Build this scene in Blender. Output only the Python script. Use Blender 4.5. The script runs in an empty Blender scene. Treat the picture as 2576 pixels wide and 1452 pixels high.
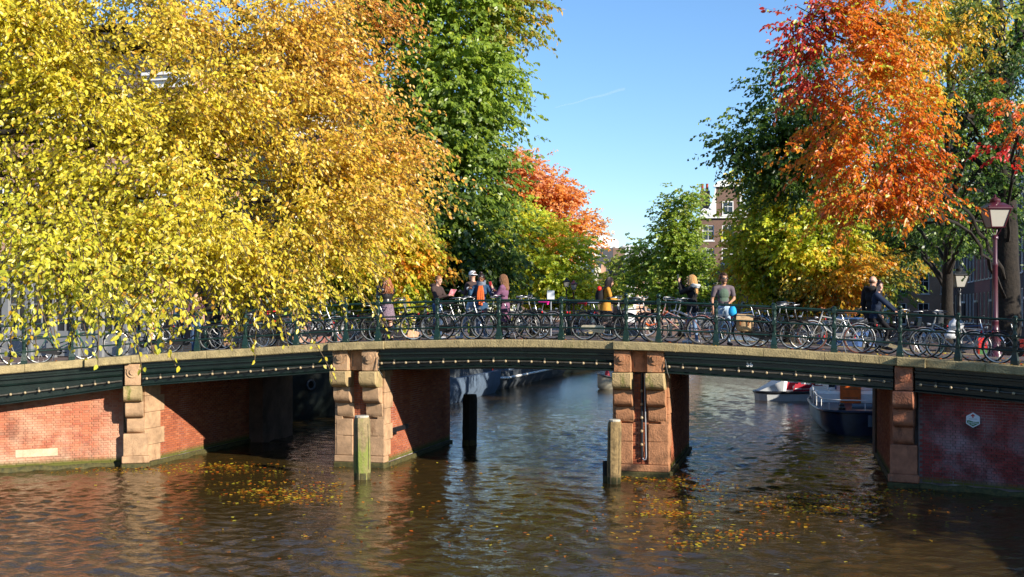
import bpy, bmesh, math, random
import numpy as np
from mathutils import Vector, Matrix, Quaternion

# ------------------------------------------------------------------ camera, world, sun, exposure
rnd = random.Random(7)
rng = np.random.default_rng(7)
SC = bpy.context.scene
COL = SC.collection
PI = math.pi
TH = math.radians(14.0)          # the canal runs along +Y, the camera looks 14 degrees to the left of it
CS, SN = math.cos(TH), math.sin(TH)
CAMZ = 4.07                      # eye height above the water (z = 0)
FPX = 2862.0                     # focal length in units of 1/2576 of the picture width
CX, HY = 1288.0, 790.0

cam_data = bpy.data.cameras.new('camera')
cam_data.sensor_width = 36.0
cam_data.lens = 36.0 * FPX / 2576.0
cam_data.shift_y = (HY - 726.0) / 2576.0
cam_data.clip_start = 0.1
cam_data.clip_end = 4000
cam = bpy.data.objects.new('camera', cam_data)
cam.location = (0, 0, CAMZ)
cam.rotation_euler = (PI / 2, 0, TH)
COL.objects.link(cam)
SC.camera = cam

SUN_D = Vector((-0.85, 0.395, -0.37)).normalized()      # direction the sunlight travels
SUN_EL = math.asin(-SUN_D.z)
SUN_AZ = math.atan2(-SUN_D.x, -SUN_D.y)
world = bpy.data.worlds.new('World')
SC.world = world
world.use_nodes = True
wn, wl = world.node_tree.nodes, world.node_tree.links
wn.clear()
sky = wn.new('ShaderNodeTexSky')
sky.sky_type = 'NISHITA'
sky.sun_disc = False
sky.sun_elevation = SUN_EL
sky.sun_rotation = SUN_AZ
sky.air_density = 1.0
sky.dust_density = 0.0
sky.ozone_density = 2.5
hs = wn.new('ShaderNodeHueSaturation')
hs.inputs['Hue'].default_value = 0.495
hs.inputs['Saturation'].default_value = 1.06
hs.inputs['Value'].default_value = 1.0
bgn = wn.new('ShaderNodeBackground')
bgn.inputs['Strength'].default_value = 0.100
wo = wn.new('ShaderNodeOutputWorld')
tint = wn.new('ShaderNodeMix'); tint.data_type = 'RGBA'; tint.blend_type = 'MULTIPLY'; tint.inputs[0].default_value = 1.0
tint.inputs[7].default_value = (0.90, 0.97, 1.16, 1)
wl.new(sky.outputs[0], tint.inputs[6])
wl.new(tint.outputs[2], hs.inputs['Color'])
wl.new(hs.outputs[0], bgn.inputs['Color'])
wl.new(bgn.outputs[0], wo.inputs['Surface'])

sun_data = bpy.data.lights.new('sun', 'SUN')
sun_data.energy = 5.0
sun_data.angle = math.radians(0.5)
sun_data.color = (1.0, 0.915, 0.78)
sun = bpy.data.objects.new('sun', sun_data)
sun.rotation_euler = SUN_D.to_track_quat('-Z', 'Y').to_euler()
sun.location = (30, -20, 40)
COL.objects.link(sun)

SC.view_settings.view_transform = 'Standard'
SC.view_settings.look = 'None'
SC.view_settings.gamma = 1.0
SC.view_settings.exposure = 0.9
SC.view_settings.use_curve_mapping = False
SC.render.engine = 'CYCLES'
SC.cycles.max_bounces = 8
SC.cycles.transparent_max_bounces = 8
SC.cycles.caustics_reflective = False
SC.cycles.caustics_refractive = False

# ------------------------------------------------------------------ small helpers
def V(*a):
    return Vector(a)

def at(px, py, D):
    """A point of the place from its position in the photograph (2576 units wide) and its distance."""
    lat = (px - CX) / FPX * D
    return Vector((CS * lat - SN * D, SN * lat + CS * D, CAMZ - (py - HY) / FPX * D))

def atz(px, D, z):
    p = at(px, HY, D)
    p.z = z
    return p

def proj(p):
    dx, dy = p[0], p[1]
    lat, dep = CS * dx + SN * dy, -SN * dx + CS * dy
    return CX + lat / dep * FPX, HY - (p[2] - CAMZ) / dep * FPX, dep

def lerp(a, b, t):
    return a + (b - a) * t

def interp(x, xs, ys):
    return float(np.interp(x, xs, ys))

class MB:
    """Collects verts and faces, then links them as one mesh object."""
    def __init__(self):
        self.v, self.f, self.m, self.mi, self.col = [], [], [], 0, None
    def add(self, vs, fs):
        o = len(self.v)
        self.v.extend([tuple(p) for p in vs])
        for f in fs:
            self.f.append(tuple(i + o for i in f))
            self.m.append(self.mi)
        return self
    def box(self, c, s, M=None, ch=0.0):
        x, y, z = s[0] / 2, s[1] / 2, s[2] / 2
        c = Vector(c)
        if ch <= 0:
            vs = [Vector((i * x, j * y, k * z)) for i in (-1, 1) for j in (-1, 1) for k in (-1, 1)]
            fs = [(0, 1, 3, 2), (4, 6, 7, 5), (0, 4, 5, 1), (2, 3, 7, 6), (0, 2, 6, 4), (1, 5, 7, 3)]
        else:
            ch = min(ch, x * .9, y * .9, z * .9)
            vs, idx = [], {}
            for i in (-1, 1):
                for j in (-1, 1):
                    for k in (-1, 1):
                        for ax in range(3):
                            p = [i * x, j * y, k * z]
                            for b in range(3):
                                if b != ax:
                                    p[b] -= (i, j, k)[b] * ch
                            idx[(i, j, k, ax)] = len(vs)
                            vs.append(Vector(p))
            fs = []
            R = [(-1, -1), (1, -1), (1, 1), (-1, 1)]
            for ax in range(3):
                b, d = (ax + 1) % 3, (ax + 2) % 3
                for sgn in (-1, 1):
                    q = []
                    for u, w in R:
                        k = [0, 0, 0]; k[ax] = sgn; k[b] = u; k[d] = w
                        q.append(idx[(k[0], k[1], k[2], ax)])
                    fs.append(tuple(q) if sgn > 0 else tuple(reversed(q)))
            for ax in range(3):
                b, d = (ax + 1) % 3, (ax + 2) % 3
                for u in (-1, 1):
                    for w in (-1, 1):
                        k0 = [0, 0, 0]; k0[b] = u; k0[d] = w
                        k1 = list(k0); k0[ax] = -1; k1[ax] = 1
                        q = [idx[(*k0, b)], idx[(*k1, b)], idx[(*k1, d)], idx[(*k0, d)]]
                        fs.append(tuple(q) if u * w < 0 else tuple(reversed(q)))
            for i in (-1, 1):
                for j in (-1, 1):
                    for k in (-1, 1):
                        q = [idx[(i, j, k, a)] for a in range(3)]
                        fs.append(tuple(q) if i * j * k > 0 else tuple(reversed(q)))
        if M is not None:
            vs = [M @ p for p in vs]
        return self.add([p + c for p in vs], fs)
    def tube(self, pts, r, n=8, caps=True, closed=False):
        pts = [Vector(p) for p in pts]
        N = len(pts)
        rs = r if isinstance(r, (list, tuple)) else [r] * N
        vs, fs = [], []
        up = None
        for i, p in enumerate(pts):
            if closed:
                t = pts[(i + 1) % N] - pts[i - 1]
            else:
                t = pts[min(i + 1, N - 1)] - pts[max(i - 1, 0)]
            if t.length < 1e-9:
                t = Vector((0, 0, 1))
            t.normalize()
            if up is None:
                up = t.cross(Vector((0.12, 0.97, 0.2)))
                if up.length < 0.1:
                    up = t.cross(Vector((1, 0, 0)))
            up = up - t * up.dot(t)
            up.normalize()
            w = t.cross(up)
            for k in range(n):
                a = 2 * PI * k / n
                vs.append(p + (up * math.cos(a) + w * math.sin(a)) * rs[i])
        last = N if closed else N - 1
        for i in range(last):
            j = (i + 1) % N
            for k in range(n):
                l = (k + 1) % n
                fs.append((i * n + k, i * n + l, j * n + l, j * n + k))
        if caps and not closed:
            fs.append(tuple(reversed(range(n))))
            fs.append(tuple((N - 1) * n + k for k in range(n)))
        return self.add(vs, fs)
    def lathe(self, prof, n=16, M=None, squash=(1, 1)):
        vs, fs = [], []
        for r, z in prof:
            for k in range(n):
                a = 2 * PI * (k + .5) / n
                p = Vector((r * math.cos(a) * squash[0], r * math.sin(a) * squash[1], z))
                vs.append(M @ p if M is not None else p)
        for i in range(len(prof) - 1):
            for k in range(n):
                l = (k + 1) % n
                fs.append((i * n + k, i * n + l, (i + 1) * n + l, (i + 1) * n + k))
        fs.append(tuple(reversed(range(n))))
        fs.append(tuple((len(prof) - 1) * n + k for k in range(n)))
        return self.add(vs, fs)
    def ball(self, c, r, n=10, M=None):
        c = Vector(c)
        r = r if isinstance(r, (tuple, list)) else (r, r, r)
        m = max(4, n // 2 + 1)
        vs, fs = [], []
        for i in range(m + 1):
            ph = PI * i / m
            for k in range(n):
                a = 2 * PI * k / n
                p = Vector((r[0] * math.sin(ph) * math.cos(a), r[1] * math.sin(ph) * math.sin(a), -r[2] * math.cos(ph)))
                vs.append((M @ p if M is not None else p) + c)
        for i in range(m):
            for k in range(n):
                l = (k + 1) % n
                fs.append((i * n + k, i * n + l, (i + 1) * n + l, (i + 1) * n + k))
        return self.add(vs, fs)
    def prism(self, poly, y0, y1, M=None):
        """A polygon in x,z pushed along y."""
        n = len(poly)
        vs = [Vector((x, y0, z)) for x, z in poly] + [Vector((x, y1, z)) for x, z in poly]
        if M is not None:
            vs = [M @ p for p in vs]
        fs = [tuple(range(n)), tuple(reversed(range(n, 2 * n)))]
        for i in range(n):
            j = (i + 1) % n
            fs.append((i, i + n, j + n, j))
        return self.add(vs, fs)
    def loft(self, rings, close=True, caps=True):
        n = len(rings[0])
        vs = [p for r in rings for p in r]
        fs = []
        for i in range(len(rings) - 1):
            for k in range(n if close else n - 1):
                l = (k + 1) % n
                fs.append((i * n + k, i * n + l, (i + 1) * n + l, (i + 1) * n + k))
        if caps and close:
            fs.append(tuple(reversed(range(n))))
            fs.append(tuple((len(rings) - 1) * n + k for k in range(n)))
        return self.add(vs, fs)
    def mesh(self, name, mats, smooth=None):
        me = bpy.data.meshes.new(name)
        me.from_pydata(self.v, [], self.f)
        mats = mats if isinstance(mats, (list, tuple)) else [mats]
        for m in mats:
            me.materials.append(m)
        if len(mats) > 1:
            me.polygons.foreach_set('material_index', self.m)
        me.validate()
        bm = bmesh.new(); bm.from_mesh(me)
        bmesh.ops.recalc_face_normals(bm, faces=bm.faces)
        bm.to_mesh(me); bm.free()
        if smooth is not None:
            me.polygons.foreach_set('use_smooth', [True] * len(me.polygons))
            me.set_sharp_from_angle(angle=math.radians(smooth))
        return me
    def build(self, name, mats, parent=None, smooth=None, loc=None):
        return link(name, self.mesh(name, mats, smooth), parent, loc)

def link(name, data, parent=None, loc=None):
    o = bpy.data.objects.new(name, data)
    COL.objects.link(o)
    if parent is not None:
        o.parent = parent
    if loc is not None:
        o.location = loc
    return o

def tag(o, label=None, cat=None, group=None, kind=None):
    for k, v in (('label', label), ('category', cat), ('group', group), ('kind', kind)):
        if v:
            o[k] = v
    return o

def empty(name, label=None, cat=None, loc=(0, 0, 0), rz=0.0, group=None):
    o = link(name, None)
    o.empty_display_size = 0.2
    o.location = loc
    o.rotation_euler = (0, 0, rz)
    return tag(o, label, cat, group)

def copy_tree(o, parent=None):
    c = o.copy()
    COL.objects.link(c)
    if parent is not None:
        c.parent = parent
    for ch in list(o.children):
        copy_tree(ch, c)
    return c

def basis(t, up=Vector((0, 0, 1))):
    """Rotation whose x runs along t (level), y to its left, z up."""
    t = Vector(t); t.normalize()
    y = up.cross(t); y.normalize()
    z = t.cross(y)
    return Matrix((t, y, z)).transposed()

# ------------------------------------------------------------------ materials
def newmat(name):
    m = bpy.data.materials.new(name)
    m.use_nodes = True
    nt = m.node_tree
    nt.nodes.clear()
    return m, nt.nodes, nt.links

def pmat(name, col, rough=0.6, metal=0.0, spec=0.4, var=0.0, vscale=6.0, col2=None, bump=0.0, bscale=40.0, detail=6.0, coords='Object', stain=None, coat=0.0):
    """Principled material, two tones mixed by noise, noise bump, optional stain (colour, scale, threshold)."""
    m, n, l = newmat(name)
    out = n.new('ShaderNodeOutputMaterial')
    b = n.new('ShaderNodeBsdfPrincipled')
    l.new(b.outputs[0], out.inputs[0])
    b.inputs['Base Color'].default_value = (*col, 1)
    b.inputs['Roughness'].default_value = rough
    b.inputs['Metallic'].default_value = metal
    b.inputs['Specular IOR Level'].default_value = spec
    b.inputs['Coat Weight'].default_value = coat
    if var or col2 or bump or stain:
        if coords == 'World':
            tc = n.new('ShaderNodeNewGeometry'); co = tc.outputs['Position']
        else:
            tc = n.new('ShaderNodeTexCoord'); co = tc.outputs[coords]
        cur = None
        if var or col2:
            nz = n.new('ShaderNodeTexNoise')
            nz.inputs['Scale'].default_value = vscale
            nz.inputs['Detail'].default_value = detail
            nz.inputs['Roughness'].default_value = 0.65
            l.new(co, nz.inputs['Vector'])
            rp = n.new('ShaderNodeValToRGB')
            c2 = col2 or tuple(min(1, c * (1 + var)) for c in col)
            c1 = col if col2 else tuple(c * (1 - var) for c in col)
            rp.color_ramp.elements[0].color = (*c1, 1)
            rp.color_ramp.elements[1].color = (*c2, 1)
            rp.color_ramp.elements[0].position = 0.34
            rp.color_ramp.elements[1].position = 0.68
            l.new(nz.outputs[0], rp.inputs[0])
            cur = rp.outputs[0]
        if stain:
            for sc_, ss, th in ([stain] if not isinstance(stain, list) else stain):
                nz2 = n.new('ShaderNodeTexNoise')
                nz2.inputs['Scale'].default_value = ss
                nz2.inputs['Detail'].default_value = 8
                nz2.inputs['Roughness'].default_value = 0.7
                if coords == 'World':
                    mp2 = n.new('ShaderNodeMapping'); mp2.inputs['Scale'].default_value = (1, 1, .38)
                    l.new(co, mp2.inputs[0]); l.new(mp2.outputs[0], nz2.inputs['Vector'])
                else:
                    l.new(co, nz2.inputs['Vector'])
                r2 = n.new('ShaderNodeValToRGB')
                r2.color_ramp.elements[0].position = th
                r2.color_ramp.elements[1].position = min(1, th + 0.13)
                l.new(nz2.outputs[0], r2.inputs[0])
                mx = n.new('ShaderNodeMix'); mx.data_type = 'RGBA'
                l.new(r2.outputs[0], mx.inputs[0])
                if cur is not None:
                    l.new(cur, mx.inputs[6])
                else:
                    mx.inputs[6].default_value = (*col, 1)
                mx.inputs[7].default_value = (*sc_, 1)
                cur = mx.outputs[2]
        if cur is not None:
            l.new(cur, b.inputs['Base Color'])
        if bump:
            nb = n.new('ShaderNodeTexNoise')
            nb.inputs['Scale'].default_value = bscale
            nb.inputs['Detail'].default_value = 5
            l.new(co, nb.inputs['Vector'])
            bp = n.new('ShaderNodeBump')
            bp.inputs['Strength'].default_value = bump
            bp.inputs['Distance'].default_value = 0.02
            l.new(nb.outputs[0], bp.inputs['Height'])
            l.new(bp.outputs[0], b.inputs['Normal'])
    return m

def leafmat(name, trans=0.56):
    m, n, l = newmat(name)
    out = n.new('ShaderNodeOutputMaterial')
    a = n.new('ShaderNodeAttribute'); a.attribute_name = 'leafcol'
    d = n.new('ShaderNodeBsdfDiffuse'); t = n.new('ShaderNodeBsdfTranslucent')
    g = n.new('ShaderNodeBsdfGlossy'); g.inputs['Roughness'].default_value = 0.42
    g.inputs['Color'].default_value = (1, 1, 1, 1)
    mx = n.new('ShaderNodeMixShader'); mx.inputs[0].default_value = trans
    m2 = n.new('ShaderNodeMixShader'); m2.inputs[0].default_value = 0.035
    l.new(a.outputs['Color'], d.inputs['Color']); l.new(a.outputs['Color'], t.inputs['Color'])
    l.new(d.outputs[0], mx.inputs[1]); l.new(t.outputs[0], mx.inputs[2])
    l.new(mx.outputs[0], m2.inputs[1]); l.new(g.outputs[0], m2.inputs[2])
    l.new(m2.outputs[0], out.inputs[0])
    return m

def brickmat(name, cols, lime, lime_lo, lime_scale, rough=0.85, attr=False, moss=True, dark=None):
    """One brick's colour from a per-brick random, with lime bloom, soot and algae near the water by world position."""
    m, n, l = newmat(name)
    out = n.new('ShaderNodeOutputMaterial')
    b = n.new('ShaderNodeBsdfPrincipled'); l.new(b.outputs[0], out.inputs[0])
    b.inputs['Roughness'].default_value = rough
    b.inputs['Specular IOR Level'].default_value = 0.25
    geo = n.new('ShaderNodeNewGeometry')
    if attr:
        a = n.new('ShaderNodeAttribute'); a.attribute_name = 'bc'; src = a.outputs['Fac']
    else:
        a = n.new('ShaderNodeObjectInfo'); src = a.outputs['Random']
    rp = n.new('ShaderNodeValToRGB')
    while len(rp.color_ramp.elements) < len(cols):
        rp.color_ramp.elements.new(0.5)
    for i, c in enumerate(cols):
        rp.color_ramp.elements[i].position = i / (len(cols) - 1)
        rp.color_ramp.elements[i].color = (*c, 1)
    l.new(src, rp.inputs[0])
    cur = rp.outputs[0]
    def layer(cur, col, scale, lo, hi, amount=1.0, zmul=None):
        nz = n.new('ShaderNodeTexNoise')
        nz.inputs['Scale'].default_value = scale; nz.inputs['Detail'].default_value = 9; nz.inputs['Roughness'].default_value = 0.68
        l.new(geo.outputs['Position'], nz.inputs['Vector'])
        r = n.new('ShaderNodeMapRange'); r.inputs[1].default_value = lo; r.inputs[2].default_value = hi; r.inputs[4].default_value = amount
        l.new(nz.outputs[0], r.inputs[0])
        fac = r.outputs[0]
        if zmul:
            sx = n.new('ShaderNodeSeparateXYZ'); l.new(geo.outputs['Position'], sx.inputs[0])
            mr = n.new('ShaderNodeMapRange'); mr.inputs[1].default_value = zmul[0]; mr.inputs[2].default_value = zmul[1]; mr.inputs[3].default_value = zmul[2]; mr.inputs[4].default_value = zmul[3]
            l.new(sx.outputs['Z'], mr.inputs[0])
            mm = n.new('ShaderNodeMath'); mm.operation = 'MULTIPLY'; mm.use_clamp = True
            l.new(fac, mm.inputs[0]); l.new(mr.outputs[0], mm.inputs[1]); fac = mm.outputs[0]
        mx = n.new('ShaderNodeMix'); mx.data_type = 'RGBA'
        l.new(fac, mx.inputs[0]); l.new(cur, mx.inputs[6]); mx.inputs[7].default_value = (*col, 1)
        return mx.outputs[2]
    cur = layer(cur, lime, lime_scale, lime_lo, lime_lo + 0.18, 0.74, (0.1, 2.3, 1.35, 0.25))
    if dark:
        cur = layer(cur, dark, 0.9, 0.52, 0.66, 0.8)
    if moss:
        cur = layer(cur, (0.10, 0.10, 0.02), 7.0, 0.1, 0.45, 1.0, (0.12, 0.30, 1.4, 0.0))
        cur = layer(cur, (0.02, 0.022, 0.008), 9.0, 0.1, 0.4, 1.0, (0.03, 0.12, 1.3, 0.0))
    l.new(cur, b.inputs['Base Color'])
    nb = n.new('ShaderNodeTexNoise'); nb.inputs['Scale'].default_value = 55; nb.inputs['Detail'].default_value = 4
    l.new(geo.outputs['Position'], nb.inputs['Vector'])
    bp = n.new('ShaderNodeBump'); bp.inputs['Strength'].default_value = 0.5; bp.inputs['Distance'].default_value = 0.012
    l.new(nb.outputs[0], bp.inputs['Height']); l.new(bp.outputs[0], b.inputs['Normal'])
    return m

def wallbrick(name, c1, c2, mortar, scale=1.0):
    """Far house fronts: courses too small to pick apart."""
    m, n, l = newmat(name)
    out = n.new('ShaderNodeOutputMaterial')
    b = n.new('ShaderNodeBsdfPrincipled'); l.new(b.outputs[0], out.inputs[0])
    b.inputs['Roughness'].default_value = 0.88
    tc = n.new('ShaderNodeTexCoord')
    mp = n.new('ShaderNodeMapping'); mp.inputs['Rotation'].default_value = (PI / 2, 0, 0)
    l.new(tc.outputs['Object'], mp.inputs[0])
    br = n.new('ShaderNodeTexBrick')
    br.inputs['Scale'].default_value = scale
    br.inputs['Color1'].default_value = (*c1, 1); br.inputs['Color2'].default_value = (*c2, 1); br.inputs['Mortar'].default_value = (*mortar, 1)
    br.inputs['Brick Width'].default_value = 0.22; br.inputs['Row Height'].default_value = 0.07; br.inputs['Mortar Size'].default_value = 0.008
    l.new(mp.outputs[0], br.inputs[0])
    nz = n.new('ShaderNodeTexNoise'); nz.inputs['Scale'].default_value = 0.6; nz.inputs['Detail'].default_value = 6
    l.new(tc.outputs['Object'], nz.inputs['Vector'])
    mr = n.new('ShaderNodeMapRange'); mr.inputs[3].default_value = 0.7; mr.inputs[4].default_value = 1.25
    l.new(nz.outputs[0], mr.inputs[0])
    mx = n.new('ShaderNodeMix'); mx.data_type = 'RGBA'; mx.blend_type = 'MULTIPLY'; mx.inputs[0].default_value = 1
    l.new(br.outputs[0], mx.inputs[6]); l.new(mr.outputs[0], mx.inputs[7])
    l.new(mx.outputs[2], b.inputs['Base Color'])
    bp = n.new('ShaderNodeBump'); bp.inputs['Strength'].default_value = 0.4; bp.inputs['Distance'].default_value = 0.01
    l.new(br.outputs['Fac'], bp.inputs['Height']); bp.invert = True
    l.new(bp.outputs[0], b.inputs['Normal'])
    return m

M = {}
M['coping'] = pmat('coping_sandstone', (0.30, 0.235, 0.115), 0.9, var=0.28, vscale=5, bump=1.0, bscale=28, coords='World',
                   stain=[((0.13, 0.12, 0.035), 2.2, 0.60), ((0.16, 0.12, 0.07), 7.0, 0.62)])
M['sandstone'] = pmat('pier_sandstone', (0.40, 0.25, 0.14), 0.88, var=0.3, vscale=3.5, bump=0.6, bscale=34, coords='World',
                      stain=[((0.20, 0.11, 0.055), 3.1, 0.56), ((0.34, 0.25, 0.13), 1.7, 0.60), ((0.11, 0.075, 0.045), 9.0, 0.64)])
M['redstone'] = pmat('red_sandstone', (0.36, 0.135, 0.07), 0.88, var=0.3, vscale=3.5, bump=0.9, bscale=24, coords='World', stain=[((0.12, 0.05, 0.03), 3.1, 0.55), ((0.34, 0.22, 0.14), 1.7, 0.60)])
M['brownstone'] = pmat('brown_sandstone', (0.37, 0.17, 0.08), 0.88, var=0.3, vscale=3.5, bump=0.9, bscale=24, coords='World', stain=[((0.17, 0.08, 0.035), 3.1, 0.54), ((0.34, 0.24, 0.13), 1.7, 0.60)])
M['mossstone'] = pmat('mossy_sandstone', (0.38, 0.27, 0.13), 0.9, var=0.25, vscale=4, bump=1.0, bscale=26, coords='World',
                      stain=[((0.13, 0.14, 0.025), 3.3, 0.52), ((0.05, 0.05, 0.015), 6.0, 0.60)])
M['algae'] = pmat('algae_stone', (0.030, 0.032, 0.010), 0.8, var=0.5, vscale=9, bump=0.8, bscale=30, coords='World', col2=(0.10, 0.08, 0.022))
M['girder'] = pmat('green_girder_paint', (0.0045, 0.0105, 0.008), 0.28, var=0.35, vscale=3, bump=0.12, bscale=14, coords='World', stain=((0.05, 0.05, 0.035), 8, 0.66))
M['railing'] = pmat('green_railing_paint', (0.008, 0.025, 0.019), 0.28, var=0.3, vscale=9, bump=0.15, bscale=40, coords='World', stain=((0.14, 0.055, 0.02), 9, 0.68))
M['conduit'] = pmat('dark_conduit', (0.05, 0.045, 0.035), 0.45, var=0.4, vscale=12)
M['bulb'] = pmat('frosted_bulb', (0.34, 0.26, 0.15), 0.25, var=0.15, vscale=10)
M['mortar'] = pmat('mortar', (0.40, 0.33, 0.24), 0.95, var=0.25, vscale=4, coords='World', bump=0.5, bscale=60)
M['mortar_dark'] = pmat('dark_mortar', (0.15, 0.11, 0.10), 0.95, var=0.45, vscale=2.0, coords='World', stain=((0.42, 0.38, 0.38), 0.8, 0.52))
M['asphalt'] = pmat('deck_clinker_paving', (0.10, 0.075, 0.07), 0.9, var=0.3, vscale=3, bump=0.5, bscale=18, coords='World')
M['street'] = pmat('street_clinker_paving', (0.13, 0.085, 0.07), 0.9, var=0.3, vscale=2, bump=0.5, bscale=15, coords='World')
M['quay'] = pmat('quay_brick', (0.10, 0.06, 0.045), 0.9, var=0.4, vscale=2, bump=0.6, bscale=20, coords='World')
M['bark'] = pmat('elm_bark', (0.020, 0.015, 0.011), 0.95, var=0.45, vscale=7, bump=1.0, bscale=16, coords='World')
M['twig'] = pmat('twig_bark', (0.09, 0.06, 0.035), 0.9)
M['leaf'] = leafmat('leaf')
M['wood_pile'] = pmat('mooring_pile_wood', (0.24, 0.18, 0.09), 0.92, var=0.35, vscale=7, bump=0.9, bscale=22, coords='World',
                      stain=[((0.17, 0.20, 0.04), 2.3, 0.50), ((0.06, 0.05, 0.03), 6, 0.62)])
M['wood_pile2'] = pmat('brown_pile_wood', (0.22, 0.15, 0.065), 0.92, var=0.4, vscale=8, bump=0.9, bscale=22, coords='World', stain=((0.06, 0.045, 0.025), 5, 0.58))
M['pile_top'] = pmat('pale_pile_top', (0.42, 0.38, 0.30), 0.9, var=0.3, vscale=14, bump=0.5)
M['pile_dark'] = pmat('black_pile_wood', (0.018, 0.015, 0.012), 0.8, var=0.4, vscale=8, bump=0.6, bscale=20)
M['white'] = pmat('white_paint', (0.78, 0.77, 0.74), 0.5, var=0.06, vscale=3)
M['cream'] = pmat('cream_paint', (0.62, 0.56, 0.42), 0.55, var=0.08, vscale=3)
M['grey_paint'] = pmat('grey_shopfront_paint', (0.20, 0.205, 0.21), 0.55, var=0.08, vscale=3)
M['glass'] = pmat('window_glass', (0.02, 0.025, 0.03), 0.06, spec=0.7)
M['slate'] = pmat('slate_roof', (0.06, 0.062, 0.07), 0.7, var=0.25, vscale=2, bump=0.4, bscale=8)
M['redtile'] = pmat('red_roof_tiles', (0.30, 0.055, 0.03), 0.8, var=0.25, vscale=3, bump=0.5, bscale=9)
M['darkwall'] = wallbrick('dark_brick_front', (0.055, 0.040, 0.036), (0.08, 0.05, 0.045), (0.10, 0.09, 0.085))
M['brownwall'] = wallbrick('brown_brick_front', (0.15, 0.082, 0.055), (0.19, 0.10, 0.068), (0.22, 0.18, 0.15))
M['redwall'] = wallbrick('red_brick_front', (0.22, 0.06, 0.045), (0.27, 0.075, 0.05), (0.25, 0.17, 0.14))
M['orangewall'] = wallbrick('orange_brick_front', (0.50, 0.24, 0.12), (0.56, 0.28, 0.15), (0.5, 0.4, 0.3))
M['tanwall'] = wallbrick('tan_brick_front', (0.42, 0.22, 0.13), (0.5, 0.27, 0.16), (0.5, 0.42, 0.34))
M['blacksteel'] = pmat('black_enamel', (0.012, 0.012, 0.014), 0.35, spec=0.5)
M['tyre'] = pmat('tyre_rubber', (0.02, 0.02, 0.02), 0.75)
M['tyre_brown'] = pmat('brown_tyre_rubber', (0.16, 0.05, 0.03), 0.75)
M['rim'] = pmat('alloy_rim', (0.62, 0.61, 0.58), 0.3, metal=0.85)
M['chrome'] = pmat('chrome', (0.45, 0.45, 0.45), 0.38, metal=0.9)
M['saddle'] = pmat('black_saddle', (0.02, 0.018, 0.018), 0.5)
M['saddle_brown'] = pmat('tan_leather', (0.30, 0.10, 0.035), 0.5)
M['saddle_pink'] = pmat('pink_saddle_cover', (0.75, 0.02, 0.28), 0.5)
M['saddle_red'] = pmat('red_saddle_cover', (0.60, 0.02, 0.03), 0.5)
M['saddle_blue'] = pmat('grey_blue_saddle', (0.16, 0.20, 0.28), 0.4)
M['creamguard'] = pmat('cream_chain_guard', (0.50, 0.45, 0.33), 0.5, var=0.2, vscale=7)
M['greyguard'] = pmat('grey_chain_guard', (0.22, 0.22, 0.21), 0.5, var=0.2, vscale=7)
M['redlamp'] = pmat('red_reflector', (0.6, 0.015, 0.02), 0.3)
M['orange_chain'] = pmat('orange_lock_sleeve', (0.65, 0.12, 0.02), 0.5)
M['canvas'] = pmat('tan_canvas', (0.47, 0.31, 0.16), 0.9, var=0.2, vscale=14, bump=0.5, bscale=12)
M['skin'] = pmat('fair_skin', (0.52, 0.29, 0.20), 0.5, var=0.06, vscale=20)
M['skin_tan'] = pmat('tanned_skin', (0.42, 0.21, 0.12), 0.5)
M['skin_brown'] = pmat('brown_skin', (0.22, 0.09, 0.045), 0.5)
M['eye'] = pmat('dark_eye', (0.02, 0.015, 0.012), 0.3)
M['lip'] = pmat('lip', (0.35, 0.10, 0.08), 0.5)
M['hair_auburn'] = pmat('auburn_hair', (0.26, 0.085, 0.025), 0.45, var=0.4, vscale=25)
M['hair_brown'] = pmat('brown_hair', (0.085, 0.04, 0.022), 0.5, var=0.35, vscale=25)
M['hair_light'] = pmat('light_brown_hair', (0.22, 0.105, 0.05), 0.5, var=0.3, vscale=25)
M['hair_dark'] = pmat('dark_hair', (0.022, 0.012, 0.010), 0.4, var=0.3, vscale=25)
M['hair_blonde'] = pmat('blonde_hair', (0.52, 0.29, 0.11), 0.5, var=0.3, vscale=25)
M['hair_short'] = pmat('ginger_short_hair', (0.28, 0.13, 0.055), 0.6, var=0.3, vscale=30)
def cloth(name, col, var=0.12, vs=8.0, bump=0.35):
    M[name] = pmat(name, col, 0.85, var=var, vscale=vs, bump=bump, bscale=9, spec=0.2)
cloth('black_cloth', (0.013, 0.012, 0.014)); cloth('charcoal_cloth', (0.04, 0.036, 0.036)); cloth('brown_hoodie', (0.055, 0.035, 0.032))
cloth('navy_cloth', (0.012, 0.020, 0.042)); cloth('denim', (0.14, 0.22, 0.36), 0.2); cloth('light_denim', (0.30, 0.40, 0.50), 0.2); cloth('dark_denim', (0.05, 0.09, 0.17), 0.2)
cloth('purple_coat', (0.17, 0.075, 0.13)); cloth('mustard_knit', (0.44, 0.21, 0.03), 0.2); cloth('plum_shirt', (0.095, 0.04, 0.055)); cloth('grey_tee', (0.12, 0.095, 0.105))
cloth('green_print', (0.085, 0.125, 0.09)); cloth('scarf_grey', (0.15, 0.17, 0.21), 0.3, 20); cloth('orange_scarf', (0.62, 0.12, 0.03), 0.25, 16); cloth('white_cloth', (0.70, 0.70, 0.72)); cloth('floral_dress', (0.17, 0.12, 0.15), 0.8, 38)
cloth('blue_jacket', (0.03, 0.07, 0.13), 0.2); cloth('cyan_bag', (0.02, 0.30, 0.62)); cloth('grey_hood', (0.42, 0.44, 0.44)); cloth('beige_boot', (0.42, 0.24, 0.10))
M['leather'] = pmat('black_leather', (0.022, 0.021, 0.021), 0.32, bump=0.4, bscale=10)
M['shoe_white'] = pmat('white_sneaker', (0.62, 0.60, 0.60), 0.6)
M['shoe_black'] = pmat('black_shoe', (0.016, 0.014, 0.014), 0.5)
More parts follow.
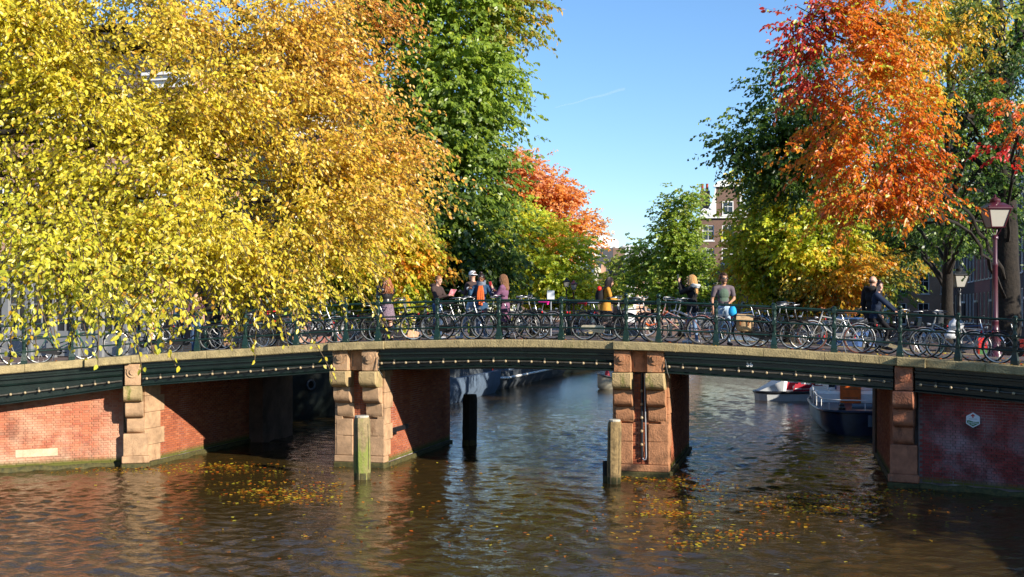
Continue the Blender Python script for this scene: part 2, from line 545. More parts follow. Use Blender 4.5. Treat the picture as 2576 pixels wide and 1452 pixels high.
M['phone'] = pmat('black_phone', (0.02, 0.02, 0.025), 0.2)
M['book'] = pmat('red_printed_brochure', (0.55, 0.05, 0.09), 0.5, col2=(0.7, 0.45, 0.5), vscale=9)
M['purplelamp'] = pmat('maroon_lamp_paint', (0.065, 0.010, 0.020), 0.3, coat=0.3)
M['lamp_black'] = pmat('black_lamp_paint', (0.02, 0.02, 0.022), 0.35)
M['lampglass'] = pmat('milky_lamp_glass', (0.40, 0.38, 0.33), 0.15, spec=0.6)
M['hullblue'] = pmat('dark_blue_hull', (0.012, 0.022, 0.05), 0.3, var=0.3, vscale=3)
M['deckblue'] = pmat('light_blue_deck', (0.20, 0.36, 0.52), 0.6, var=0.12, vscale=5)
M['cabinwhite'] = pmat('boat_white', (0.52, 0.54, 0.55), 0.4, var=0.08, vscale=4)
M['orangedoor'] = pmat('varnished_orange_door', (0.62, 0.12, 0.02), 0.3, var=0.25, vscale=5)
M['fender'] = pmat('grey_boat_fender', (0.10, 0.14, 0.18), 0.5)
M['hullgrey'] = pmat('grey_steel_hull', (0.06, 0.07, 0.08), 0.6, var=0.3, vscale=2, stain=((0.06, 0.05, 0.04), 2.0, 0.6))
M['hullblack'] = pmat('black_steel_hull', (0.010, 0.014, 0.013), 0.35, var=0.4, vscale=2)
M['houseboat_blue'] = pmat('houseboat_blue_grey', (0.10, 0.14, 0.20), 0.6, var=0.15, vscale=3)
M['panel_red'] = pmat('crimson_panel', (0.36, 0.012, 0.03), 0.4)
M['red_plain'] = pmat('red_enamel', (0.62, 0.02, 0.012), 0.4)
M['signgreen'] = pmat('sign_green', (0.05, 0.16, 0.035), 0.5)
M['signwhite'] = pmat('sign_white', (0.66, 0.68, 0.70), 0.45)
M['arrowred'] = pmat('arrow_red', (0.45, 0.03, 0.015), 0.5)
M['carblue'] = pmat('blue_car_paint', (0.04, 0.10, 0.26), 0.25, coat=0.5)
M['plasticgrey'] = pmat('grey_crate_plastic', (0.03, 0.03, 0.033), 0.5)
M['plasticwhite'] = pmat('thin_white_plastic', (0.62, 0.63, 0.66), 0.4, bump=0.8, bscale=8)
M['pipe'] = pmat('galvanised_pipe', (0.42, 0.42, 0.43), 0.35, metal=0.5)
# ================================================================== STRUCTURE: water, ground, quays, bridge
# ------------------------------------------------------------------ bridge front line (coping face) seen from above
_ctl = [(-30, 15.5), (-24.2, 20.2), (-19.6, 24.40), (-16.9, 26.5), (-14.0, 27.55), (-11.25, 28.0), (-7.5, 28.06), (-3.76, 28.0), (0, 27.95), (2.4, 27.78), (4.9, 26.8), (8, 25.2), (12, 22.9)]
def _cat(p0, p1, p2, p3, t):
    return tuple(0.5 * ((2 * b) + (-a + c) * t + (2 * a - 5 * b + 4 * c - d) * t * t + (-a + 3 * b - 3 * c + d) * t ** 3) for a, b, c, d in zip(p0, p1, p2, p3))
_pl = []
for _i in range(1, len(_ctl) - 2):
    for _k in range(40):
        _pl.append(_cat(_ctl[_i - 1], _ctl[_i], _ctl[_i + 1], _ctl[_i + 2], _k / 40))
_pl = np.array(_pl)
_seg = np.hypot(*np.diff(_pl, axis=0).T)
_ss = np.concatenate([[0], np.cumsum(_seg)])
S_LEN = float(_ss[-1])
def ztop(x):
    return interp(x, [-30, -24, -19.5, -16.9, -13.85, -11.25, -7.3, -3.76, -0.5, 2.4, 4.9, 8, 12], [2.38, 2.50, 2.74, 2.985, 3.165, 3.34, 3.43, 3.385, 3.24, 3.07, 2.925, 2.78, 2.7])
_xs_f = np.linspace(-31, 13, 200)
_zs_f = np.array([ztop(x) for x in _xs_f])
for _ in range(3):
    _zs_f[2:-2] = (_zs_f[:-4] + _zs_f[1:-3] + _zs_f[2:-2] + _zs_f[3:-1] + _zs_f[4:]) / 5
def ztop(x):
    return interp(x, _xs_f, _zs_f)
def fl(s, off=0.0):
    """Point on the front line at arc length s, pushed `off` metres into the bridge; and the tangent."""
    x, y = interp(s, _ss, _pl[:, 0]), interp(s, _ss, _pl[:, 1])
    e = 0.12
    t = Vector((interp(s + e, _ss, _pl[:, 0]) - interp(s - e, _ss, _pl[:, 0]), interp(s + e, _ss, _pl[:, 1]) - interp(s - e, _ss, _pl[:, 1]), 0)).normalized()
    nrm = Vector((-t.y, t.x, 0))
    p = Vector((x, y, 0)) + nrm * off
    return p, t, nrm
def s_of_x(x):
    return float(np.interp(x, _pl[:, 0], _ss))
def s_of_px(px, off=0.0):
    best, bs = 1e9, 0
    for i in range(600):
        s = S_LEN * i / 599
        p, _, _ = fl(s, off)
        d = abs(proj((p.x, p.y, 3))[0] - px)
        if d < best:
            best, bs = d, s
    for k in range(3):
        st = S_LEN / 599 / (4 ** k)
        for s in (bs - st * .75, bs - st * .5, bs - st * .25, bs + st * .25, bs + st * .5, bs + st * .75):
            p, _, _ = fl(s, off)
            d = abs(proj((p.x, p.y, 3))[0] - px)
            if d < best:
                best, bs = d, s
    return bs
def on_deck(px, off):
    """Place on the bridge deck seen at px, `off` metres behind the coping face: point, heading along the bridge."""
    s = s_of_px(px, off)
    p, t, nrm = fl(s, off)
    p.z = deck_z(p.x)
    return p, math.atan2(t.y, t.x)
def deck_z(x):
    return ztop(x) - 0.015
Y_FAR = 34.5                      # far edge of the bridge

# ------------------------------------------------------------------ water
def water_material():
    m, n, l = newmat('canal_water')
    out = n.new('ShaderNodeOutputMaterial')
    b = n.new('ShaderNodeBsdfPrincipled'); l.new(b.outputs[0], out.inputs[0])
    b.inputs['Base Color'].default_value = (0.044, 0.028, 0.008, 1)
    b.inputs['Roughness'].default_value = 0.04
    b.inputs['IOR'].default_value = 1.38
    b.inputs['Specular IOR Level'].default_value = 0.62
    geo = n.new('ShaderNodeNewGeometry')
    mp = n.new('ShaderNodeMapping'); mp.inputs['Rotation'].default_value = (0, 0, -0.35); mp.inputs['Scale'].default_value = (0.75, 1.25, 1)
    l.new(geo.outputs['Position'], mp.inputs[0])
    last = None
    for sc_, dist, det, st in ((6.5, 0.026, 3, 0.75), (17.0, 0.008, 2, 0.65)):
        nz = n.new('ShaderNodeTexNoise'); nz.inputs['Scale'].default_value = sc_; nz.inputs['Detail'].default_value = det; nz.inputs['Distortion'].default_value = 0.6
        l.new(mp.outputs[0], nz.inputs['Vector'])
        bp = n.new('ShaderNodeBump'); bp.inputs['Strength'].default_value = st; bp.inputs['Distance'].default_value = dist
        l.new(nz.outputs[0], bp.inputs['Height'])
        if last is not None:
            l.new(last, bp.inputs['Normal'])
        last = bp.outputs[0]
    l.new(last, b.inputs['Normal'])
    return m
M['water'] = water_material()
def water_mesh():
    xs = np.concatenate([np.arange(-60, -22, 2.0), np.arange(-22, 9.5, .075), np.arange(9.6, 41, 2.0)])
    ys = [-60.0, -30, -10, 0, 6, 9, 12]
    st = .10
    while ys[-1] < 236:
        y = ys[-1]
        ys.append(y + max(.06, .075 * (y / 28.0) ** 1.6))
    ys = np.array(ys)
    X, Y = np.meshgrid(xs, ys)
    dy = np.gradient(ys)[:, None] * np.ones_like(X); dx = np.gradient(xs)[None, :] * np.ones_like(X)
    st = np.maximum(dy, dx * .8)
    Z = np.zeros_like(X)
    r = np.random.default_rng(3)
    n = 70
    lam = np.exp(r.uniform(np.log(.18), np.log(.95), n))
    th = r.normal(-.35 + PI / 2, .75, n)
    wx, wy = r.normal(0, .25, n), r.normal(0, .25, n)
    # a slow warp keeps the crests from lining up
    WX = .35 * np.sin(.31 * X + .22 * Y) + .25 * np.sin(.9 * Y - .4 * X + 1); WY = .35 * np.sin(.27 * Y - .33 * X + 2) + .2 * np.sin(.8 * X + .5 * Y)
    gust = .75 + .35 * np.sin(.23 * X + .11 * Y + 1) * np.sin(.13 * Y - .09 * X)
    for l, t, ph in zip(lam, th, r.uniform(0, 2 * PI, n)):
        k = 2 * PI / l
        a = .031 * (l / .6) ** -.12 * l / (2 * PI)
        w_ = np.clip(l / (st * 2.6) - 1, 0, 1)
        Z += a * w_ * np.sin(k * ((X + WX) * np.cos(t) + (Y + WY) * np.sin(t)) + ph)
    Z *= gust
    h, w_ = X.shape
    P = np.stack([X, Y, Z], -1).reshape(-1, 3).astype(np.float32)
    i = (np.arange(h - 1)[:, None] * w_ + np.arange(w_ - 1)[None, :]).ravel()
    F = np.stack([i, i + 1, i + w_ + 1, i + w_], 1).astype(np.int32)
    me = bpy.data.meshes.new('water'); me.vertices.add(len(P)); me.vertices.foreach_set('co', P.ravel())
    me.loops.add(F.size); me.loops.foreach_set('vertex_index', F.ravel())
    me.polygons.add(len(F)); me.polygons.foreach_set('loop_start', np.arange(0, F.size, 4, dtype=np.int32))
    me.polygons.foreach_set('use_smooth', np.ones(len(F), dtype=bool))
    me.update(calc_edges=True); me.materials.append(M['water'])
    return me
tag(link('water', water_mesh()), kind='structure')

# ------------------------------------------------------------------ ground sheets and quays
LQ, RQ = -19.2, 4.6               # canal banks beyond the bridge
QZL, QZR = 2.35, 2.45
def sheet(name, poly, z, mat):
    g = MB(); g.add([(x, y, z) for x, y in poly], [tuple(range(len(poly)))])
    return tag(g.build(name, mat), kind='structure')
sheet('street', [(-1500, 34.6), (LQ - .35, 34.6), (LQ - .35, 235), (-1500, 235)], QZL, M['street'])
sheet('street', [(RQ + .35, 34.6), (1500, 34.6), (1500, 235), (RQ + .35, 235)], QZR, M['street'])
sheet('street', [(-1500, -1500), (-26.0, -1500), (-26.0, 34.59), (-1500, 34.59)], QZL - .01, M['street'])
sheet('street', [(9.0, -1500), (1500, -1500), (1500, 34.59), (9.0, 34.59)], QZR - .01, M['street'])
sheet('ground', [(-1500, 235.3), (1500, 235.3), (1500, 3000), (-1500, 3000)], 2.3, M['street'])
def quay_wall(name, x, y0, y1, z, side, lab):
    root = empty(name, lab, 'quay wall', (x, (y0 + y1) / 2, 0))
    b = MB(); b.box((0, 0, (z - .22 - 1.0) / 2), (0.5, y1 - y0, z - .22 + 1.0)); b.build('brickwork', M['quay'], root)
    n = int((y1 - y0) / 1.6)
    me = None
    first = MB(); first.box((0, 0, 0), (0.62, 1.585, 0.24), ch=0.02); me = first.mesh('quay_coping_stone', M['coping'])
    if n <= 140:
        for i in range(n):
            link('coping_stone', me, root, (0.0, -(y1 - y0) / 2 + 1.6 * (i + .5), z - .10 + rnd.uniform(-.006, .006)))
quay_wall('quay_wall', LQ - .1, 34.9, 234, QZL, 1, 'brick quay wall with stone edge on the left bank beyond the bridge')
quay_wall('quay_wall', RQ + .1, 34.9, 234, QZR, -1, 'brick quay wall with stone edge on the right bank beyond the bridge')
b = MB(); b.box((0, 0, .6), (60, .5, 3.2)); o = b.build('quay_wall', M['quay'], loc=(-10, 235.05, 0)); tag(o, 'brick quay wall closing off the far end of the canal', 'quay wall')
b = MB(); b.box((0, 0, .65), (.5, 60, 3.3)); o = b.build('quay_wall', M['quay'], loc=(-25.75, -9, 0)); tag(o, 'brick quay wall of the left bank on the near side', 'quay wall')
b = MB(); b.box((0, 0, .68), (.5, 50, 3.4)); o = b.build('quay_wall', M['quay'], loc=(9.0, -2.0, 0)); tag(o, 'brick quay wall of the right bank on the near side', 'quay wall')

# ------------------------------------------------------------------ the bridge
bridge = empty('canal_bridge', 'low arched canal bridge with dark green girders on sandstone piers', 'bridge', (-6, 31, 0))
BO = Vector((-6, 31, 0))
def brel(mb):
    mb.v = [(x - BO.x, y - BO.y, z - BO.z) for x, y, z in mb.v]
    return mb
SL, S1, S2, SR = s_of_x(-16.86), s_of_x(-11.25), s_of_x(-3.76), s_of_x(2.42)
S_A, S_B = s_of_x(-28.5), s_of_x(11.0)
# deck paving sheet
d = MB()
rows = []
for i in range(90):
    s = S_A + (S_B - S_A) * i / 89
    p, t, nn = fl(s, 0.40)
    q, _, _ = fl(s, 0.46)
    xf = p.x
    rows.append([(p.x, p.y, deck_z(p.x) - .012), (xf, lerp(p.y, Y_FAR, .5), deck_z(xf) + .03), (xf, Y_FAR + 1.6 if not -19 < xf < 4.4 else Y_FAR, deck_z(xf) - .012)])
d.loft(rows, close=False)
brel(d).build('deck', M['asphalt'], bridge)
# slab under the deck so that the underside is closed
d = MB(); rows = []
for i in range(60):
    s = S_A + (S_B - S_A) * i / 59
    p, t, nn = fl(s, 0.42)
    zz = deck_z(p.x)
    rows.append([(p.x, p.y, zz - .20), (p.x, Y_FAR - .05, zz - .20), (p.x, Y_FAR - .05, zz - .55), (p.x, p.y, zz - .55)])
d.loft(rows)
brel(d).build('deck_slab', M['girder'], bridge)

# coping stones, one by one; joints where the photograph has them
joints_px = [-330, -190, -60, 62, 212, 330, 520, 640, 828, 866, 968, 1156, 1318, 1470, 1545, 1700, 1735, 1921, 2075, 2165, 2258, 2330, 2480, 2640, 2800]
js = [s_of_px(p) if 0 <= p <= 2576 else None for p in joints_px]
js = [j for j in js if j is not None]
js = [js[0] - 5.2, js[0] - 3.4, js[0] - 1.7] + js + [js[-1] + 1.6, js[-1] + 3.2, js[-1] + 4.8]
PROUD = [(SL, .75), (S1, .85), (S2, .85), (SR, .45)]
def proud(s):
    return any(abs(s - c) < h for c, h in PROUD)
for a, b_ in zip(js[:-1], js[1:]):
    m = MB(); rings = []
    k = max(2, int((b_ - a) / .45))
    pr = 0.10 if proud((a + b_) / 2) else 0.0
    jit = rnd.uniform(-.006, .006)
    for i in range(k + 1):
        s = lerp(a + .005, b_ - .005, i / k)
        p, t, nn = fl(s, -0.04 - pr); q, _, _ = fl(s, 0.47)
        z = ztop(p.x) + jit; h = .205
        e = .02 + rnd.uniform(-.004, .006)
        rings.append([p + nn * e + Vector((0, 0, z)), p + Vector((0, 0, z - e)), p + Vector((0, 0, z - h + e)), p + nn * e + Vector((0, 0, z - h)), q + Vector((0, 0, z - h)), q + Vector((0, 0, z))])
    m.loft(rings)
    brel(m).build('coping_stone', M['coping'], bridge)
# far coping in longer stones
for i in range(26):
    xa, xb = -19.5 + 0.95 * i, -19.5 + 0.95 * (i + 1)
    m = MB(); za, zb = deck_z(xa), deck_z(xb)
    m.loft([[(x, Y_FAR - .22, z + .0), (x, Y_FAR + .25, z + .0), (x, Y_FAR + .25, z - .22), (x, Y_FAR - .22, z - .22)] for x, z in ((xa + .004, za + .014), (xb - .004, zb + .014))])
    brel(m).build('coping_stone', M['coping'], bridge)

# girders: stepped profile, lower flange; the front is ~0.05 m behind the coping face
def girder_depth(s):
    p, _, _ = fl(s)
    return interp(p.x, [-24, -19.5, -16.9, -14, -11.25, -7.5, -3.76, 0, 2.4, 4.9, 8], [.80, .78, .62, .58, .545, .50, .53, .56, .58, .60, .62])
spans = [('left wing', s_of_x(-24.0), SL - .24), ('left', SL + .22, S1 - .60), ('middle', S1 + .60, S2 - .60), ('right', S2 + .60, SR - .24), ('right wing', SR + .24, s_of_x(8.5))]
number_girder = None
for nm, a, b_ in spans:
    m = MB(); rings = []
    K = 26
    for i in range(K + 1):
        s = lerp(a, b_, i / K)
        h = girder_depth(s)
        p0, t, nn = fl(s)
        z0 = ztop(p0.x) - .206
        prof = [(.20, 0), (.11, 0), (.11, -.09), (.05, -.105), (.05, -.150), (.14, -.165), (.14, -.265), (.10, -.28), (.085, -.30), (.10, -.315), (.145, -.325), (.145, -h + .055), (.07, -h + .035), (.035, -h + .022), (.035, -h), (.30, -h), (.30, 0)]
        rings.append([p0 + nn * o_ + Vector((0, 0, z0 + z)) for o_, z in prof])
    m.loft(rings)
    g = brel(m).build('girder', M['girder'], bridge)
    if nm == 'right':
        number_girder = g
    # inner beams crossing below the deck
    if nm in ('left', 'middle', 'right'):
        for off in (1.5, 2.9, 4.3, 5.7):
            m = MB(); rr = []
            for i in range(9):
                s = lerp(a, b_, i / 8); p0, t, nn = fl(s)
                z0 = ztop(p0.x) - .5; y = p0.y + off
                rr.append([(p0.x, y, z0), (p0.x, y + .2, z0), (p0.x, y + .2, z0 - .32), (p0.x, y, z0 - .32)])
            m.loft(rr)
            brel(m).build('inner_beam', M['girder'], bridge)
# far face beam
m = MB(); rr = []
for i in range(40):
    x = lerp(-19, 4.2, i / 39); z = deck_z(x)
    rr.append([(x, Y_FAR - .1, z - .2), (x, Y_FAR + .16, z - .2), (x, Y_FAR + .16, z - .72), (x, Y_FAR - .1, z - .72)])
m.loft(rr)
brel(m).build('girder', M['girder'], bridge)

def text_obj(name, body, size, mat, parent, mtx, ext=0.004, bold=0.0):
    cu = bpy.data.curves.new(name, 'FONT')
    cu.body = body; cu.size = size; cu.extrude = ext; cu.offset = bold
    cu.align_x = 'CENTER'; cu.align_y = 'CENTER'
    cu.materials.append(mat)
    tmp = link(name + '_curve', cu)
    me = bpy.data.meshes.new_from_object(tmp.evaluated_get(bpy.context.evaluated_depsgraph_get()))
    bpy.data.objects.remove(tmp); bpy.data.curves.remove(cu)
    me.name = name
    o = link(name, me, parent)
    o.matrix_local = mtx
    return o
sN = s_of_px(1885)
pN, tN, nN = fl(sN, 0.134)
zN = ztop(pN.x) - .206 - .213
mtx = Matrix.Translation(Vector((pN.x, pN.y, zN)) - BO) @ Matrix((tN, Vector((0, 0, 1)), -nN)).transposed().to_4x4()
text_obj('number', '56', 0.155, M['white'], number_girder, mtx, 0.003, 0.0035)

# light strings: conduit with globe bulbs along each girder
LAB = {'left wing': 'string of globe bulbs on the curved green girder above the sunlit brick wing wall',
       'left': 'string of globe bulbs on the girder of the left opening, above the dark barge',
       'middle': 'string of globe bulbs on the girder of the middle opening between the two canal piers',
       'right': 'string of globe bulbs on the girder marked 56, above the white boats',
       'right wing': 'string of globe bulbs on the girder above the dark red wall with hexagonal sign'}
bulb = MB(); bulb.ball((0, 0, 0), (.036, .036, .036), 10); bulb.mi = 1; bulb.tube([(0, .03, 0), (0, .075, 0)], .026, 8)
bulb_me = bulb.mesh('bulb', [M['bulb'], M['conduit']], 50)
for nm, a, b_ in spans:
    c0, _, _ = fl((a + b_) / 2)
    root = empty('light_string', LAB[nm], 'light string', (c0.x, c0.y, ztop(c0.x) - .6))
    pts = []
    for i in range(30):
        s = lerp(a + .03, b_ - .03, i / 29); p, t, nn = fl(s, .075)
        pts.append(p + Vector((0, 0, ztop(p.x) - .206 - girder_depth(s) * .69 + .002 * math.sin(i * 1.7))) - root.location)
    m = MB(); m.tube(pts, .026, 8); m.build('conduit', M['conduit'], root, 60)
    nb = int((b_ - a - .2) / .335)
    for i in range(nb + 1):
        s = a + .14 + .335 * i + rnd.uniform(-.008, .008); p, t, nn = fl(s, -.005)
        o = link('bulb', bulb_me, root, p + Vector((0, 0, ztop(p.x) - .206 - girder_depth(s) * .69)) - root.location)
        o.rotation_euler = (rnd.uniform(-.25, .1), 0, math.atan2(t.y, t.x) + rnd.uniform(-.15, .15))
        if i % 4 == 1:
            m = MB(); m.box((0, .05, .05), (.03, .03, .09)); 
            c = m.build('clip', M['conduit'], root); c.location = o.location; c.rotation_euler = (0, 0, math.atan2(t.y, t.x))

# ------------------------------------------------------------------ piers, consoles, abutments
def console_stone(root, O, R, x, w, yo, z0, z1, mat, bulge, nm='console_stone'):
    """A protruding block with rounded lower front, its face yo metres in front of the pier face (local -y)."""
    m = MB(); prof = []
    d, h = yo, z1 - z0
    prof = [(0.22, z1), (-d + .02, z1), (-d, z1 - .02), (-d - .004, z0 + h * .45)]
    for k in range(1, 7):
        a = k / 6 * PI / 2
        prof.append((-d + bulge * (1 - math.cos(a)), z0 + h * .45 - (h * .45 - .0) * math.sin(a)))
    prof.append((0.22, z0))
    rings = []
    for xx, sh in ((-w / 2, .014), (-w / 2 + .014, 0), (w / 2 - .014, 0), (w / 2, .014)):
        rings.append([R @ Vector((x + xx, y + (sh if y < 0 else 0), z + (-sh if z > (z0 + z1) / 2 else sh) * .6)) + O for y, z in prof])
    m.loft(rings)
    o = brel(m).build(nm, mat, root, 40)
    return o
def stone(root, O, R, c, s, mat, nm='stone', ch=.012):
    m = MB(); m.box((0, 0, 0), s, ch=ch)
    m.v = [tuple(R @ (Vector(p) + Vector(c)) + O) for p in m.v]
    return brel(m).build(nm, mat, root)
def brick_field(root, O, R, faces, mat_attr, backing):
    """Brick courses as one joined mesh. faces: (origin, u, n, length, z0, z1)"""
    m = MB(); col = []
    for org, u, nr, L, z0, z1 in faces:
        rows = int((z1 - z0) / .0625)
        for r in range(rows):
            x = -(r % 2) * .11
            while x < L - .02:
                a, b_ = max(x, 0), min(x + .212, L)
                if b_ - a > .03:
                    pr = .012 + rnd.uniform(-.003, .004)
                    c = Vector(org) + Vector(u) * ((a + b_) / 2) + Vector(nr) * (pr / 2 - .004) + Vector((0, 0, z0 + r * .0625 + .031))
                    sx = (b_ - a - .01)
                    if abs(u[0]) > .5:
                        m.box(c, (sx, pr + .008, .053))
                    else:
                        m.box(c, (pr + .008, sx, .053))
                    col.append(rnd.random())
                x += .222
    fcol = np.repeat(np.array(col, dtype=np.float32), 8)
    m.v = [tuple(R @ Vector(p) + O) for p in m.v]
    brel(m)
    me = bpy.data.meshes.new('brickwork'); me.from_pydata(m.v, [], m.f); me.materials.append(mat_attr)
    at_ = me.attributes.new('bc', 'FLOAT', 'POINT'); at_.data.foreach_set('value', fcol)
    bm = bmesh.new(); bm.from_mesh(me); bmesh.ops.recalc_face_normals(bm, faces=bm.faces); bm.to_mesh(me); bm.free()
    o = link('brickwork', me, root); o['kind'] = 'stuff'
    return o
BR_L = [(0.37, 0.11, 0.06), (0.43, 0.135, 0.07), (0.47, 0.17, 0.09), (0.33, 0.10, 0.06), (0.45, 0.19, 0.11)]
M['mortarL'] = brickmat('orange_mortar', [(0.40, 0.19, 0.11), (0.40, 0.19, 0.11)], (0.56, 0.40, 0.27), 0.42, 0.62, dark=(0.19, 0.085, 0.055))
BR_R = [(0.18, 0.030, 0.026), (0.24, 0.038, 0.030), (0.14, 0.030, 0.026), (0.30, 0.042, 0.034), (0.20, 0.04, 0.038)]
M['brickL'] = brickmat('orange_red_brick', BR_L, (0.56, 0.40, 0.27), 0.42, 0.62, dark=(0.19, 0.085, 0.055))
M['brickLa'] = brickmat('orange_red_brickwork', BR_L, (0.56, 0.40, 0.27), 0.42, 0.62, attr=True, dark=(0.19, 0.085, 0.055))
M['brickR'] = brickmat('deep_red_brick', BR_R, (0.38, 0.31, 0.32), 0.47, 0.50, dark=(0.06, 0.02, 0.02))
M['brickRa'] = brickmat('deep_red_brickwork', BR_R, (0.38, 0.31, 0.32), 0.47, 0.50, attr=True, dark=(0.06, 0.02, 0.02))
BR_P = [(0.30, 0.085, 0.04), (0.38, 0.115, 0.05), (0.25, 0.07, 0.035), (0.42, 0.15, 0.07)]
M['brickPa'] = brickmat('pier_brickwork', BR_P, (0.45, 0.33, 0.24), 0.60, 0.9, attr=True)

def pier(xc, yf, zt, label, mossy, SND='sandstone'):
    """xc centre, yf the plane of the lower face, zt top of the coping there."""
    root = link('pier', None, bridge); root.location = (0, 0, 0)
    root['label'] = label
    O, R = Vector((xc, yf, 0)), Matrix.Identity(3)
    L = 6.0
    zg = zt - .206
    # core
    stone(root, O, R, (0, L / 2 + .1, (zg - .55 - 1) / 2), (1.31, L - .2, zg - .55 + 1.0), M['mortar_dark'], 'core', 0)
    # console columns: two stacks, x = +-0.41
    hb = [(zg - .555 - .43, zg - .555 - .005, .56, .26), (zg - .555 - .86, zg - .555 - .435, .30, .22), (zg - .555 - 1.29, zg - .555 - .865, .07, .20)]
    for sx in (-.41, .41):
        # upper block with round boss
        stone(root, O, R, (sx, -.10, zg - .275), (.42, .56, .54), M[SND], 'cap_stone', .012)
        m = MB(); m.tube([(0, 0, 0), (0, -.035, 0)], .155, 20); m.tube([(0, -.03, 0), (0, -.075, 0)], .075, 16); m.mi = 0
        m.box((0, -.014, .115), (.40, .03, .12))
        m.v = [tuple(R @ (Vector(p) + Vector((sx, -.382, zg - .20))) + O) for p in m.v]
        brel(m).build('boss', M[SND], root, 40)
        for i, (z0, z1, d, bl) in enumerate(hb):
            console_stone(root, O, R, sx + (.015 if i == 2 else 0), .465, d, z0, z1, M['mossstone'] if i < mossy else M[SND], bl)
        # flush stones below
        zb = hb[-1][0]
        for z0, z1, mt in ((zb - .45, zb, SND), (.305, zb - .455, SND)):
            wx = .50 if sx > 0 else .46
            z0 = max(z0, .30)
            if z1 > z0 + .1:
                stone(root, O, R, (sx + (.03 if sx > 0 else -.02), .12, (z0 + z1) / 2), (wx, .30, z1 - z0 - .006), M[mt])
    # panel between the caps
    stone(root, O, R, (0, .03, zg - .275), (.40, .40, .54), M[SND], 'panel_stone', .01)
    stone(root, O, R, (0, -.185, zg - .05), (.385, .05, .07), M[SND], 'panel_moulding', .01)
    stone(root, O, R, (-.165, -.185, zg - .27), (.05, .05, .36), M[SND], 'panel_moulding', .01)
    # base course and algae foot
    stone(root, O, R, (0, .10, .215), (1.42, .36, .17), M[SND], 'base_stone', .02)
    stone(root, O, R, (0, .10, -.18), (1.46, .40, .62), M['algae'], 'algae_foot', .03)
    for sgn in (-1, 1):
        stone(root, O, R, (sgn * .70, L / 2 + .15, -.20), (.10, L - .3, .60), M['algae'], 'algae_foot', .02)
    # recess brick strip between the consoles
    faces = [((-.20, .035, .31), (1, 0, 0), (0, -1, 0), .40, 0, zg - .56 - .31)]
    # corner stones on the sides and brick behind them
    z = .30; k = 0
    while z < zg - .58:
        h = min(.42, zg - .56 - z)
        dl = .62 if k % 2 else .46
        for sgn in (-1, 1):
            stone(root, O, R, (sgn * .60, dl / 2 - .02, z + h / 2), (.215, dl, h - .006), M[SND], 'quoin_stone')
        z += h; k += 1
    for sgn in (-1, 1):
        faces.append(((sgn * .655, .40, 0), (0, 1, 0), (sgn, 0, 0), L - .45, .12, zg - .56))
    brick_field(root, O, R, faces, M['brickPa'], None)
    # front chamber wall behind the consoles
    stone(root, O, R, (0, .20, (zg - .56) / 2 + .1), (1.20, .22, zg - .56 - .3), M['mortar_dark'], 'core', 0)
    return root
Y0 = 28.40
P1 = pier(-11.25, Y0, ztop(-11.25), 'sunlit pier with pale worn console stones', 1)
P2 = pier(-3.76, Y0, ztop(-3.76), 'brown half-shaded pier with a drain pipe down its recess', 1, 'brownstone')
# bulbs, pipe in pier 2 recess
m = MB()
pz = [1.9, .5]
m.tube([(-3.66, 28.37, ztop(-3.76) - .8), (-3.64, 28.37, 1.5), (-3.62, 28.37, .50), (-3.63, 28.36, .44), (-3.68, 28.36, .42), (-3.71, 28.37, .47)], .018, 8)
brel(m).build('drain_pipe', M['pipe'], P2, 60)
m = MB(); m.tube([(-3.73, 28.38, 2.6), (-3.73, 28.38, .5)], .035, 8); brel(m).build('cable_duct', M['blacksteel'], P2, 60)
for i in range(5):
    m = MB(); m.ball((-3.73, 28.335, 2.15 - .335 * i), .04, 10); brel(m).build('bulb', M['bulb'], P2, 60)
# loose cable and iron strap on pier 1
m = MB(); m.tube([(-10.60, 28.0, 2.95), (-10.56, 27.96, 2.80), (-10.58, 27.95, 2.65), (-10.50, 27.96, 2.52), (-10.46, 28.0, 2.46)], .012, 6); brel(m).build('loose_cable', M['conduit'], P1, 60)
m = MB(); m.box((-10.555, 29.6, .93), (.06, 1.25, .12)); m.box((-10.53, 29.15, .90), (.05, .1, .2)); brel(m).build('iron_strap', M['blacksteel'], P1)
m = MB(); m.tube([(-3.11, 28.02, 2.95), (-3.08, 27.97, 2.80), (-3.05, 27.97, 2.64), (-3.0, 28.0, 2.5)], .011, 6); brel(m).build('loose_cable', M['conduit'], P2, 60)

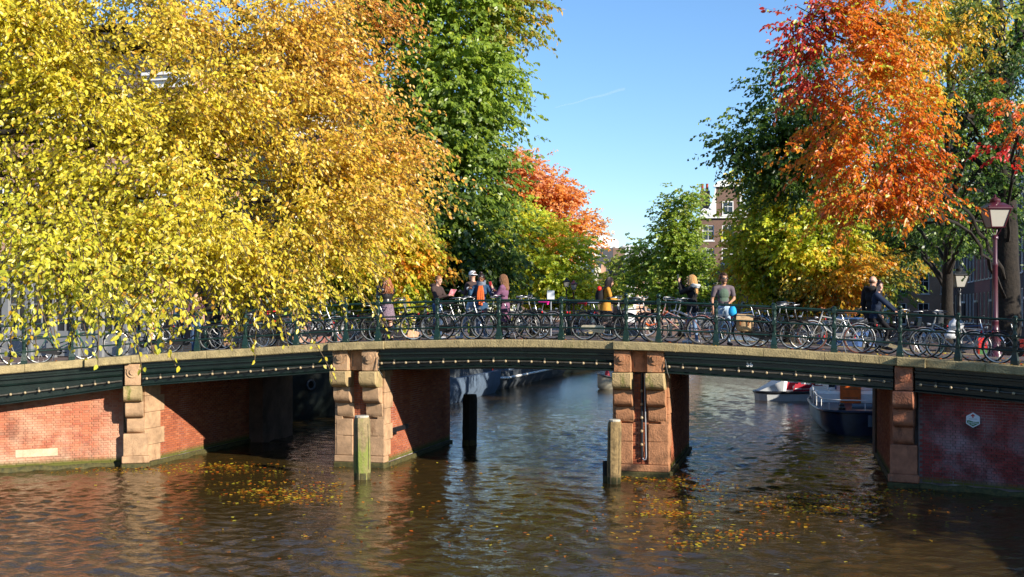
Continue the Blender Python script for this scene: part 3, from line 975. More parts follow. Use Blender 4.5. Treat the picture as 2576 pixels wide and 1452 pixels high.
def abutment(s, label, mossy, side, ext, SND='sandstone'):
    """Single console stack on the bridge end; `side` is +1 where the water side lies at +x."""
    root = link('abutment', None, bridge)
    root['label'] = label
    p, t, nn = fl(s, .42)
    R = basis(t)
    O = Vector((p.x, p.y, 0))
    zg = ztop(p.x) - .206
    W_ = .46
    stone(root, O, R, (0, -.10, zg - .285), (.40, .56, .56), M[SND], 'cap_stone')
    m = MB(); m.tube([(0, 0, 0), (0, -.035, 0)], .15, 20); m.tube([(0, -.03, 0), (0, -.075, 0)], .075, 16); m.box((0, -.014, .12), (.39, .03, .11))
    m.v = [tuple(R @ (Vector(q) + Vector((0, -.382, zg - .21))) + O) for q in m.v]
    brel(m).build('boss', M[SND], root, 40)
    hb = [(zg - .575 - .43, zg - .575 - .005, .54, .26), (zg - .575 - .86, zg - .575 - .435, .30, .22), (zg - .575 - 1.29, zg - .575 - .865, .08, .20)]
    for i, (z0, z1, d, bl) in enumerate(hb):
        console_stone(root, O, R, .0 + .03 * i * side, W_, d, z0, z1, M['mossstone'] if i < mossy else M[SND], bl)
    zb = hb[-1][0]
    if zb > .42:
        stone(root, O, R, (.05 * side, .12, (zb + .30) / 2), (.62, .34, zb - .30 - .005), M[SND])
    stone(root, O, R, (.05 * side, .10, .205), (.70, .38, .19), M[SND], 'base_stone', .02)
    stone(root, O, R, (.05 * side, .10, -.2), (.74, .42, .60), M['algae'], 'algae_foot', .03)
    # side towards the water: quoins then brick, running along the canal
    L = 6.3
    xs = .30 * side
    I3 = Matrix.Identity(3)
    e = O + R @ Vector((xs, 0, 0))
    E = Vector((e.x, e.y, 0))
    z = .12; k = 0
    while z < zg - .62:
        h = min(.44, zg - .60 - z)
        dl = .95 if k % 2 else .75
        stone(root, E, I3, (-.10 * side, dl / 2 - .0, z + h / 2), (.20, dl, h - .006), M[SND], 'quoin_stone')
        z += h; k += 1
    stone(root, E, I3, (-.35 * side, L / 2 + .1, (zg - .6 - 1) / 2), (.62, L, zg - .6 + 1), M['mortar_dark'], 'core', 0)
    stone(root, E, I3, (-.02 * side, L / 2 + .1, -.2), (.10, L, .62), M['algae'], 'algae_foot', .02)
    brick_field(root, E, I3, [((-.035 * side, .55, 0), (0, 1, 0), (side, 0, 0), L - .6, .12, zg - .62)], M['brickPa'], None)
    return root
A1 = abutment(SL, 'sunlit abutment with one console stack beside the orange brick wall', 1, 1, 0)
A2 = abutment(SR, 'shaded red abutment with one console stack beside the dark red wall', 0, -1, 0, 'redstone')

for xa_, xb_, ya_, nm_ in ((-19.9, -16.35, 33.0, 'left'), (2.2, 5.2, 34.0, 'right')):
    m = MB(); m.box(((xa_ + xb_) / 2, (ya_ + 35.2) / 2, .65), (xb_ - xa_, 35.2 - ya_, 3.2 if nm_ == 'left' else 3.3)); brel(m).build('return_wall', M['quay'], bridge)
# ------------------------------------------------------------------ wing walls, brick by brick
def wing_wall(sa, sb, off, name, label, mat_o, mat_s, mortar, n_single, quoin_at=None):
    c, _, _ = fl((sa + sb) / 2, off)
    root = empty(name, label, 'brick wall', (c.x, c.y, 0))
    K = 24
    m = MB(); rr = []
    for i in range(K + 1):
        s = lerp(sa, sb, i / K)
        p, t, nn = fl(s, off + .002); z = ztop(p.x) - .206 - girder_depth(s) * .5
        q = p + nn * .55
        rr.append([p + Vector((0, 0, -1)), p + Vector((0, 0, z)), q + Vector((0, 0, z)), q + Vector((0, 0, -1))])
    m.loft(rr); m.v = [tuple(Vector(v) - root.location) for v in m.v]
    m.build('mortar_bed', mortar, root)
    m = MB(); rr = []
    for i in range(K + 1):
        s = lerp(sa, sb, i / K); p, t, nn = fl(s, off - .05)
        w1 = .02 * math.sin(i * 2.1) + .015 * math.sin(i * 5.3)
        q = p + nn * .3
        rr.append([p + Vector((0, 0, -.6)), p + Vector((0, 0, .05 + w1)), p + nn * .05 + Vector((0, 0, .12 + w1)), q + Vector((0, 0, .15)), q + Vector((0, 0, -.6))])
    m.loft(rr); m.v = [tuple(Vector(v) - root.location) for v in m.v]
    m.build('algae_foot', M['algae'], root, 60)
    bricks = []
    r = 0
    z = .15
    full = MB(); full.box((0, 0, 0), (.205, .030, .051), ch=.004)
    # a plain box keeps it cheap
    full = MB(); full.box((0, 0, 0), (.208, .030, .052)); fme = full.mesh('brick', mat_o)
    half = MB(); half.box((0, 0, 0), (.098, .030, .052)); hme = half.mesh('brick', mat_o)
    zmax = 3.0
    while z < zmax:
        s = sa + .02 + (0.0 if r % 2 else .055)
        k = 0
        while s < sb - .05:
            L = .22 if (r % 2 == 0 or k % 2 == 0) and r % 2 == 0 else .11
            if r % 2 == 1:
                L = .11
            if rnd.random() < .0:
                L = .11
            if s + L > sb:
                break
            p, t, nn = fl(s + L / 2, off + rnd.uniform(-.005, .004))
            if z + .03 < ztop(p.x) - .206 - girder_depth(s) * .75:
                bricks.append((p + Vector((0, 0, z + .03)), math.atan2(t.y, t.x) + rnd.uniform(-.012, .012), L, rnd.random()))
            s += L; k += 1
        z += .0625; r += 1
    # those which show largest: inside the frame, nearest first
    def score(b):
        x, y, d = proj(b[0])
        vis = 1 if 4 < x < 2572 else 0
        return (-vis, -b[2] / d, d)
    order = sorted(range(len(bricks)), key=lambda i: score(bricks[i]))
    single = set(order[:n_single])
    for i in order[:n_single]:
        p, a, L, _ = bricks[i]
        o = link('brick', fme if L > .15 else hme, root, p - root.location)
        o.rotation_euler = (0, 0, a)
    m = MB(); col = []
    for i, (p, a, L, c) in enumerate(bricks):
        if i in single:
            continue
        m.box(p - root.location, (L - .012, .030, .052), Matrix.Rotation(a, 3, 'Z')); col.append(c)
    me = bpy.data.meshes.new('brickwork'); me.from_pydata(m.v, [], m.f); me.materials.append(mat_s)
    a_ = me.attributes.new('bc', 'FLOAT', 'POINT'); a_.data.foreach_set('value', np.repeat(np.array(col, dtype=np.float32), 8))
    bm = bmesh.new(); bm.from_mesh(me); bmesh.ops.recalc_face_normals(bm, faces=bm.faces); bm.to_mesh(me); bm.free()
    o = link('brickwork', me, root); o['kind'] = 'stuff'
    return root
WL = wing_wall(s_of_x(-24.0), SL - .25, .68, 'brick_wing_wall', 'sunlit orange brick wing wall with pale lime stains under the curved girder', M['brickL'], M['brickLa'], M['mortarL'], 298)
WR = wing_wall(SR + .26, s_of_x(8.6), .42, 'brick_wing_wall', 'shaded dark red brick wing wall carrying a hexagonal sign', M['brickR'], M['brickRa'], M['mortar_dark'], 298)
# repaired plaster patch on the left wall, stone edge at its left
sP = s_of_px(92, .68); p, t, nn = fl(sP, .665)
m = MB(); m.box((0, 0, 0), (1.02, .03, .20), ch=.008); o = m.build('repair_patch', pmat('pale_repair_mortar', (0.52, 0.40, 0.26), .9, var=.2, vscale=5, bump=.5), WL)
o.location = Vector((p.x, p.y, .46)) - WL.location; o.rotation_euler = (0, 0, math.atan2(t.y, t.x))

# hexagonal sign on the right wall
sP = s_of_px(2448, .38); p, t, nn = fl(sP, .375)
zc = CAMZ - (1057 - HY) / FPX * proj(p)[2]
sgn = empty('hexagonal_sign', 'small white and green hexagonal sign with red arrow on the dark red wall', 'sign', (p.x, p.y, zc), math.atan2(t.y, t.x))
m = MB(); hx = [(.172 * math.sin(k * PI / 3) * 1.0, .172 * math.cos(k * PI / 3)) for k in range(6)]
m.prism(hx, -.012, .012); m.build('plate', M['signwhite'], sgn)
m = MB(); g = [(-.128, -.070), (-.128, -.012), (-.085, -.008), (-.04, -.022), (.01, -.035), (.06, -.038), (.128, -.03), (.128, -.070), (0, -.146)]
m.prism(g, -.016, -.0125); m.build('green_field', M['signgreen'], sgn)
m = MB(); m.prism([(-.016, .055), (.016, .055), (.016, .11), (-.016, .11)], -.016, -.0125); m.prism([(0, .145), (-.05, .095), (-.032, .085), (0, .115), (.032, .085), (.05, .095)], -.0175, -.0165); m.build('arrow', M['arrowred'], sgn)
rx = Matrix.Rotation(PI / 2, 4, 'X')
text_obj('lettering', 'Grachten', .058, M['signwhite'], sgn, Matrix.Translation((0, -.0185, -.060)) @ rx, .001, .001)
text_obj('lettering', 'route', .036, M['signwhite'], sgn, Matrix.Translation((0, -.0185, -.100)) @ rx, .001, .001)
m = MB()
for zz, w_ in ((.030, .17), (.016, .19)):
    m.prism([(-w_ / 2, zz), (w_ / 2, zz), (w_ / 2, zz + .004), (-w_ / 2, zz + .004)], -.0150, -.0125)
m.build('fine_print', M['greyguard'], sgn)

# ------------------------------------------------------------------ mooring piles
def pile(px, ybase, ytop, wpx, label, mat, top_mat, lean=0.0, plate=None):
    D = FPX * CAMZ / (ybase - HY)
    g = atz(px, D, 0); zt = CAMZ - (ytop - HY) / FPX * D; r = wpx / 2 / FPX * D
    root = empty('mooring_pile', label, 'mooring pile', g, rnd.uniform(0, 1))
    m = MB(); prof = [(r * .95, -1.2), (r * 1.02, -.2), (r * 1.0, .1), (r * 1.03, .5), (r * 1.0, zt * .6), (r * 1.0, zt - .16), (r * .93, zt - .03), (r * .88, zt)]
    n = 12
    rings = []
    for rr, z in prof:
        rings.append([Vector((rr * math.cos(2 * PI * k / n) * (1 + .08 * math.sin(k * 2.3 + z) + .03 * math.sin(k * 5.1 + 7 * z)), rr * math.sin(2 * PI * k / n) * (1 + .08 * math.cos(k * 3.1 + .5 * z)), z)) for k in range(n)])
    m.loft(rings)
    m.build('post', mat, root, 50)
    if top_mat:
        m = MB(); m.lathe([(r * .90, zt - .005), (r * .92, zt + .02), (r * .86, zt + .045)], 12); m.build('top', top_mat, root)
    m = MB(); m.lathe([(r * 1.045, -.3), (r * 1.05, .12), (r * 1.03, .16)], 12); m.build('algae_foot', M['algae'], root, 50)
    m = MB()
    for k in range(4):
        a = k * 1.7 + .4; m.tube([(r * 1.0 * math.cos(a), r * 1.0 * math.sin(a), .25), (r * 1.02 * math.cos(a + .05), r * 1.02 * math.sin(a + .05), zt * .55), (r * .99 * math.cos(a), r * .99 * math.sin(a), zt - .15)], .008, 4)
    m.build('crack', M['pile_dark'], root)
    root.rotation_euler = (0, lean, root.rotation_euler.z)
    return root
pile(912, 1205, 1050, 40, 'mossy green mooring pile before the sunlit pier', M['wood_pile'], M['pile_top'], -.012)
pile(1545, 1216, 1060, 33, 'brown mooring pile with pale top before the half-shaded pier', M['wood_pile2'], M['pile_top'], .006)
pile(1525, 1212, 1168, 16, 'short dark stump beside the brown mooring pile', M['pile_dark'], None)
pile(1181, 1119, 992, 36, 'black mooring pile standing behind the sunlit pier', M['pile_dark'], None, .01)

# ------------------------------------------------------------------ railings
def post_meshes(ball):
    m = MB()
    m.box((0, 0, .05), (.155, .155, .10), ch=.008)
    # flared foot: a square pyramid stump
    rings = []
    for w_, z in ((.15, .10), (.13, .16), (.098, .25), (.088, .30)):
        h = w_ / 2
        rings.append([Vector((-h, -h, z)), Vector((h, -h, z)), Vector((h, h, z)), Vector((-h, h, z))])
    m.loft(rings)
    m.box((0, 0, .335), (.10, .10, .10), ch=.008)
    m.lathe([(.040, .38), (.050, .42), (.040, .50), (.046, .56), (.05, .575)], 14)
    m.box((0, 0, .625), (.105, .105, .11), ch=.008)
    m.lathe([(.048, .68), (.05, .70), (.036, .73), (.050, .80), (.052, .86), (.036, .93), (.046, .95)], 14)
    m.box((0, 0, .995), (.105, .105, .12), ch=.008)
    post = m.mesh('post', M['railing'], 40)
    m = MB()
    if ball:
        m.lathe([(.052, 1.052), (.046, 1.07), (.024, 1.085), (.024, 1.10), (.05, 1.115)], 14)
        m.ball((0, 0, 1.155), (.060, .060, .056), 14)
    else:
        m.lathe([(.058, 1.053), (.062, 1.065), (.045, 1.085), (.015, 1.10)], 14)
    return post, m.mesh('finial', M['railing'], 50)
PM, PB = post_meshes(False), post_meshes(True)
RAILS = [(1.0, .030), (.63, .022), (.315, .022)]
near_px = [-60, 60, 180, 300, 400, 496, 617, 745, 870, 951, 1100, 1255, 1412, 1575, 1657, 1801, 1947, 2098, 2264, 2410, 2553]
ball_px = {870, 951, 1575, 1657, 2264, 300, 400}
root = empty('bridge_railing', 'dark green iron railing on the near edge of the bridge', 'railing', (-6, 28.2, 3.3))
RO = root.location.copy()
OFF = .17
pts_s = [s_of_px(p, OFF) for p in near_px if p > 0]
pts_s = [pts_s[0] - 2.6, pts_s[0] - 1.3] + pts_s + [pts_s[-1] + 1.5, pts_s[-1] + 3.0]
flags = [False, False] + [p in ball_px for p in near_px if p > 0] + [False, False]
for s, fb in zip(pts_s, flags):
    p, t, nn = fl(s, OFF)
    pm, fm = PB if fb else PM
    o = link('post', pm, root, p + Vector((0, 0, ztop(p.x) - .003)) - RO); o.rotation_euler = (0, 0, math.atan2(t.y, t.x))
    f = link('finial', fm, o)
for h, r in RAILS:
    pts = []
    for i in range(len(pts_s) - 1):
        for k in range(4):
            s = lerp(pts_s[i], pts_s[i + 1], k / 4); p, t, nn = fl(s, OFF)
            # straight bar between two posts
            pa, _, _ = fl(pts_s[i], OFF); pb, _, _ = fl(pts_s[i + 1], OFF)
            q = pa.lerp(pb, k / 4); z = lerp(ztop(pa.x), ztop(pb.x), k / 4)
            pts.append(q + Vector((0, 0, z + h - .0)) - RO)
    m = MB(); m.tube(pts, r, 8); m.build('rail', M['railing'], root, 60)
root = empty('bridge_railing', 'dark green iron railing on the far edge of the bridge', 'railing', (-6, Y_FAR, 3.3))
RO = root.location.copy()
fx = [-19.2 + 1.55 * i for i in range(16)]
for i, x in enumerate(fx):
    pm, fm = PB if i in (5, 6, 10) else PM
    o = link('post', pm, root, Vector((x, Y_FAR, deck_z(x) + .01)) - RO); link('finial', fm, o)
for h, r in RAILS:
    m = MB(); m.tube([Vector((x, Y_FAR, deck_z(x) + .01 + h)) - RO for x in fx], r, 8); m.build('rail', M['railing'], root, 60)
# ================================================================== TREES
# linear leaf colours
YEL, YGR, GOLD = (0.88, 0.73, 0.06), (0.56, 0.64, 0.05), (0.82, 0.46, 0.035)
ORG, DORG, PEACH = (0.84, 0.28, 0.022), (0.74, 0.15, 0.012), (0.85, 0.42, 0.10)
GRN, DGRN, LGRN = (0.10, 0.18, 0.024), (0.034, 0.085, 0.018), (0.30, 0.41, 0.045)
RED, PINK, OLV = (0.58, 0.028, 0.022), (0.76, 0.33, 0.17), (0.30, 0.30, 0.04)
CRIM = (0.55, 0.03, 0.05)

LEAF6 = np.array([[0, 0, 0], [.32, .27, .06], [.70, .22, .045], [1, 0, -.07], [.70, -.22, .045], [.32, -.27, .06]])
LEAF6_F = np.array([[0, 3, 2, 1], [0, 5, 4, 3]])
LEAF4 = np.array([[0, 0, 0], [.48, .30, .06], [1, 0, -.04], [.48, -.30, .06]])
LEAF4_F = np.array([[0, 3, 2, 1]])

def norm(a):
    return a / np.maximum(np.linalg.norm(a, axis=1, keepdims=True), 1e-9)

LIGHT = -np.array(SUN_D)
def leaf_frames(ax, rs, flat=0.6, turn=.7):
    # blades turn their faces up and to the light
    n = rs.normal(0, .55, ax.shape) + LIGHT[None] * turn; n[:, 2] += flat
    v = norm(np.cross(n, ax)); w = np.cross(ax, v)
    return v, w

def build_leaves(name, pos, ax, v, w, size, col, tmpl, faces, mat, parent, origin):
    N = len(pos); k = len(tmpl)
    P = (pos[:, None, :] + size[:, None, None] * (tmpl[None, :, 0:1] * ax[:, None, :] + tmpl[None, :, 1:2] * v[:, None, :] + tmpl[None, :, 2:3] * w[:, None, :])).reshape(-1, 3) - np.array(origin)
    F = (faces[None] + (np.arange(N) * k)[:, None, None]).reshape(-1, 4)
    me = bpy.data.meshes.new(name)
    me.vertices.add(len(P)); me.vertices.foreach_set('co', P.astype(np.float32).ravel())
    me.loops.add(F.size); me.loops.foreach_set('vertex_index', F.astype(np.int32).ravel())
    me.polygons.add(len(F)); me.polygons.foreach_set('loop_start', np.arange(0, F.size, 4, dtype=np.int32))
    me.update(calc_edges=True)
    a = me.attributes.new('leafcol', 'FLOAT_COLOR', 'POINT')
    c4 = np.ones((N, 4), dtype=np.float32); c4[:, :3] = col
    a.data.foreach_set('color', np.repeat(c4, k, axis=0).ravel())
    me.materials.append(mat)
    o = link(name, me, parent); o['kind'] = 'stuff'
    return o

def limb(mb, pts, r0, r1, n=7, wig=0.0, sub=5):
    """A tapered limb through control points, with a little wander."""
    pts = [Vector(p) for p in pts]
    full = [pts[0]] + pts + [pts[-1]]
    out = []
    for i in range(1, len(full) - 2):
        for k in range(sub):
            out.append(Vector(_cat(full[i - 1], full[i], full[i + 1], full[i + 2], k / sub)))
    out.append(pts[-1])
    N = len(out)
    for i in range(1, N - 1):
        out[i] += Vector((rnd.uniform(-wig, wig), rnd.uniform(-wig, wig), rnd.uniform(-wig, wig)))
    mb.tube(out, [lerp(r0, r1, (i / (N - 1)) ** .8) for i in range(N)], n)
    return out

def make_tree(label, base, r_trunk, top, lobes, n_leaf, size, palette, group=None, seed=1, near=False, limbs=True, per=16, spread=.55, droop=.45, clump_r=.9, clumps=26,
              shell=.55, twigs=False, trunk_pts=None, extra_limbs=(), singles=0, name='tree', twig_len=.7, jitter=.25, flat=.6, limb_r=.30, turn=.7, limb_every=1):
    rs = np.random.default_rng(seed)
    base = Vector(base)
    root = empty(name, label, 'tree', base, 0, group)
    org = np.array(base)
    # ---- trunk and limbs
    m = MB()
    tp = trunk_pts or [base + Vector((0, 0, -.3)), base + Vector((.05, .02, (top - base.z) * .3)), base + Vector((-.08, .05, (top - base.z) * .55)), base + Vector((.05, 0, (top - base.z) * .85))]
    tl = limb(m, tp, r_trunk, r_trunk * .28, 10, .02)
    # buttress
    m.lathe([(r_trunk * 1.35, base.z - .3), (r_trunk * 1.25, base.z + .05), (r_trunk * 1.02, base.z + .5)], 10, Matrix.Translation((base.x, base.y, 0)))
    m.v = [tuple(Vector(p) - base) for p in m.v]
    m.build('trunk', M['bark'], root, 60)
    m = MB()
    cl = []
    for li, lb in enumerate(lobes):
        c, r = Vector(lb[0]), lb[1]
        if limbs and li % limb_every == 0 and (len(lb) < 4 or lb[3] >= 1.0):
            # leave the trunk somewhere below the lobe
            zt = c.z - max(1.0, (c - base).length * .22)
            j = min(range(len(tl)), key=lambda i: abs(tl[i].z - zt) + (0 if tl[i].z > base.z + 2 else 5))
            st = tl[j]
            mid = st.lerp(c, .5) + Vector((0, 0, .5 + .04 * (c - st).length))
            rr = r_trunk * limb_r
            pts = limb(m, [st, st.lerp(mid, .5) + Vector((0, 0, .2)), mid, c], rr, .035, 6, .06)
            for q in range(6 if limb_r > .2 else 3):
                a = pts[rnd.randrange(len(pts) // 2, len(pts))]
                dv = Vector(rs.normal(0, 1, 3)); dv.normalize()
                e = c + Vector((dv.x * r[0] * .8, dv.y * r[1] * .8, dv.z * r[2] * .7))
                limb(m, [a, a.lerp(e, .5) + Vector((0, 0, .15)), e], .045, .012, 4, .04, 4)
    for pts, ra, rb in extra_limbs:
        limb(m, pts, ra, rb, 8, .05)
    if m.v:
        m.v = [tuple(Vector(p) - base) for p in m.v]
        m.build('limb', M['bark'], root, 60)
    # ---- sprays of leaves
    vol = np.array([lb[1][0] * lb[1][1] + lb[1][0] * lb[1][2] for lb in lobes]) * np.array([lb[3] if len(lb) > 3 else 1.0 for lb in lobes])
    share = vol / vol.sum()
    POS, AX, COLS, TW = [], [], [], []
    for lb, sh in zip(lobes, share):
        c, r = np.array(lb[0]), np.array(lb[1])
        nsp = max(4, int(n_leaf * sh / per))
        ncl = max(5, int(clumps * (r[0] * r[2]) / (1.5 ** 2)))
        # clump centres lean to the outside
        u = norm(rs.normal(0, 1, (ncl, 3))); rad = shell + (1 - shell) * rs.random((ncl, 1)) ** .6
        cc = c + u * rad * r
        ci = rs.integers(0, ncl, nsp)
        o = cc[ci] + rs.normal(0, 1, (nsp, 3)) * clump_r * np.array([.5, .5, .38])
        out = norm((o - c) / r + rs.normal(0, .35, (nsp, 3)))
        d = out.copy(); d[:, 2] = d[:, 2] * .35 - droop * .55 + rs.normal(0, .18, nsp)
        d = norm(d)
        Ls = twig_len * rs.uniform(.6, 1.3, (nsp, 1))
        tone = rs.random(ncl)[ci] * .6 + rs.random(nsp) * .4
        t = np.tile((np.arange(per) + .6) / per, (nsp, 1)) + rs.normal(0, .03, (nsp, per))
        sag = np.zeros((nsp, per, 3)); sag[:, :, 2] = -.28 * droop * (t ** 2) * Ls
        p = o[:, None, :] + d[:, None, :] * (t * Ls)[:, :, None] + sag
        side = norm(np.cross(d, np.tile([0, 0, 1.0], (nsp, 1))) + rs.normal(0, .2, (nsp, 3)))
        sg = np.where(np.arange(per) % 2 == 0, 1.0, -1.0)[None, :, None]
        a = d[:, None, :] * .55 + side[:, None, :] * sg * spread + rs.normal(0, jitter, (nsp, per, 3))
        a[:, :, 2] -= droop * rs.uniform(.5, 1.5, (nsp, per))
        p = p + rs.normal(0, .03, p.shape)
        POS.append(p.reshape(-1, 3)); AX.append(norm(a.reshape(-1, 3)))
        pal = lb[2] if len(lb) > 2 and lb[2] is not None else palette
        COLS.append(pal(p.reshape(-1, 3), np.repeat(tone, per), rs))
        if twigs:
            TW.append((o, o + d * Ls * .55 + np.array([0, 0, -.28 * droop * .3]) * Ls, o + d * Ls + np.array([0, 0, -.28 * droop]) * Ls))
    pos, ax, col = np.concatenate(POS), np.concatenate(AX), np.clip(np.concatenate(COLS), .004, .9)
    vv, ww = leaf_frames(ax, rs, flat, turn)
    sz = size * rs.uniform(.7, 1.25, len(pos))
    if twigs:
        o, mi, e = [np.concatenate(x) for x in zip(*TW)]
        k = len(o); pts = np.concatenate([o, mi, e]) - org
        off = np.array([[0.006, 0, 0], [-.003, .005, 0], [-.003, -.005, 0]])
        P = np.concatenate([(pts[:, None, :] + off[None] * s).reshape(-1, 3) for s in (1,)])
        Fs = []
        ids = np.arange(k)
        for a_, b_ in ((0, k), (k, 2 * k)):
            for q in range(3):
                r_ = (q + 1) % 3
                Fs.append(np.stack([(ids + a_) * 3 + q, (ids + a_) * 3 + r_, (ids + b_) * 3 + r_, (ids + b_) * 3 + q], 1))
        F = np.concatenate(Fs)
        me = bpy.data.meshes.new('twigs'); me.vertices.add(len(P)); me.vertices.foreach_set('co', P.astype(np.float32).ravel())
        me.loops.add(F.size); me.loops.foreach_set('vertex_index', F.astype(np.int32).ravel())
        me.polygons.add(len(F)); me.polygons.foreach_set('loop_start', np.arange(0, F.size, 4, dtype=np.int32)); me.update(calc_edges=True)
        me.materials.append(M['twig']); o_ = link('twigs', me, root); o_['kind'] = 'stuff'
    keep = np.ones(len(pos), bool)
    if singles:
        # the leaves which show largest: nearest to the eye and inside the frame
        dep = -SN * pos[:, 0] + CS * pos[:, 1]; lat = CS * pos[:, 0] + SN * pos[:, 1]
        px = CX + lat / dep * FPX; py = HY - (pos[:, 2] - CAMZ) / dep * FPX
        ins = (px > 20) & (px < 2550) & (py > 20) & (py < 1420)
        # facing area
        view = norm(pos - np.array([0, 0, CAMZ])); face = np.abs((ww * view).sum(1))
        sc = np.where(ins, sz / dep * (.3 + face), 0)
        pick = np.argsort(-sc)[:singles]
        keep[pick] = False
        me = bpy.data.meshes.new('leaf'); me.from_pydata([tuple(q) for q in LEAF6], [], [tuple(q) for q in LEAF6_F])
        me.materials.append(M['leaf_single' if name == 'x' else 'leaf1'])
        for i in pick:
            o = link('leaf', me, root)
            R = Matrix((Vector(ax[i]), Vector(vv[i]), Vector(ww[i]))).transposed() * float(sz[i])
            o.matrix_local = Matrix.Translation(Vector(pos[i] - org)) @ R.to_4x4()
            o.color = (*[float(x) for x in col[i]], 1)
    tm, fc = (LEAF6, LEAF6_F) if near else (LEAF4, LEAF4_F)
    build_leaves('crown', pos[keep], ax[keep], vv[keep], ww[keep], sz[keep], col[keep], tm, fc, M['leaf'], root, org)
    return root

def leafmat_single():
    m = leafmat('single_leaf')
    n, l = m.node_tree.nodes, m.node_tree.links
    a = [x for x in n if x.type == 'ATTRIBUTE'][0]
    oi = n.new('ShaderNodeObjectInfo')
    for lk in list(a.outputs['Color'].links):
        l.new(oi.outputs['Color'], lk.to_socket)
    return m
M['leaf1'] = leafmat_single()

def mixpal(*stops, var=.16):
    """Tone (0..1 per spray) picks along the stops."""
    st = np.array(stops)
    def f(p, tone, rs):
        t = np.clip(tone + rs.normal(0, .16, len(tone)), 0, 1) * (len(st) - 1)
        i = np.minimum(t.astype(int), len(st) - 2); k = (t - i)[:, None]
        c = st[i] * (1 - k) + st[i + 1] * k
        return c * rs.uniform(1 - var, 1 + var, (len(p), 1)) * rs.uniform(.93, 1.07, (len(p), 3))
    return f
def LB(px, py, D, rpx, rypx=None, rd=None, pal=None, dens=1.0):
    if callable(rd):
        rd, pal, dens = None, rd, (pal if pal is not None else 1.0)
    r = rpx / FPX * D; ry = (rypx or rpx) / FPX * D
    return (tuple(at(px, py, D)), (r, rd or r * .8, ry), pal, dens)

# ---- the big yellow tree leaning over the water from the near left bank
def pal_yellow(p, tone, rs):
    dep = -SN * p[:, 0] + CS * p[:, 1]; lat = CS * p[:, 0] + SN * p[:, 1]
    h = np.clip((p[:, 2] - 3.2) / 5.5, 0, 1); right = np.clip((lat + 7.5) / 7.0, 0, 1)
    o = np.clip(right * 1.15 + h * .5 - .66 + rs.normal(0, .16, len(p)) + (tone - .5) * .75, 0, 1)
    g = np.clip(.74 - h * .5 - right * .55 + (tone - .5) * .7 + rs.normal(0, .15, len(p)), 0, 1)
    c = np.tile(np.array(YEL), (len(p), 1))
    c = c * (1 - o[:, None]) + np.array(PEACH) * o[:, None]
    dark = np.clip((o - .55) * 1.6, 0, 1)[:, None] * (rs.random((len(p), 1)) < .5)
    c = c * (1 - dark) + np.array(ORG) * dark
    c = c * (1 - g[:, None]) + np.array(YGR) * g[:, None]
    odd = rs.random(len(p)) < .05
    c[odd] = np.array(GOLD)
    return c * rs.uniform(.82, 1.12, (len(p), 1))
base = Vector((-19.5, 10.5, QZL))
yl = [LB(-60, 60, 15, 330, 260), LB(250, 40, 15.5, 300, 240), LB(560, 60, 16, 280, 250), LB(790, 110, 16.5, 180, 200), LB(60, 330, 14, 300, 210), LB(360, 320, 14.5, 280, 210), LB(650, 330, 15.5, 270, 220), LB(860, 330, 16, 130, 160),
      LB(120, 560, 13.5, 260, 140), LB(430, 560, 14, 260, 150), LB(700, 560, 15, 240, 160), LB(910, 470, 16, 120, 120), LB(970, 450, 16.3, 85, 50, dens=.8), LB(885, 550, 15.5, 85, 55), LB(785, 620, 15, 80, 40), LB(680, 690, 14.5, 70, 34, dens=.7), LB(690, 770, 14, 50, 24, dens=.4),
      LB(560, 650, 14, 150, 60), LB(330, 630, 13.5, 190, 50, dens=.55), LB(110, 620, 13.2, 170, 50, dens=.42), LB(250, 680, 11, 130, 34, dens=.42), LB(390, 700, 11.2, 95, 36, dens=.55), LB(90, 660, 10.6, 110, 44, dens=.34), LB(280, 745, 11, 110, 18, dens=.30), LB(110, 725, 10.6, 120, 20, dens=.22), LB(320, 790, 11, 50, 10, dens=.22), LB(610, 735, 14, 60, 22, dens=.4),]
make_tree('huge yellow and orange tree drooping over the canal on the left', base, .42, 15, yl, 122000, .066, pal_yellow, seed=11, near=True, singles=296, twigs=True, per=14, droop=.5, spread=.6, clump_r=.5, clumps=26,
          twig_len=.5, jitter=.3, flat=.3, limb_r=.15, limb_every=2, extra_limbs=[([at(-200, 260, 16), at(100, 240, 15.5), at(420, 300, 15), at(700, 360, 15.5), at(860, 330, 16)], .10, .02), ([at(-200, 480, 15), at(80, 400, 15), at(300, 350, 15), at(560, 300, 16), at(720, 210, 16)], .09, .02),
          ([at(-150, 60, 17), at(200, 130, 16.5), at(480, 110, 16.5), at(640, 40, 17)], .10, .03), ([at(560, 0, 17), at(700, 80, 17), at(860, 60, 17)], .06, .02), ([at(500, 420, 15), at(560, 520, 14.8), at(600, 640, 14.5)], .03, .01)])

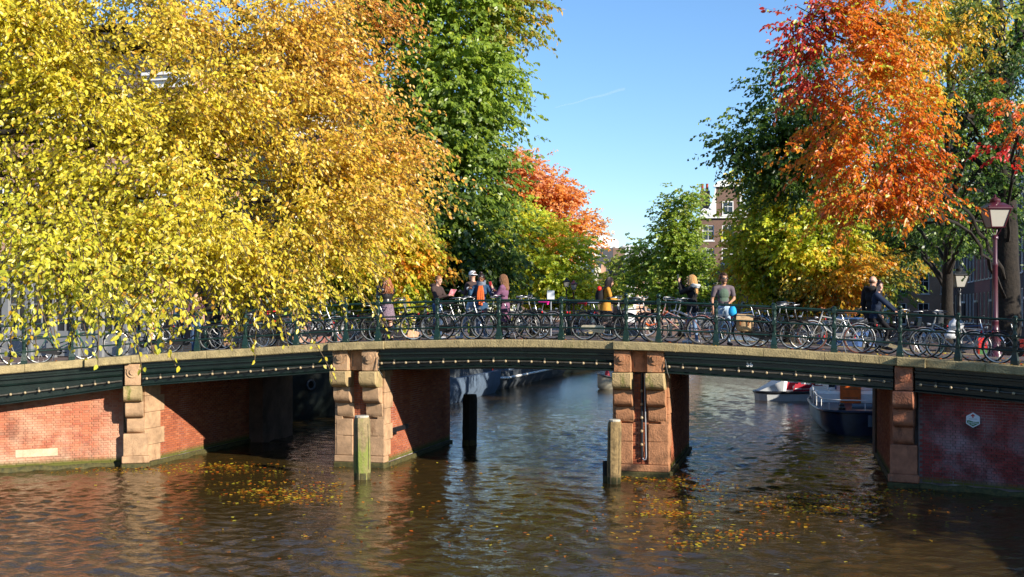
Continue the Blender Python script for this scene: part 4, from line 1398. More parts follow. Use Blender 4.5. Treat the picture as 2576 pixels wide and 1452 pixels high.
# ---- trees on the left bank beyond the bridge
PG = mixpal(DGRN, GRN, GRN, LGRN)
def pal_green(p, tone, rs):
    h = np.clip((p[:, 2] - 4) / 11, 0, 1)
    t = np.clip(.09 + h * .95 + (tone - .5) * .75 + rs.normal(0, .12, len(p)), 0, 1)[:, None]  # leaves yellower with height; lit top and shaded base painted in too
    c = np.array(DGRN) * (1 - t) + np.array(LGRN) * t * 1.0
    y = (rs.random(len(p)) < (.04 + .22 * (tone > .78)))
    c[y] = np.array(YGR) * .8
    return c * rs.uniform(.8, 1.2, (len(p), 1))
PYG = mixpal(GRN, LGRN, YGR, YEL)
gl = [LB(1100, -30, 45, 190, 130), LB(1250, 40, 45, 78, 95, pal=mixpal(LGRN, OLV, GOLD)), LB(1000, 130, 45, 120, 160, pal=PYG), LB(1140, 190, 44, 130, 130), LB(1235, 200, 44, 48, 90), LB(1080, 340, 44, 140, 130), LB(1215, 360, 44, 60, 110), LB(1140, 470, 43, 130, 110),
      LB(1180, 590, 43, 110, 90), LB(1060, 600, 43, 110, 100), LB(1220, 660, 44, 75, 70), LB(1110, 700, 43, 130, 60)]
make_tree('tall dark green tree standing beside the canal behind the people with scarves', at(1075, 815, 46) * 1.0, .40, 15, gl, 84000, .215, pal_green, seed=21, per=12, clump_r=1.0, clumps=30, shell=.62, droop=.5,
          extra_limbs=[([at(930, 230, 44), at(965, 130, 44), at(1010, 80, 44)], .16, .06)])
make_tree('low yellow-green tree with orange tips behind the auburn-haired woman', atz(930, 40, QZL), .22, 6,
          [LB(955, 625, 38, 110, 62, pal=mixpal(YGR, YGR, YEL, GOLD, ORG)), LB(1045, 645, 38, 58, 40, pal=mixpal(YGR, GOLD, ORG, DORG)), LB(900, 700, 39, 120, 66, pal=mixpal(LGRN, YGR, YEL)), LB(1005, 705, 39, 75, 55, pal=mixpal(LGRN, YGR, GOLD)), LB(985, 570, 38.5, 60, 50, pal=mixpal(YGR, YEL, GOLD)), LB(840, 690, 40, 70, 70, pal=mixpal(GRN, LGRN, YGR))],
          30000, .16, PYG, seed=22, per=12, clump_r=.7)
make_tree('dark green tree on the left street behind the brick house corner', atz(545, 43, QZL), .48, 13, [LB(640, 540, 45, 200, 150), LB(420, 480, 46, 220, 150), LB(760, 640, 45, 130, 100), LB(620, 690, 46, 110, 60), LB(800, 740, 46, 100, 45)], 9000, .2, mixpal(DGRN, GRN, GRN), seed=23, per=12,
          trunk_pts=[atz(530, 43, 2.0), atz(532, 43, 4.2), atz(525, 43, 7), atz(560, 43, 10)])
make_tree('peach and orange tree rounding the canal bend on the left bank', atz(1370, 86, QZL), .35, 13, [LB(1330, 475, 86, 72, 60, pal=mixpal(PINK, PEACH, ORG)), LB(1385, 540, 86, 66, 72, pal=mixpal(PINK, PEACH, ORG)), LB(1440, 605, 85, 52, 62, pal=mixpal(PEACH, PEACH, ORG)), LB(1300, 440, 86, 45, 36, pal=mixpal(PINK, PEACH)), LB(1415, 490, 86, 36, 34, pal=mixpal(PINK, PEACH)), LB(1350, 590, 86, 60, 60, pal=mixpal(YGR, PEACH, PINK)), LB(1290, 530, 87, 50, 80, pal=mixpal(GRN, PINK))],
          40000, .25, mixpal(PEACH, ORG), seed=24, per=12, clump_r=1.3, clumps=14, droop=.3)
make_tree('bright yellow-green tree in front of the peach tree on the left bank', atz(1340, 72, QZL), .3, 9, [LB(1320, 610, 72, 80, 70), LB(1285, 560, 73, 45, 50), LB(1395, 665, 71, 80, 65), LB(1455, 705, 71, 42, 45), LB(1310, 715, 72, 85, 50), LB(1420, 740, 71, 70, 35), LB(1265, 640, 72, 40, 60)], 34000, .24, mixpal(LGRN, YGR, YGR, YEL, YEL), seed=25, per=12, clump_r=1.1, clumps=12, droop=.3)
# ---- far and right bank
make_tree('small pale olive tree at the far end of the canal', atz(1560, 150, 2.3), .25, 9, [LB(1560, 680, 150, 32, 34), LB(1575, 715, 150, 40, 38)], 5500, .40, mixpal(LGRN, OLV, LGRN), seed=26, per=10, clump_r=1.4, clumps=6, droop=.3)
make_tree('yellow-olive tree left of the tall green tree by the far houses', atz(1640, 118, QZR), .25, 11, [LB(1628, 640, 118, 36, 48), LB(1640, 700, 118, 46, 52), LB(1605, 725, 118, 28, 30)], 9000, .33, mixpal(GRN, OLV, YGR, YGR), seed=27, per=10, clump_r=1.3, clumps=8, droop=.3)
make_tree('tall feathery green tree before the brown gabled house', atz(1715, 96, QZR), .3, 12, [LB(1720, 530, 96, 26, 40), LB(1694, 560, 96, 24, 40), LB(1712, 620, 96, 36, 50), LB(1720, 690, 95, 44, 60), LB(1718, 745, 95, 52, 36)], 24000, .28, mixpal(GRN, LGRN, LGRN, LGRN, OLV), seed=28, per=10, clump_r=1.3, clumps=12, droop=.25)
PR1 = mixpal(GRN, LGRN, YGR, YGR, YEL, GOLD)
make_tree('yellow-green tree arching over the right bank beside the gabled house', atz(1985, 52, QZR), .34, 10, [LB(1918, 500, 50, 52, 60, pal=mixpal(LGRN, YGR, YEL, GOLD)), LB(1955, 590, 49, 85, 80, pal=PR1), LB(1892, 640, 50, 38, 60, pal=mixpal(LGRN, YGR, GOLD)), LB(2010, 480, 49, 80, 80, pal=PR1), LB(2060, 610, 48, 100, 80, pal=PR1), LB(1930, 680, 50, 90, 45, pal=PR1), LB(2120, 690, 47, 100, 55, pal=mixpal(GRN, OLV, GOLD, ORG)), LB(2030, 720, 50, 90, 35, pal=mixpal(DGRN, GRN, LGRN))],
          46000, .19, PR1, seed=29, per=12, clump_r=.9, clumps=20)
make_tree('dark green tree reaching out over the canal on the right', atz(2010, 52, QZR), .34, 13, [LB(1950, 340, 42, 85, 60), LB(1875, 350, 42, 50, 34), LB(1840, 385, 42, 34, 26), LB(2010, 420, 43, 100, 80), LB(1960, 250, 42, 45, 50), LB(2010, 180, 42, 50, 60), LB(2080, 320, 43, 90, 90), LB(1930, 430, 43, 60, 40)], 19000, .17, mixpal(DGRN, GRN, GRN, LGRN), seed=30, per=12, clump_r=.9, clumps=18, shell=.5)
# ---- the orange and red tree and its big dark trunk
def pal_orange(p, tone, rs):
    t = np.clip(tone + rs.normal(0, .18, len(p)), 0, 1)[:, None]
    lat = CS * p[:, 0] + SN * p[:, 1]; dep = -SN * p[:, 0] + CS * p[:, 1]
    px = lat / dep
    redness = np.clip((.298 - px) * 24, 0, 1) * np.clip((p[:, 2] - 8.8) / 1.5, 0, 1)
    gold = np.clip((p[:, 2] - 9.0) / 3, 0, 1) * np.clip((px - .31) * 9, 0, 1)
    c = np.array(DORG) * (1 - t) + np.array(ORG) * t
    t2 = np.clip(tone * 1.6 - .9, 0, 1)[:, None]; c = c * (1 - t2) + np.array(GOLD) * t2
    c = c * (1 - gold[:, None] * .75) + np.array(YEL) * .9 * gold[:, None] * .75
    r = np.clip(redness + rs.normal(0, .18, len(p)) * (redness > .02), 0, 1)[:, None]
    c = c * (1 - r) + np.array(RED) * r
    g = (rs.random(len(p)) < .13)
    c[g] = np.array(YGR)
    return c * rs.uniform(.75, 1.15, (len(p), 1))
ob = atz(2530, 38, QZR)
ol = [LB(2035, 60, 30, 70, 90), LB(2050, 170, 30, 60, 80), LB(2110, 60, 31, 90, 90), LB(2210, 60, 31, 110, 90), LB(2320, 50, 32, 90, 70, mixpal(ORG, GOLD, YEL, OLV)), LB(2170, 190, 30, 110, 90), LB(2290, 180, 31, 90, 70, mixpal(DORG, ORG, GOLD, YGR)), LB(2110, 300, 30, 80, 60), LB(2230, 320, 30, 120, 70), LB(2325, 300, 31, 55, 50, mixpal(ORG, GOLD, YGR), .6),
      LB(2060, 390, 30, 60, 34, dens=.7), LB(2160, 400, 30, 80, 50), LB(2255, 430, 30, 95, 50), LB(2340, 440, 31, 40, 45, dens=.6), LB(2200, 490, 30, 100, 50), LB(2290, 510, 30, 75, 42), LB(2130, 520, 30, 50, 40, dens=.6), LB(2420, 110, 33, 70, 70, mixpal(OLV, GOLD, YEL)), LB(2500, 70, 33, 60, 80, mixpal(GRN, OLV, GOLD)), LB(2570, 180, 33, 40, 60, mixpal(DGRN, GRN)), LB(2430, 250, 33, 60, 60, mixpal(GRN, GRN, OLV)),
      LB(2560, 340, 29, 40, 50, mixpal(RED, DORG, ORG)), LB(2545, 400, 29, 30, 26, mixpal(RED, RED, DORG)), LB(2560, 270, 30, 34, 30, mixpal(ORG, DORG)), LB(2100, 540, 33, 60, 30, mixpal(OLV, GOLD, ORG), .5)]
make_tree('tall orange and red tree on a thick dark trunk at the right', ob, .50, 17, ol, 26000, .13, pal_orange, seed=31, near=True, singles=296, twigs=True, per=12, droop=.5, clump_r=.55, clumps=17, twig_len=.6, limb_r=.13, limb_every=3, shell=.5,
          trunk_pts=[atz(2530, 38, 2.0), atz(2535, 38, 4.5), atz(2532, 38, 7.5), atz(2528, 38, 10), atz(2515, 38, 13), atz(2500, 38, 17)],
          extra_limbs=[([at(2532, 480, 38), at(2500, 330, 37), at(2440, 290, 35), at(2330, 300, 33)], .18, .04), ([at(2530, 330, 38), at(2490, 180, 38), at(2460, 20, 37), at(2455, -80, 37)], .2, .1), ([at(2530, 240, 38), at(2560, 120, 38), at(2575, 0, 38)], .2, .1), ([at(2530, 560, 38), at(2470, 420, 38), at(2400, 380, 37), at(2300, 400, 34)], .14, .03)])
make_tree('shaded green tree with a leaning limb between orange tree and dark houses', atz(2385, 45, QZR), .30, 13, [LB(2450, 450, 57, 110, 90), LB(2330, 560, 50, 120, 70), LB(2500, 560, 57, 90, 60), LB(2200, 610, 56, 120, 70), LB(2420, 300, 57, 110, 110, mixpal(GRN, LGRN, YGR)), LB(2530, 180, 55, 90, 110, mixpal(GRN, LGRN, OLV)), LB(2470, 60, 55, 110, 90, mixpal(GRN, YGR, YEL)), LB(2330, 440, 52, 110, 80), LB(2150, 540, 57, 100, 80), LB(2250, 640, 54, 90, 40, mixpal(GRN, OLV, GOLD)), LB(2480, 260, 36, 70, 90), LB(2560, 100, 36, 80, 130), LB(2500, 20, 36, 80, 60, mixpal(GRN, OLV, YEL)), LB(2420, -10, 40, 90, 60, mixpal(OLV, YEL, GOLD)), LB(2470, 420, 36, 80, 80), LB(2560, 490, 36, 60, 70), LB(2420, 540, 40, 90, 70), LB(2480, 590, 41, 60, 40), LB(2540, 220, 35, 60, 80), LB(2390, 260, 54, 80, 100, mixpal(GRN, LGRN, YGR)), LB(2270, 330, 52, 130, 130, mixpal(GRN, LGRN, YGR)), LB(2170, 420, 54, 110, 110, mixpal(GRN, LGRN, YGR)), LB(2250, 120, 52, 130, 130, mixpal(LGRN, OLV, YGR, GOLD))],
          64000, .17, mixpal(DGRN, DGRN, GRN, LGRN), seed=32, per=12, clump_r=1.0, clumps=16, extra_limbs=[([at(2380, 600, 45), at(2330, 500, 45), at(2250, 470, 45)], .14, .05), ([at(2385, 540, 45), at(2440, 570, 44.5), at(2500, 610, 44)], .12, .09)],
          trunk_pts=[atz(2385, 45, 2.0), atz(2384, 45, 5), atz(2388, 45, 8), atz(2380, 45, 12)])
make_tree('slim dark tree behind the street lamp on the right bank', atz(2052, 58, QZR), .34, 12, [LB(2080, 560, 60, 110, 80), LB(2170, 640, 62, 110, 60), LB(2290, 600, 62, 110, 70), LB(2000, 640, 60, 60, 50)], 7000, .24, mixpal(DGRN, GRN, LGRN), seed=33, per=10, clump_r=1.2, clumps=10)
make_tree('pale green tree far behind the cycling couple', atz(2160, 85, QZR), .3, 10, [LB(2150, 690, 85, 70, 45), LB(2230, 720, 85, 60, 35)], 4000, .27, mixpal(GRN, LGRN, YGR), seed=34, per=10, clump_r=1.3, clumps=8)
# two more street trees stand on the near right quay, just outside the picture, and shade its right side
for i, (x, y, h) in enumerate([(15.5, 23.4, 6.0), (17.0, 19.0, 6.6), (16.5, 36.6, 5.6)]):  # third one is unseen too, added to shade the thick trunk and lamp
    make_tree(['round green tree on the near right quay, closest to the bridge', 'round green tree on the near right quay, further from the bridge', 'unseen round tree added on the street corner to shade the bridge end'][i], (x, y, QZR), .3, h + 2,
              [((x - .5, y, h), (2.6, 2.6, 2.6)), ((x - 1.6, y + 1.6, h - .9), (1.8, 1.8, 1.6)), ((x + 1.0, y - 1.0, h - .6), (2.0, 2.0, 2.0))], 6000, .22, mixpal(GRN, LGRN, OLV), seed=40 + i, per=12, clump_r=1.0, clumps=14)
# ================================================================== BUILDINGS
_wcache = {}
def window_mesh(w, h, mat, style):
    key = (round(w, 2), round(h, 2), mat, style)
    if key in _wcache:
        return _wcache[key]
    f = .085
    m = MB()
    m.box((0, 0, h / 2 - f / 2), (w, .10, f)); m.box((0, 0, -h / 2 + f / 2), (w, .10, f))
    m.box((-w / 2 + f / 2, 0, 0), (f, .10, h - 2 * f)); m.box((w / 2 - f / 2, 0, 0), (f, .10, h - 2 * f))
    fr = m.mesh('window', M[mat])
    g = MB(); g.box((0, .02, 0), (w - 2 * f, .01, h - 2 * f)); gl = g.mesh('pane', M['glass'])
    b = MB()
    b.box((0, -.005, h * .12), (w - 2 * f, .05, .05))
    if style >= 1:
        b.box((0, -.002, -h * .19), (.04, .04, h * .62 - f)); b.box((0, -.002, h * .31), (.04, .04, h * .38 - f))
    if style >= 2:
        b.box((-(w - 2 * f) / 4, -.002, 0), (.03, .03, h - 2 * f)); b.box(((w - 2 * f) / 4, -.002, 0), (.03, .03, h - 2 * f)); b.box((0, -.003, -h * .2), (w - 2 * f, .03, .03))
    mu = b.mesh('glazing_bar', M[mat])
    s = MB(); s.box((0, -.06, -h / 2 - .05), (w + .14, .22, .09)); si = s.mesh('sill', M[mat])
    c = MB(); c.box((0, .012, h * .22), (w - 2 * f, .006, h * .5)); 
    _wcache[key] = (fr, gl, mu, si)
    return _wcache[key]

def house(label, loc, rz, w, h, depth, wall, cols, rows, top='cornice', trim='white', style=1, group=None, roof='slate', door=False, cat='house', chimney=True):
    """rows: (z0, z1, window width). Front along local x from 0 to w, at y = 0, facing -y."""
    root = empty('canal_house', label, cat, loc, rz, group)
    m = MB()
    rev = .14
    xs_ = [(i + .5) * w / cols for i in range(cols)]
    zb = 0.0
    def quad(x0, x1, z0, z1, y=0.0):
        m.add([(x0, y, z0), (x1, y, z0), (x1, y, z1), (x0, y, z1)], [(0, 1, 2, 3)])
    for z0, z1, ww in rows:
        if z0 > zb:
            quad(0, w, zb, z0)
        xa = 0.0
        for xc in xs_:
            quad(xa, xc - ww / 2, z0, z1)
            a, b_ = xc - ww / 2, xc + ww / 2
            for q in ([(a, 0, z0), (a, rev, z0), (a, rev, z1), (a, 0, z1)], [(b_, 0, z0), (b_, 0, z1), (b_, rev, z1), (b_, rev, z0)], [(a, 0, z1), (a, rev, z1), (b_, rev, z1), (b_, 0, z1)], [(a, 0, z0), (b_, 0, z0), (b_, rev, z0), (a, rev, z0)]):
                m.add(q, [(0, 1, 2, 3)])
            xa = b_
        quad(xa, w, z0, z1); zb = z1
    quad(0, w, zb, h)
    m.add([(0, 0, 0), (0, depth, 0), (0, depth, h), (0, 0, h)], [(0, 1, 2, 3)])
    m.add([(w, 0, 0), (w, 0, h), (w, depth, h), (w, depth, 0)], [(0, 1, 2, 3)])
    m.add([(0, depth, 0), (w, depth, 0), (w, depth, h), (0, depth, h)], [(0, 3, 2, 1)])
    m.add([(0, .3, h - .01), (w, .3, h - .01), (w, depth, h - .01), (0, depth, h - .01)], [(0, 1, 2, 3)])
    m.build('wall', M[wall], root)
    for ri, (z0, z1, ww) in enumerate(rows):
        fr, gl, mu, si = window_mesh(ww, z1 - z0, trim, style)
        for xc in xs_:
            o = link('window', fr, root, (xc, rev - .03, (z0 + z1) / 2))
            link('pane', gl, o); link('glazing_bar', mu, o); link('sill', si, o, (0, -.02, 0))
    if top == 'cornice':
        c = MB(); c.box((w / 2, -.16, h - .2), (w + .1, .42, .18)); c.box((w / 2, -.10, h - .42), (w, .26, .26)); c.box((w / 2, -.22, h - .06), (w + .2, .55, .11))
        c.build('cornice', M[trim], root)
    if top in ('cornice', 'roof', 'neck'):
        r = MB(); rh = min(3.2, w * .5)
        r.loft([[(0, y, h), (w, y, h), (w / 2, y, h + rh)] for y in (.5 if top != 'neck' else .3, depth)])
        rf = r.build('roof', M[roof], root)
        if chimney:
            c = MB(); c.box((w * .12, .9, h + 1.2), (.9, .8, 3.0)); ch = c.build('chimney', M['brownwall' if wall != 'darkwall' else 'darkwall'], rf)
            c = MB()
            for dx in (-.25, .2):
                c.lathe([(.13, 0), (.15, .1), (.12, .6), (.14, .7)], 8, Matrix.Translation((w * .12 + dx, .9, h + 2.7)))
            c.build('chimney_pot', M['redtile'], rf)
    if top == 'neck':
        # brick neck with white scrolled ornament on both shoulders and a curved pediment
        n0, n1, nh = w * .30, w * .70, 3.1
        b = MB(); b.box((w / 2, .16, h + nh / 2), (n1 - n0, .32, nh)); b.build('gable', M[wall], root)
        fr, gl, mu, si = window_mesh(1.05, 1.35, trim, style)
        o = link('window', fr, root, (w / 2, -.02, h + .9)); link('pane', gl, o); link('glazing_bar', mu, o); link('sill', si, o)
        for sg in (-1, 1):
            c = MB()
            x0 = w / 2 + sg * (n1 - n0) / 2
            pts = []
            poly = [(0, 0)]
            L = w * .27
            for k in range(9):
                a = k / 8
                poly.append((L * (1 - a) ** 1.8 + .10, .30 + nh * .86 * a ** 1.5))
            poly = [(0, 0), (L, 0)] + [(p[0], p[1]) for p in poly[1:]] + [(0, nh * .9)]
            c.prism([(x0 + sg * px_, h + pz_) for px_, pz_ in poly], -.10, .12)
            for (cx, cz, rr) in ((L * .72, .55, .34), (L * .28, .95, .22), (L * .35, .35, .25)):
                th = [(x0 + sg * (cx + rr * (1 - t / 22) * math.cos(t * .55)), -.14, h + cz + rr * (1 - t / 22) * math.sin(t * .55)) for t in range(20)]
                c.tube(th, .07, 6)
            c.build('scroll', M[trim], root, 50)
        c = MB()
        arc = [(w / 2 + (n1 - n0) * .58 * math.cos(a), h + nh + .55 * math.sin(a)) for a in np.linspace(0, PI, 12)]
        c.prism(arc, -.18, .3); c.box((w / 2, -.05, h + nh - .05), ((n1 - n0) * 1.22, .5, .16)); c.ball((w / 2, 0, h + nh + .75), .28, 10)
        c.build('pediment', M[trim], root, 50)
        c = MB(); c.box((w / 2, -.1, h + .02), (w + .1, .3, .14)); c.build('cornice', M[trim], root)
    if door:
        d_ = MB(); d_.box((w * .16, -.02, 1.25), (1.05, .10, 2.5)); dd = d_.build('door', M['darkwall' if wall != 'darkwall' else 'blacksteel'], root)
        d_ = MB(); d_.box((w * .16, -.05, 2.62), (1.35, .2, .16)); d_.build('lintel', M[trim], dd)
    return root

# --- left corner, seen through the yellow leaves
px0 = atz(-520, 45, QZL); 
def frontx(px, Y):
    r = (px - CX) / FPX
    return Y * (r * CS - SN) / (CS + r * SN)
YL = 39.5
xa, xb, xc_ = frontx(-420, YL), frontx(378, YL), frontx(486, YL)
shop = house('grey painted corner shop with tall dark windows behind the yellow leaves', (xa, YL, QZL), 0, xb - xa, 9.5, 8, 'tanwall', 10, [(4.9, 6.9, .95)], 'cornice', 'white', 1, cat='shop')
m = MB(); wS = xb - xa
m.box((wS / 2, -.16, 3.75), (wS, .34, .42)); m.box((wS / 2, -.30, 4.02), (wS + .1, .62, .13)); m.box((wS / 2, -.10, 3.35), (wS, .2, .34))
m.build('shop_fascia', M['grey_paint'], shop)
nP = 14
for i in range(nP + 1):
    m = MB(); x = wS * i / nP
    m.box((0, -.10, 1.6), (.30, .2, 3.15)); m.box((0, -.13, .28), (.36, .27, .56)); m.box((0, -.13, 3.05), (.36, .27, .18))
    m.build('pilaster', M['grey_paint'], shop, loc=(min(max(x, .16), wS - .16), -.001, 0))
fr = MB(); wi = wS / nP - .34
fr.box((0, 0, 2.9), (wi, .08, .12)); fr.box((0, 0, .55), (wi, .1, 1.0)); fr.box((0, 0, 2.1), (wi, .06, .07)); fr.box((0, 0, 2.0), (.06, .06, 1.9))
gm = MB(); gm.box((0, .02, 2.0), (wi, .02, 1.9)); fr_me, gm_me = fr.mesh('window', M['grey_paint']), gm.mesh('pane', M['glass'])
for i in range(nP):
    o = link('window', fr_me, shop, (wS * (i + .5) / nP, -.045, 0)); link('pane', gm_me, o)
house('salmon brick corner house with white windows beside the bald man', (xb + .02, YL, QZL), 0, xc_ - xb - .02, 11, 9, 'orangewall', 2, [(.7, 2.7, .8), (3.6, 5.4, .75), (6.4, 8.1, .75), (8.8, 10, .7)], 'cornice', 'white', 1)
# red round sign of the shop
p = at(254, 703, 41.5)
sg_ = empty('shop_sign', 'round red and white shop sign half hidden by the yellow leaves', 'sign', p, TH * .6)
m = MB()
arc = [(.42 * math.cos(a), .42 * math.sin(a)) for a in np.linspace(-1.9, 2.2, 22)] + [(.25 * math.cos(a) - .03, .25 * math.sin(a)) for a in np.linspace(2.2, -1.9, 22)]
rings = []
n_ = 22
outer = arc[:n_]; inner = list(reversed(arc[n_:]))
m.loft([[(x0, -.05, z0), (x0, .05, z0), (x1, .05, z1), (x1, -.05, z1)] for (x0, z0), (x1, z1) in zip(outer, inner)])
m.build('ring', M['red_plain'], sg_)
m = MB(); m.lathe([(.25, -.03), (.25, .03)], 20, Matrix.Rotation(PI / 2, 4, 'X')); m.build('disc', M['white'], sg_)
m = MB(); m.prism([(-.3, -.36), (.3, -.36), (0, -.66)], -.05, .05); m.build('pointer', M['red_plain'], sg_)
m = MB(); m.tube([(0, .05, 0), (0, 1.2, .0)], .03, 6); m.build('bracket', M['blacksteel'], sg_)

# --- left bank row behind the trees
yl0 = 48.0
for i, (wd, h, wall, lab) in enumerate([(6.2, 13, 'brownwall', 'brown canal house on the left bank nearest the bridge'), (7, 12, 'tanwall', 'tan canal house second from the bridge on the left bank'), (6, 13.5, 'redwall', 'red canal house third from the bridge on the left bank'),
                                        (7.5, 12.5, 'darkwall', 'dark canal house fourth from the bridge on the left bank'), (6.5, 11.5, 'orangewall', 'orange canal house fifth from the bridge on the left bank'), (7, 13, 'brownwall', 'brown canal house sixth from the bridge on the left bank')]):
    house(lab, (-27.5, yl0, QZL), PI / 2, wd, h, 9, wall, 3, [(.8, 3.1, 1.2), (4.2, 6.4, 1.15), (7.2, 9.2, 1.1), (9.9, h - .9, 1.0)], 'cornice', 'white', 1, 'canal houses along the left bank')
    yl0 += wd + .03
# --- right bank row, in shade
yr = 160.0
rl = [('black brick canal house with pale window frames, nearest the right edge', 'darkwall', 7.5, 13, 'white', 1), ('dark canal house with white shop balusters beside the big trunk', 'darkwall', 7.0, 12.5, 'white', 2), ('narrow dark canal house with cream door behind the black lantern', 'darkwall', 6.0, 12, 'cream', 1),
      ('dark red canal house with cream lintel between the tree trunks', 'redwall', 7.5, 12.5, 'cream', 1), ('black canal house with white ornamental window heads left of the red house', 'darkwall', 7.0, 13, 'white', 1), ('dark brown canal house deepest in the right row before the trees', 'darkwall', 7, 12, 'cream', 1), ('brown canal house behind the cycling couple', 'brownwall', 7, 12, 'white', 1),
      ('red canal house far along the right row', 'redwall', 7, 13, 'white', 1), ('dark canal house at the far end of the right row', 'darkwall', 7, 12, 'white', 1)]
y0_ = 70.0
for lab, wall, wd, h, tr, stl in rl:
    house(lab, (14.0, y0_ + wd, QZR), -PI / 2, wd, h, 9, wall, 4, [(.9, 3.3, .95), (4.3, 6.6, .95), (7.4, 9.4, .9), (10.0, h - .8, .85)], 'cornice', tr, stl, 'canal houses along the shaded right bank', door=True)
    y0_ += wd + .03
# --- houses closing the view where the canal bends
pg = atz(1757, 110, QZR)
house('brown brick house with white scrolled neck gable and chimney', (pg.x, pg.y, QZR), TH * .5, 5.6, 10.9, 10, 'brownwall', 3, [(.7, 2.8, 1.15), (3.7, 5.7, 1.15), (6.4, 8.0, 1.15), (8.7, 10.2, 1.1)], 'neck', 'white', 1)
pg = atz(1905, 111, QZR)
house('orange brick house with white windows behind the grey T-shirt man', (pg.x, pg.y, QZR), TH * .5, 6.0, 10, 10, 'orangewall', 3, [(.6, 2.7, 1.1), (3.6, 5.6, 1.1), (6.4, 8.4, 1.1)], 'cornice', 'white', 2)
pg = atz(2066, 112, QZR)
house('pale painted house behind the white bicycle', (pg.x, pg.y, QZR), TH * .5, 6.5, 10, 10, 'white', 3, [(.6, 2.7, 1.1), (3.6, 5.6, 1.1), (6.4, 8.4, 1.1)], 'cornice', 'white', 1)
pg = atz(2238, 113, QZR)
house('tan brick house glimpsed between the right bank trees', (pg.x, pg.y, QZR), TH * .5, 6.5, 11, 10, 'tanwall', 3, [(.6, 2.7, 1.1), (3.6, 5.6, 1.1), (6.4, 8.4, 1.1)], 'cornice', 'white', 1)
# --- far skyline
def far_block(name, lab, px0, px1, ytop, D, depth, mat, side=None, z0=2.3):
    a, b_ = atz(px0, D, z0), atz(px1, D, z0)
    w_ = (b_ - a).length; h = CAMZ - (ytop - HY) / FPX * D - z0
    r = empty(name, lab, 'building', a, TH)
    return r, w_, h
r, w_, h = far_block('warehouse', 'large white building with shallow roof on the far skyline', 1478, 1556, 608, 330, 30, 'white')
m = MB(); m.prism([(0, 0), (w_, 0), (w_, h), (w_ * .94, h + .6), (w_ * .45, h + 2.3), (0, h + .9)], 0, 30); m.build('wall', M['white'], r)
for k in range(5):
    m = MB(); m.box((w_ * (.14 + .18 * k), -.05, h - 1.8), (w_ * .08, .2, .8)); m.build('window', M['greyguard'], r)
m = MB(); m.box((w_ * .5, 4, h + 2.6), (.8, .8, 1.0)); m.box((w_ * .72, 4, h + 2.0), (2.2, 1.2, .6)); m.build('roof_vent', M['greyguard'], r)
r, w_, h = far_block('roof_terrace', 'low white rooftop building with railings right of the white warehouse', 1566, 1630, 617, 320, 20, 'white')
m = MB(); m.box((w_ / 2, 8, h / 2), (w_, 16, h)); m.build('wall', M['cabinwhite'], r)
for k in range(7):
    m = MB(); m.box((w_ * (k + .5) / 7, -.05, h - 1.1), (w_ * .06, .2, 1.4)); m.build('window', M['greyguard'], r)
r, w_, h = far_block('brick_block', 'square block with grey side and brown brick front on the skyline', 1542, 1572, 624, 245, 20, 'brown')
m = MB(); m.box((w_ / 2, 5, h / 2), (w_, 10, h)); m.build('wall', M['brownwall'], r)
m = MB(); m.box((-1.2, 5.02, h / 2), (2.38, 10, h + .05)); m.build('party_wall', M['slate'], r)
r, w_, h = far_block('slate_house', 'dark grey flat-topped house left of the square brick block', 1488, 1528, 642, 243, 20, 'slate')
m = MB(); m.prism([(0, 0), (w_, 0), (w_, h - .3), (w_ * .98, h), (w_ * .42, h), (w_ * .38, h - .8), (0, h - .6)], 0, 12); m.build('wall', M['slate'], r)
m = MB(); m.box((w_ * .7, -.06, h - 2.2), (w_ * .6, .3, .18)); m.box((w_ * .65, -.06, h - .2), (w_ * .62, .3, .2)); m.build('gutter', M['white'], r)
r, w_, h = far_block('red_roof_house', 'white house with dark pitched roof by the small olive tree', 1572, 1600, 640, 242, 12, 'white')
m = MB(); m.box((w_ / 2, 5, h / 2), (w_, 10, h)); m.build('wall', M['white'], r)
m = MB(); m.prism([(w_ * .2, h - 1.4), (w_ * 1.1, h - 1.4), (w_ * .9, h - .05), (w_ * .25, h - .05)], -.3, -.05); m.build('roof', M['slate'], r)
r, w_, h = far_block('canal_house', 'cream house with rounded gable in front of the slate house', 1496, 1512, 682, 220, 10, 'cream')
m = MB(); m.prism([(0, 0), (w_, 0), (w_, h)] + [(w_ / 2 + w_ * .5 * math.cos(a), h + .8 * math.sin(a)) for a in np.linspace(.3, PI - .3, 8)] + [(0, h)], 0, 9); m.build('wall', M['cream'], r)
fr, gl, mu, si = window_mesh(.5, 1.2, 'white', 1)
for q in range(4):
    o = link('window', gl, r, (w_ * (.3 + .4 * (q % 2)), -.03, h - .9 - 1.7 * (q // 2)))
r, w_, h = far_block('canal_house', 'tan house with tall rounded gable and steep slate roof', 1512, 1536, 672, 221, 10, 'tan')
m = MB(); m.prism([(0, 0), (w_ * .5, 0), (w_ * .5, h)] + [(w_ * .25 + w_ * .25 * math.cos(a), h + .9 * math.sin(a)) for a in np.linspace(.1, PI - .1, 8)] + [(0, h)], 0, 9); m.build('wall', M['tanwall'], r)
m = MB(); m.prism([(w_ * .5, 0), (w_ * 1.05, 0), (w_ * 1.05, h - 2.6), (w_ * .75, h - .6), (w_ * .5, h - .6)], .3, 9); m.build('roof', M['slate'], r)
r, w_, h = far_block('red_roof_house', 'low house with bright red tiled roof behind the mustard cardigan woman', 1504, 1542, 708, 200, 10, 'red')
m = MB(); m.box((w_ / 2, 4, h / 2 - .5), (w_, 8, h - 1)); m.build('wall', M['brownwall'], r)
m = MB(); m.prism([(w_ * .2, h - 1.6), (w_ * 1.02, h - 1.6), (w_ * 1.0, h + .2), (w_ * .5, h + .2)], -.3, 7); m.build('roof', M['redtile'], r)
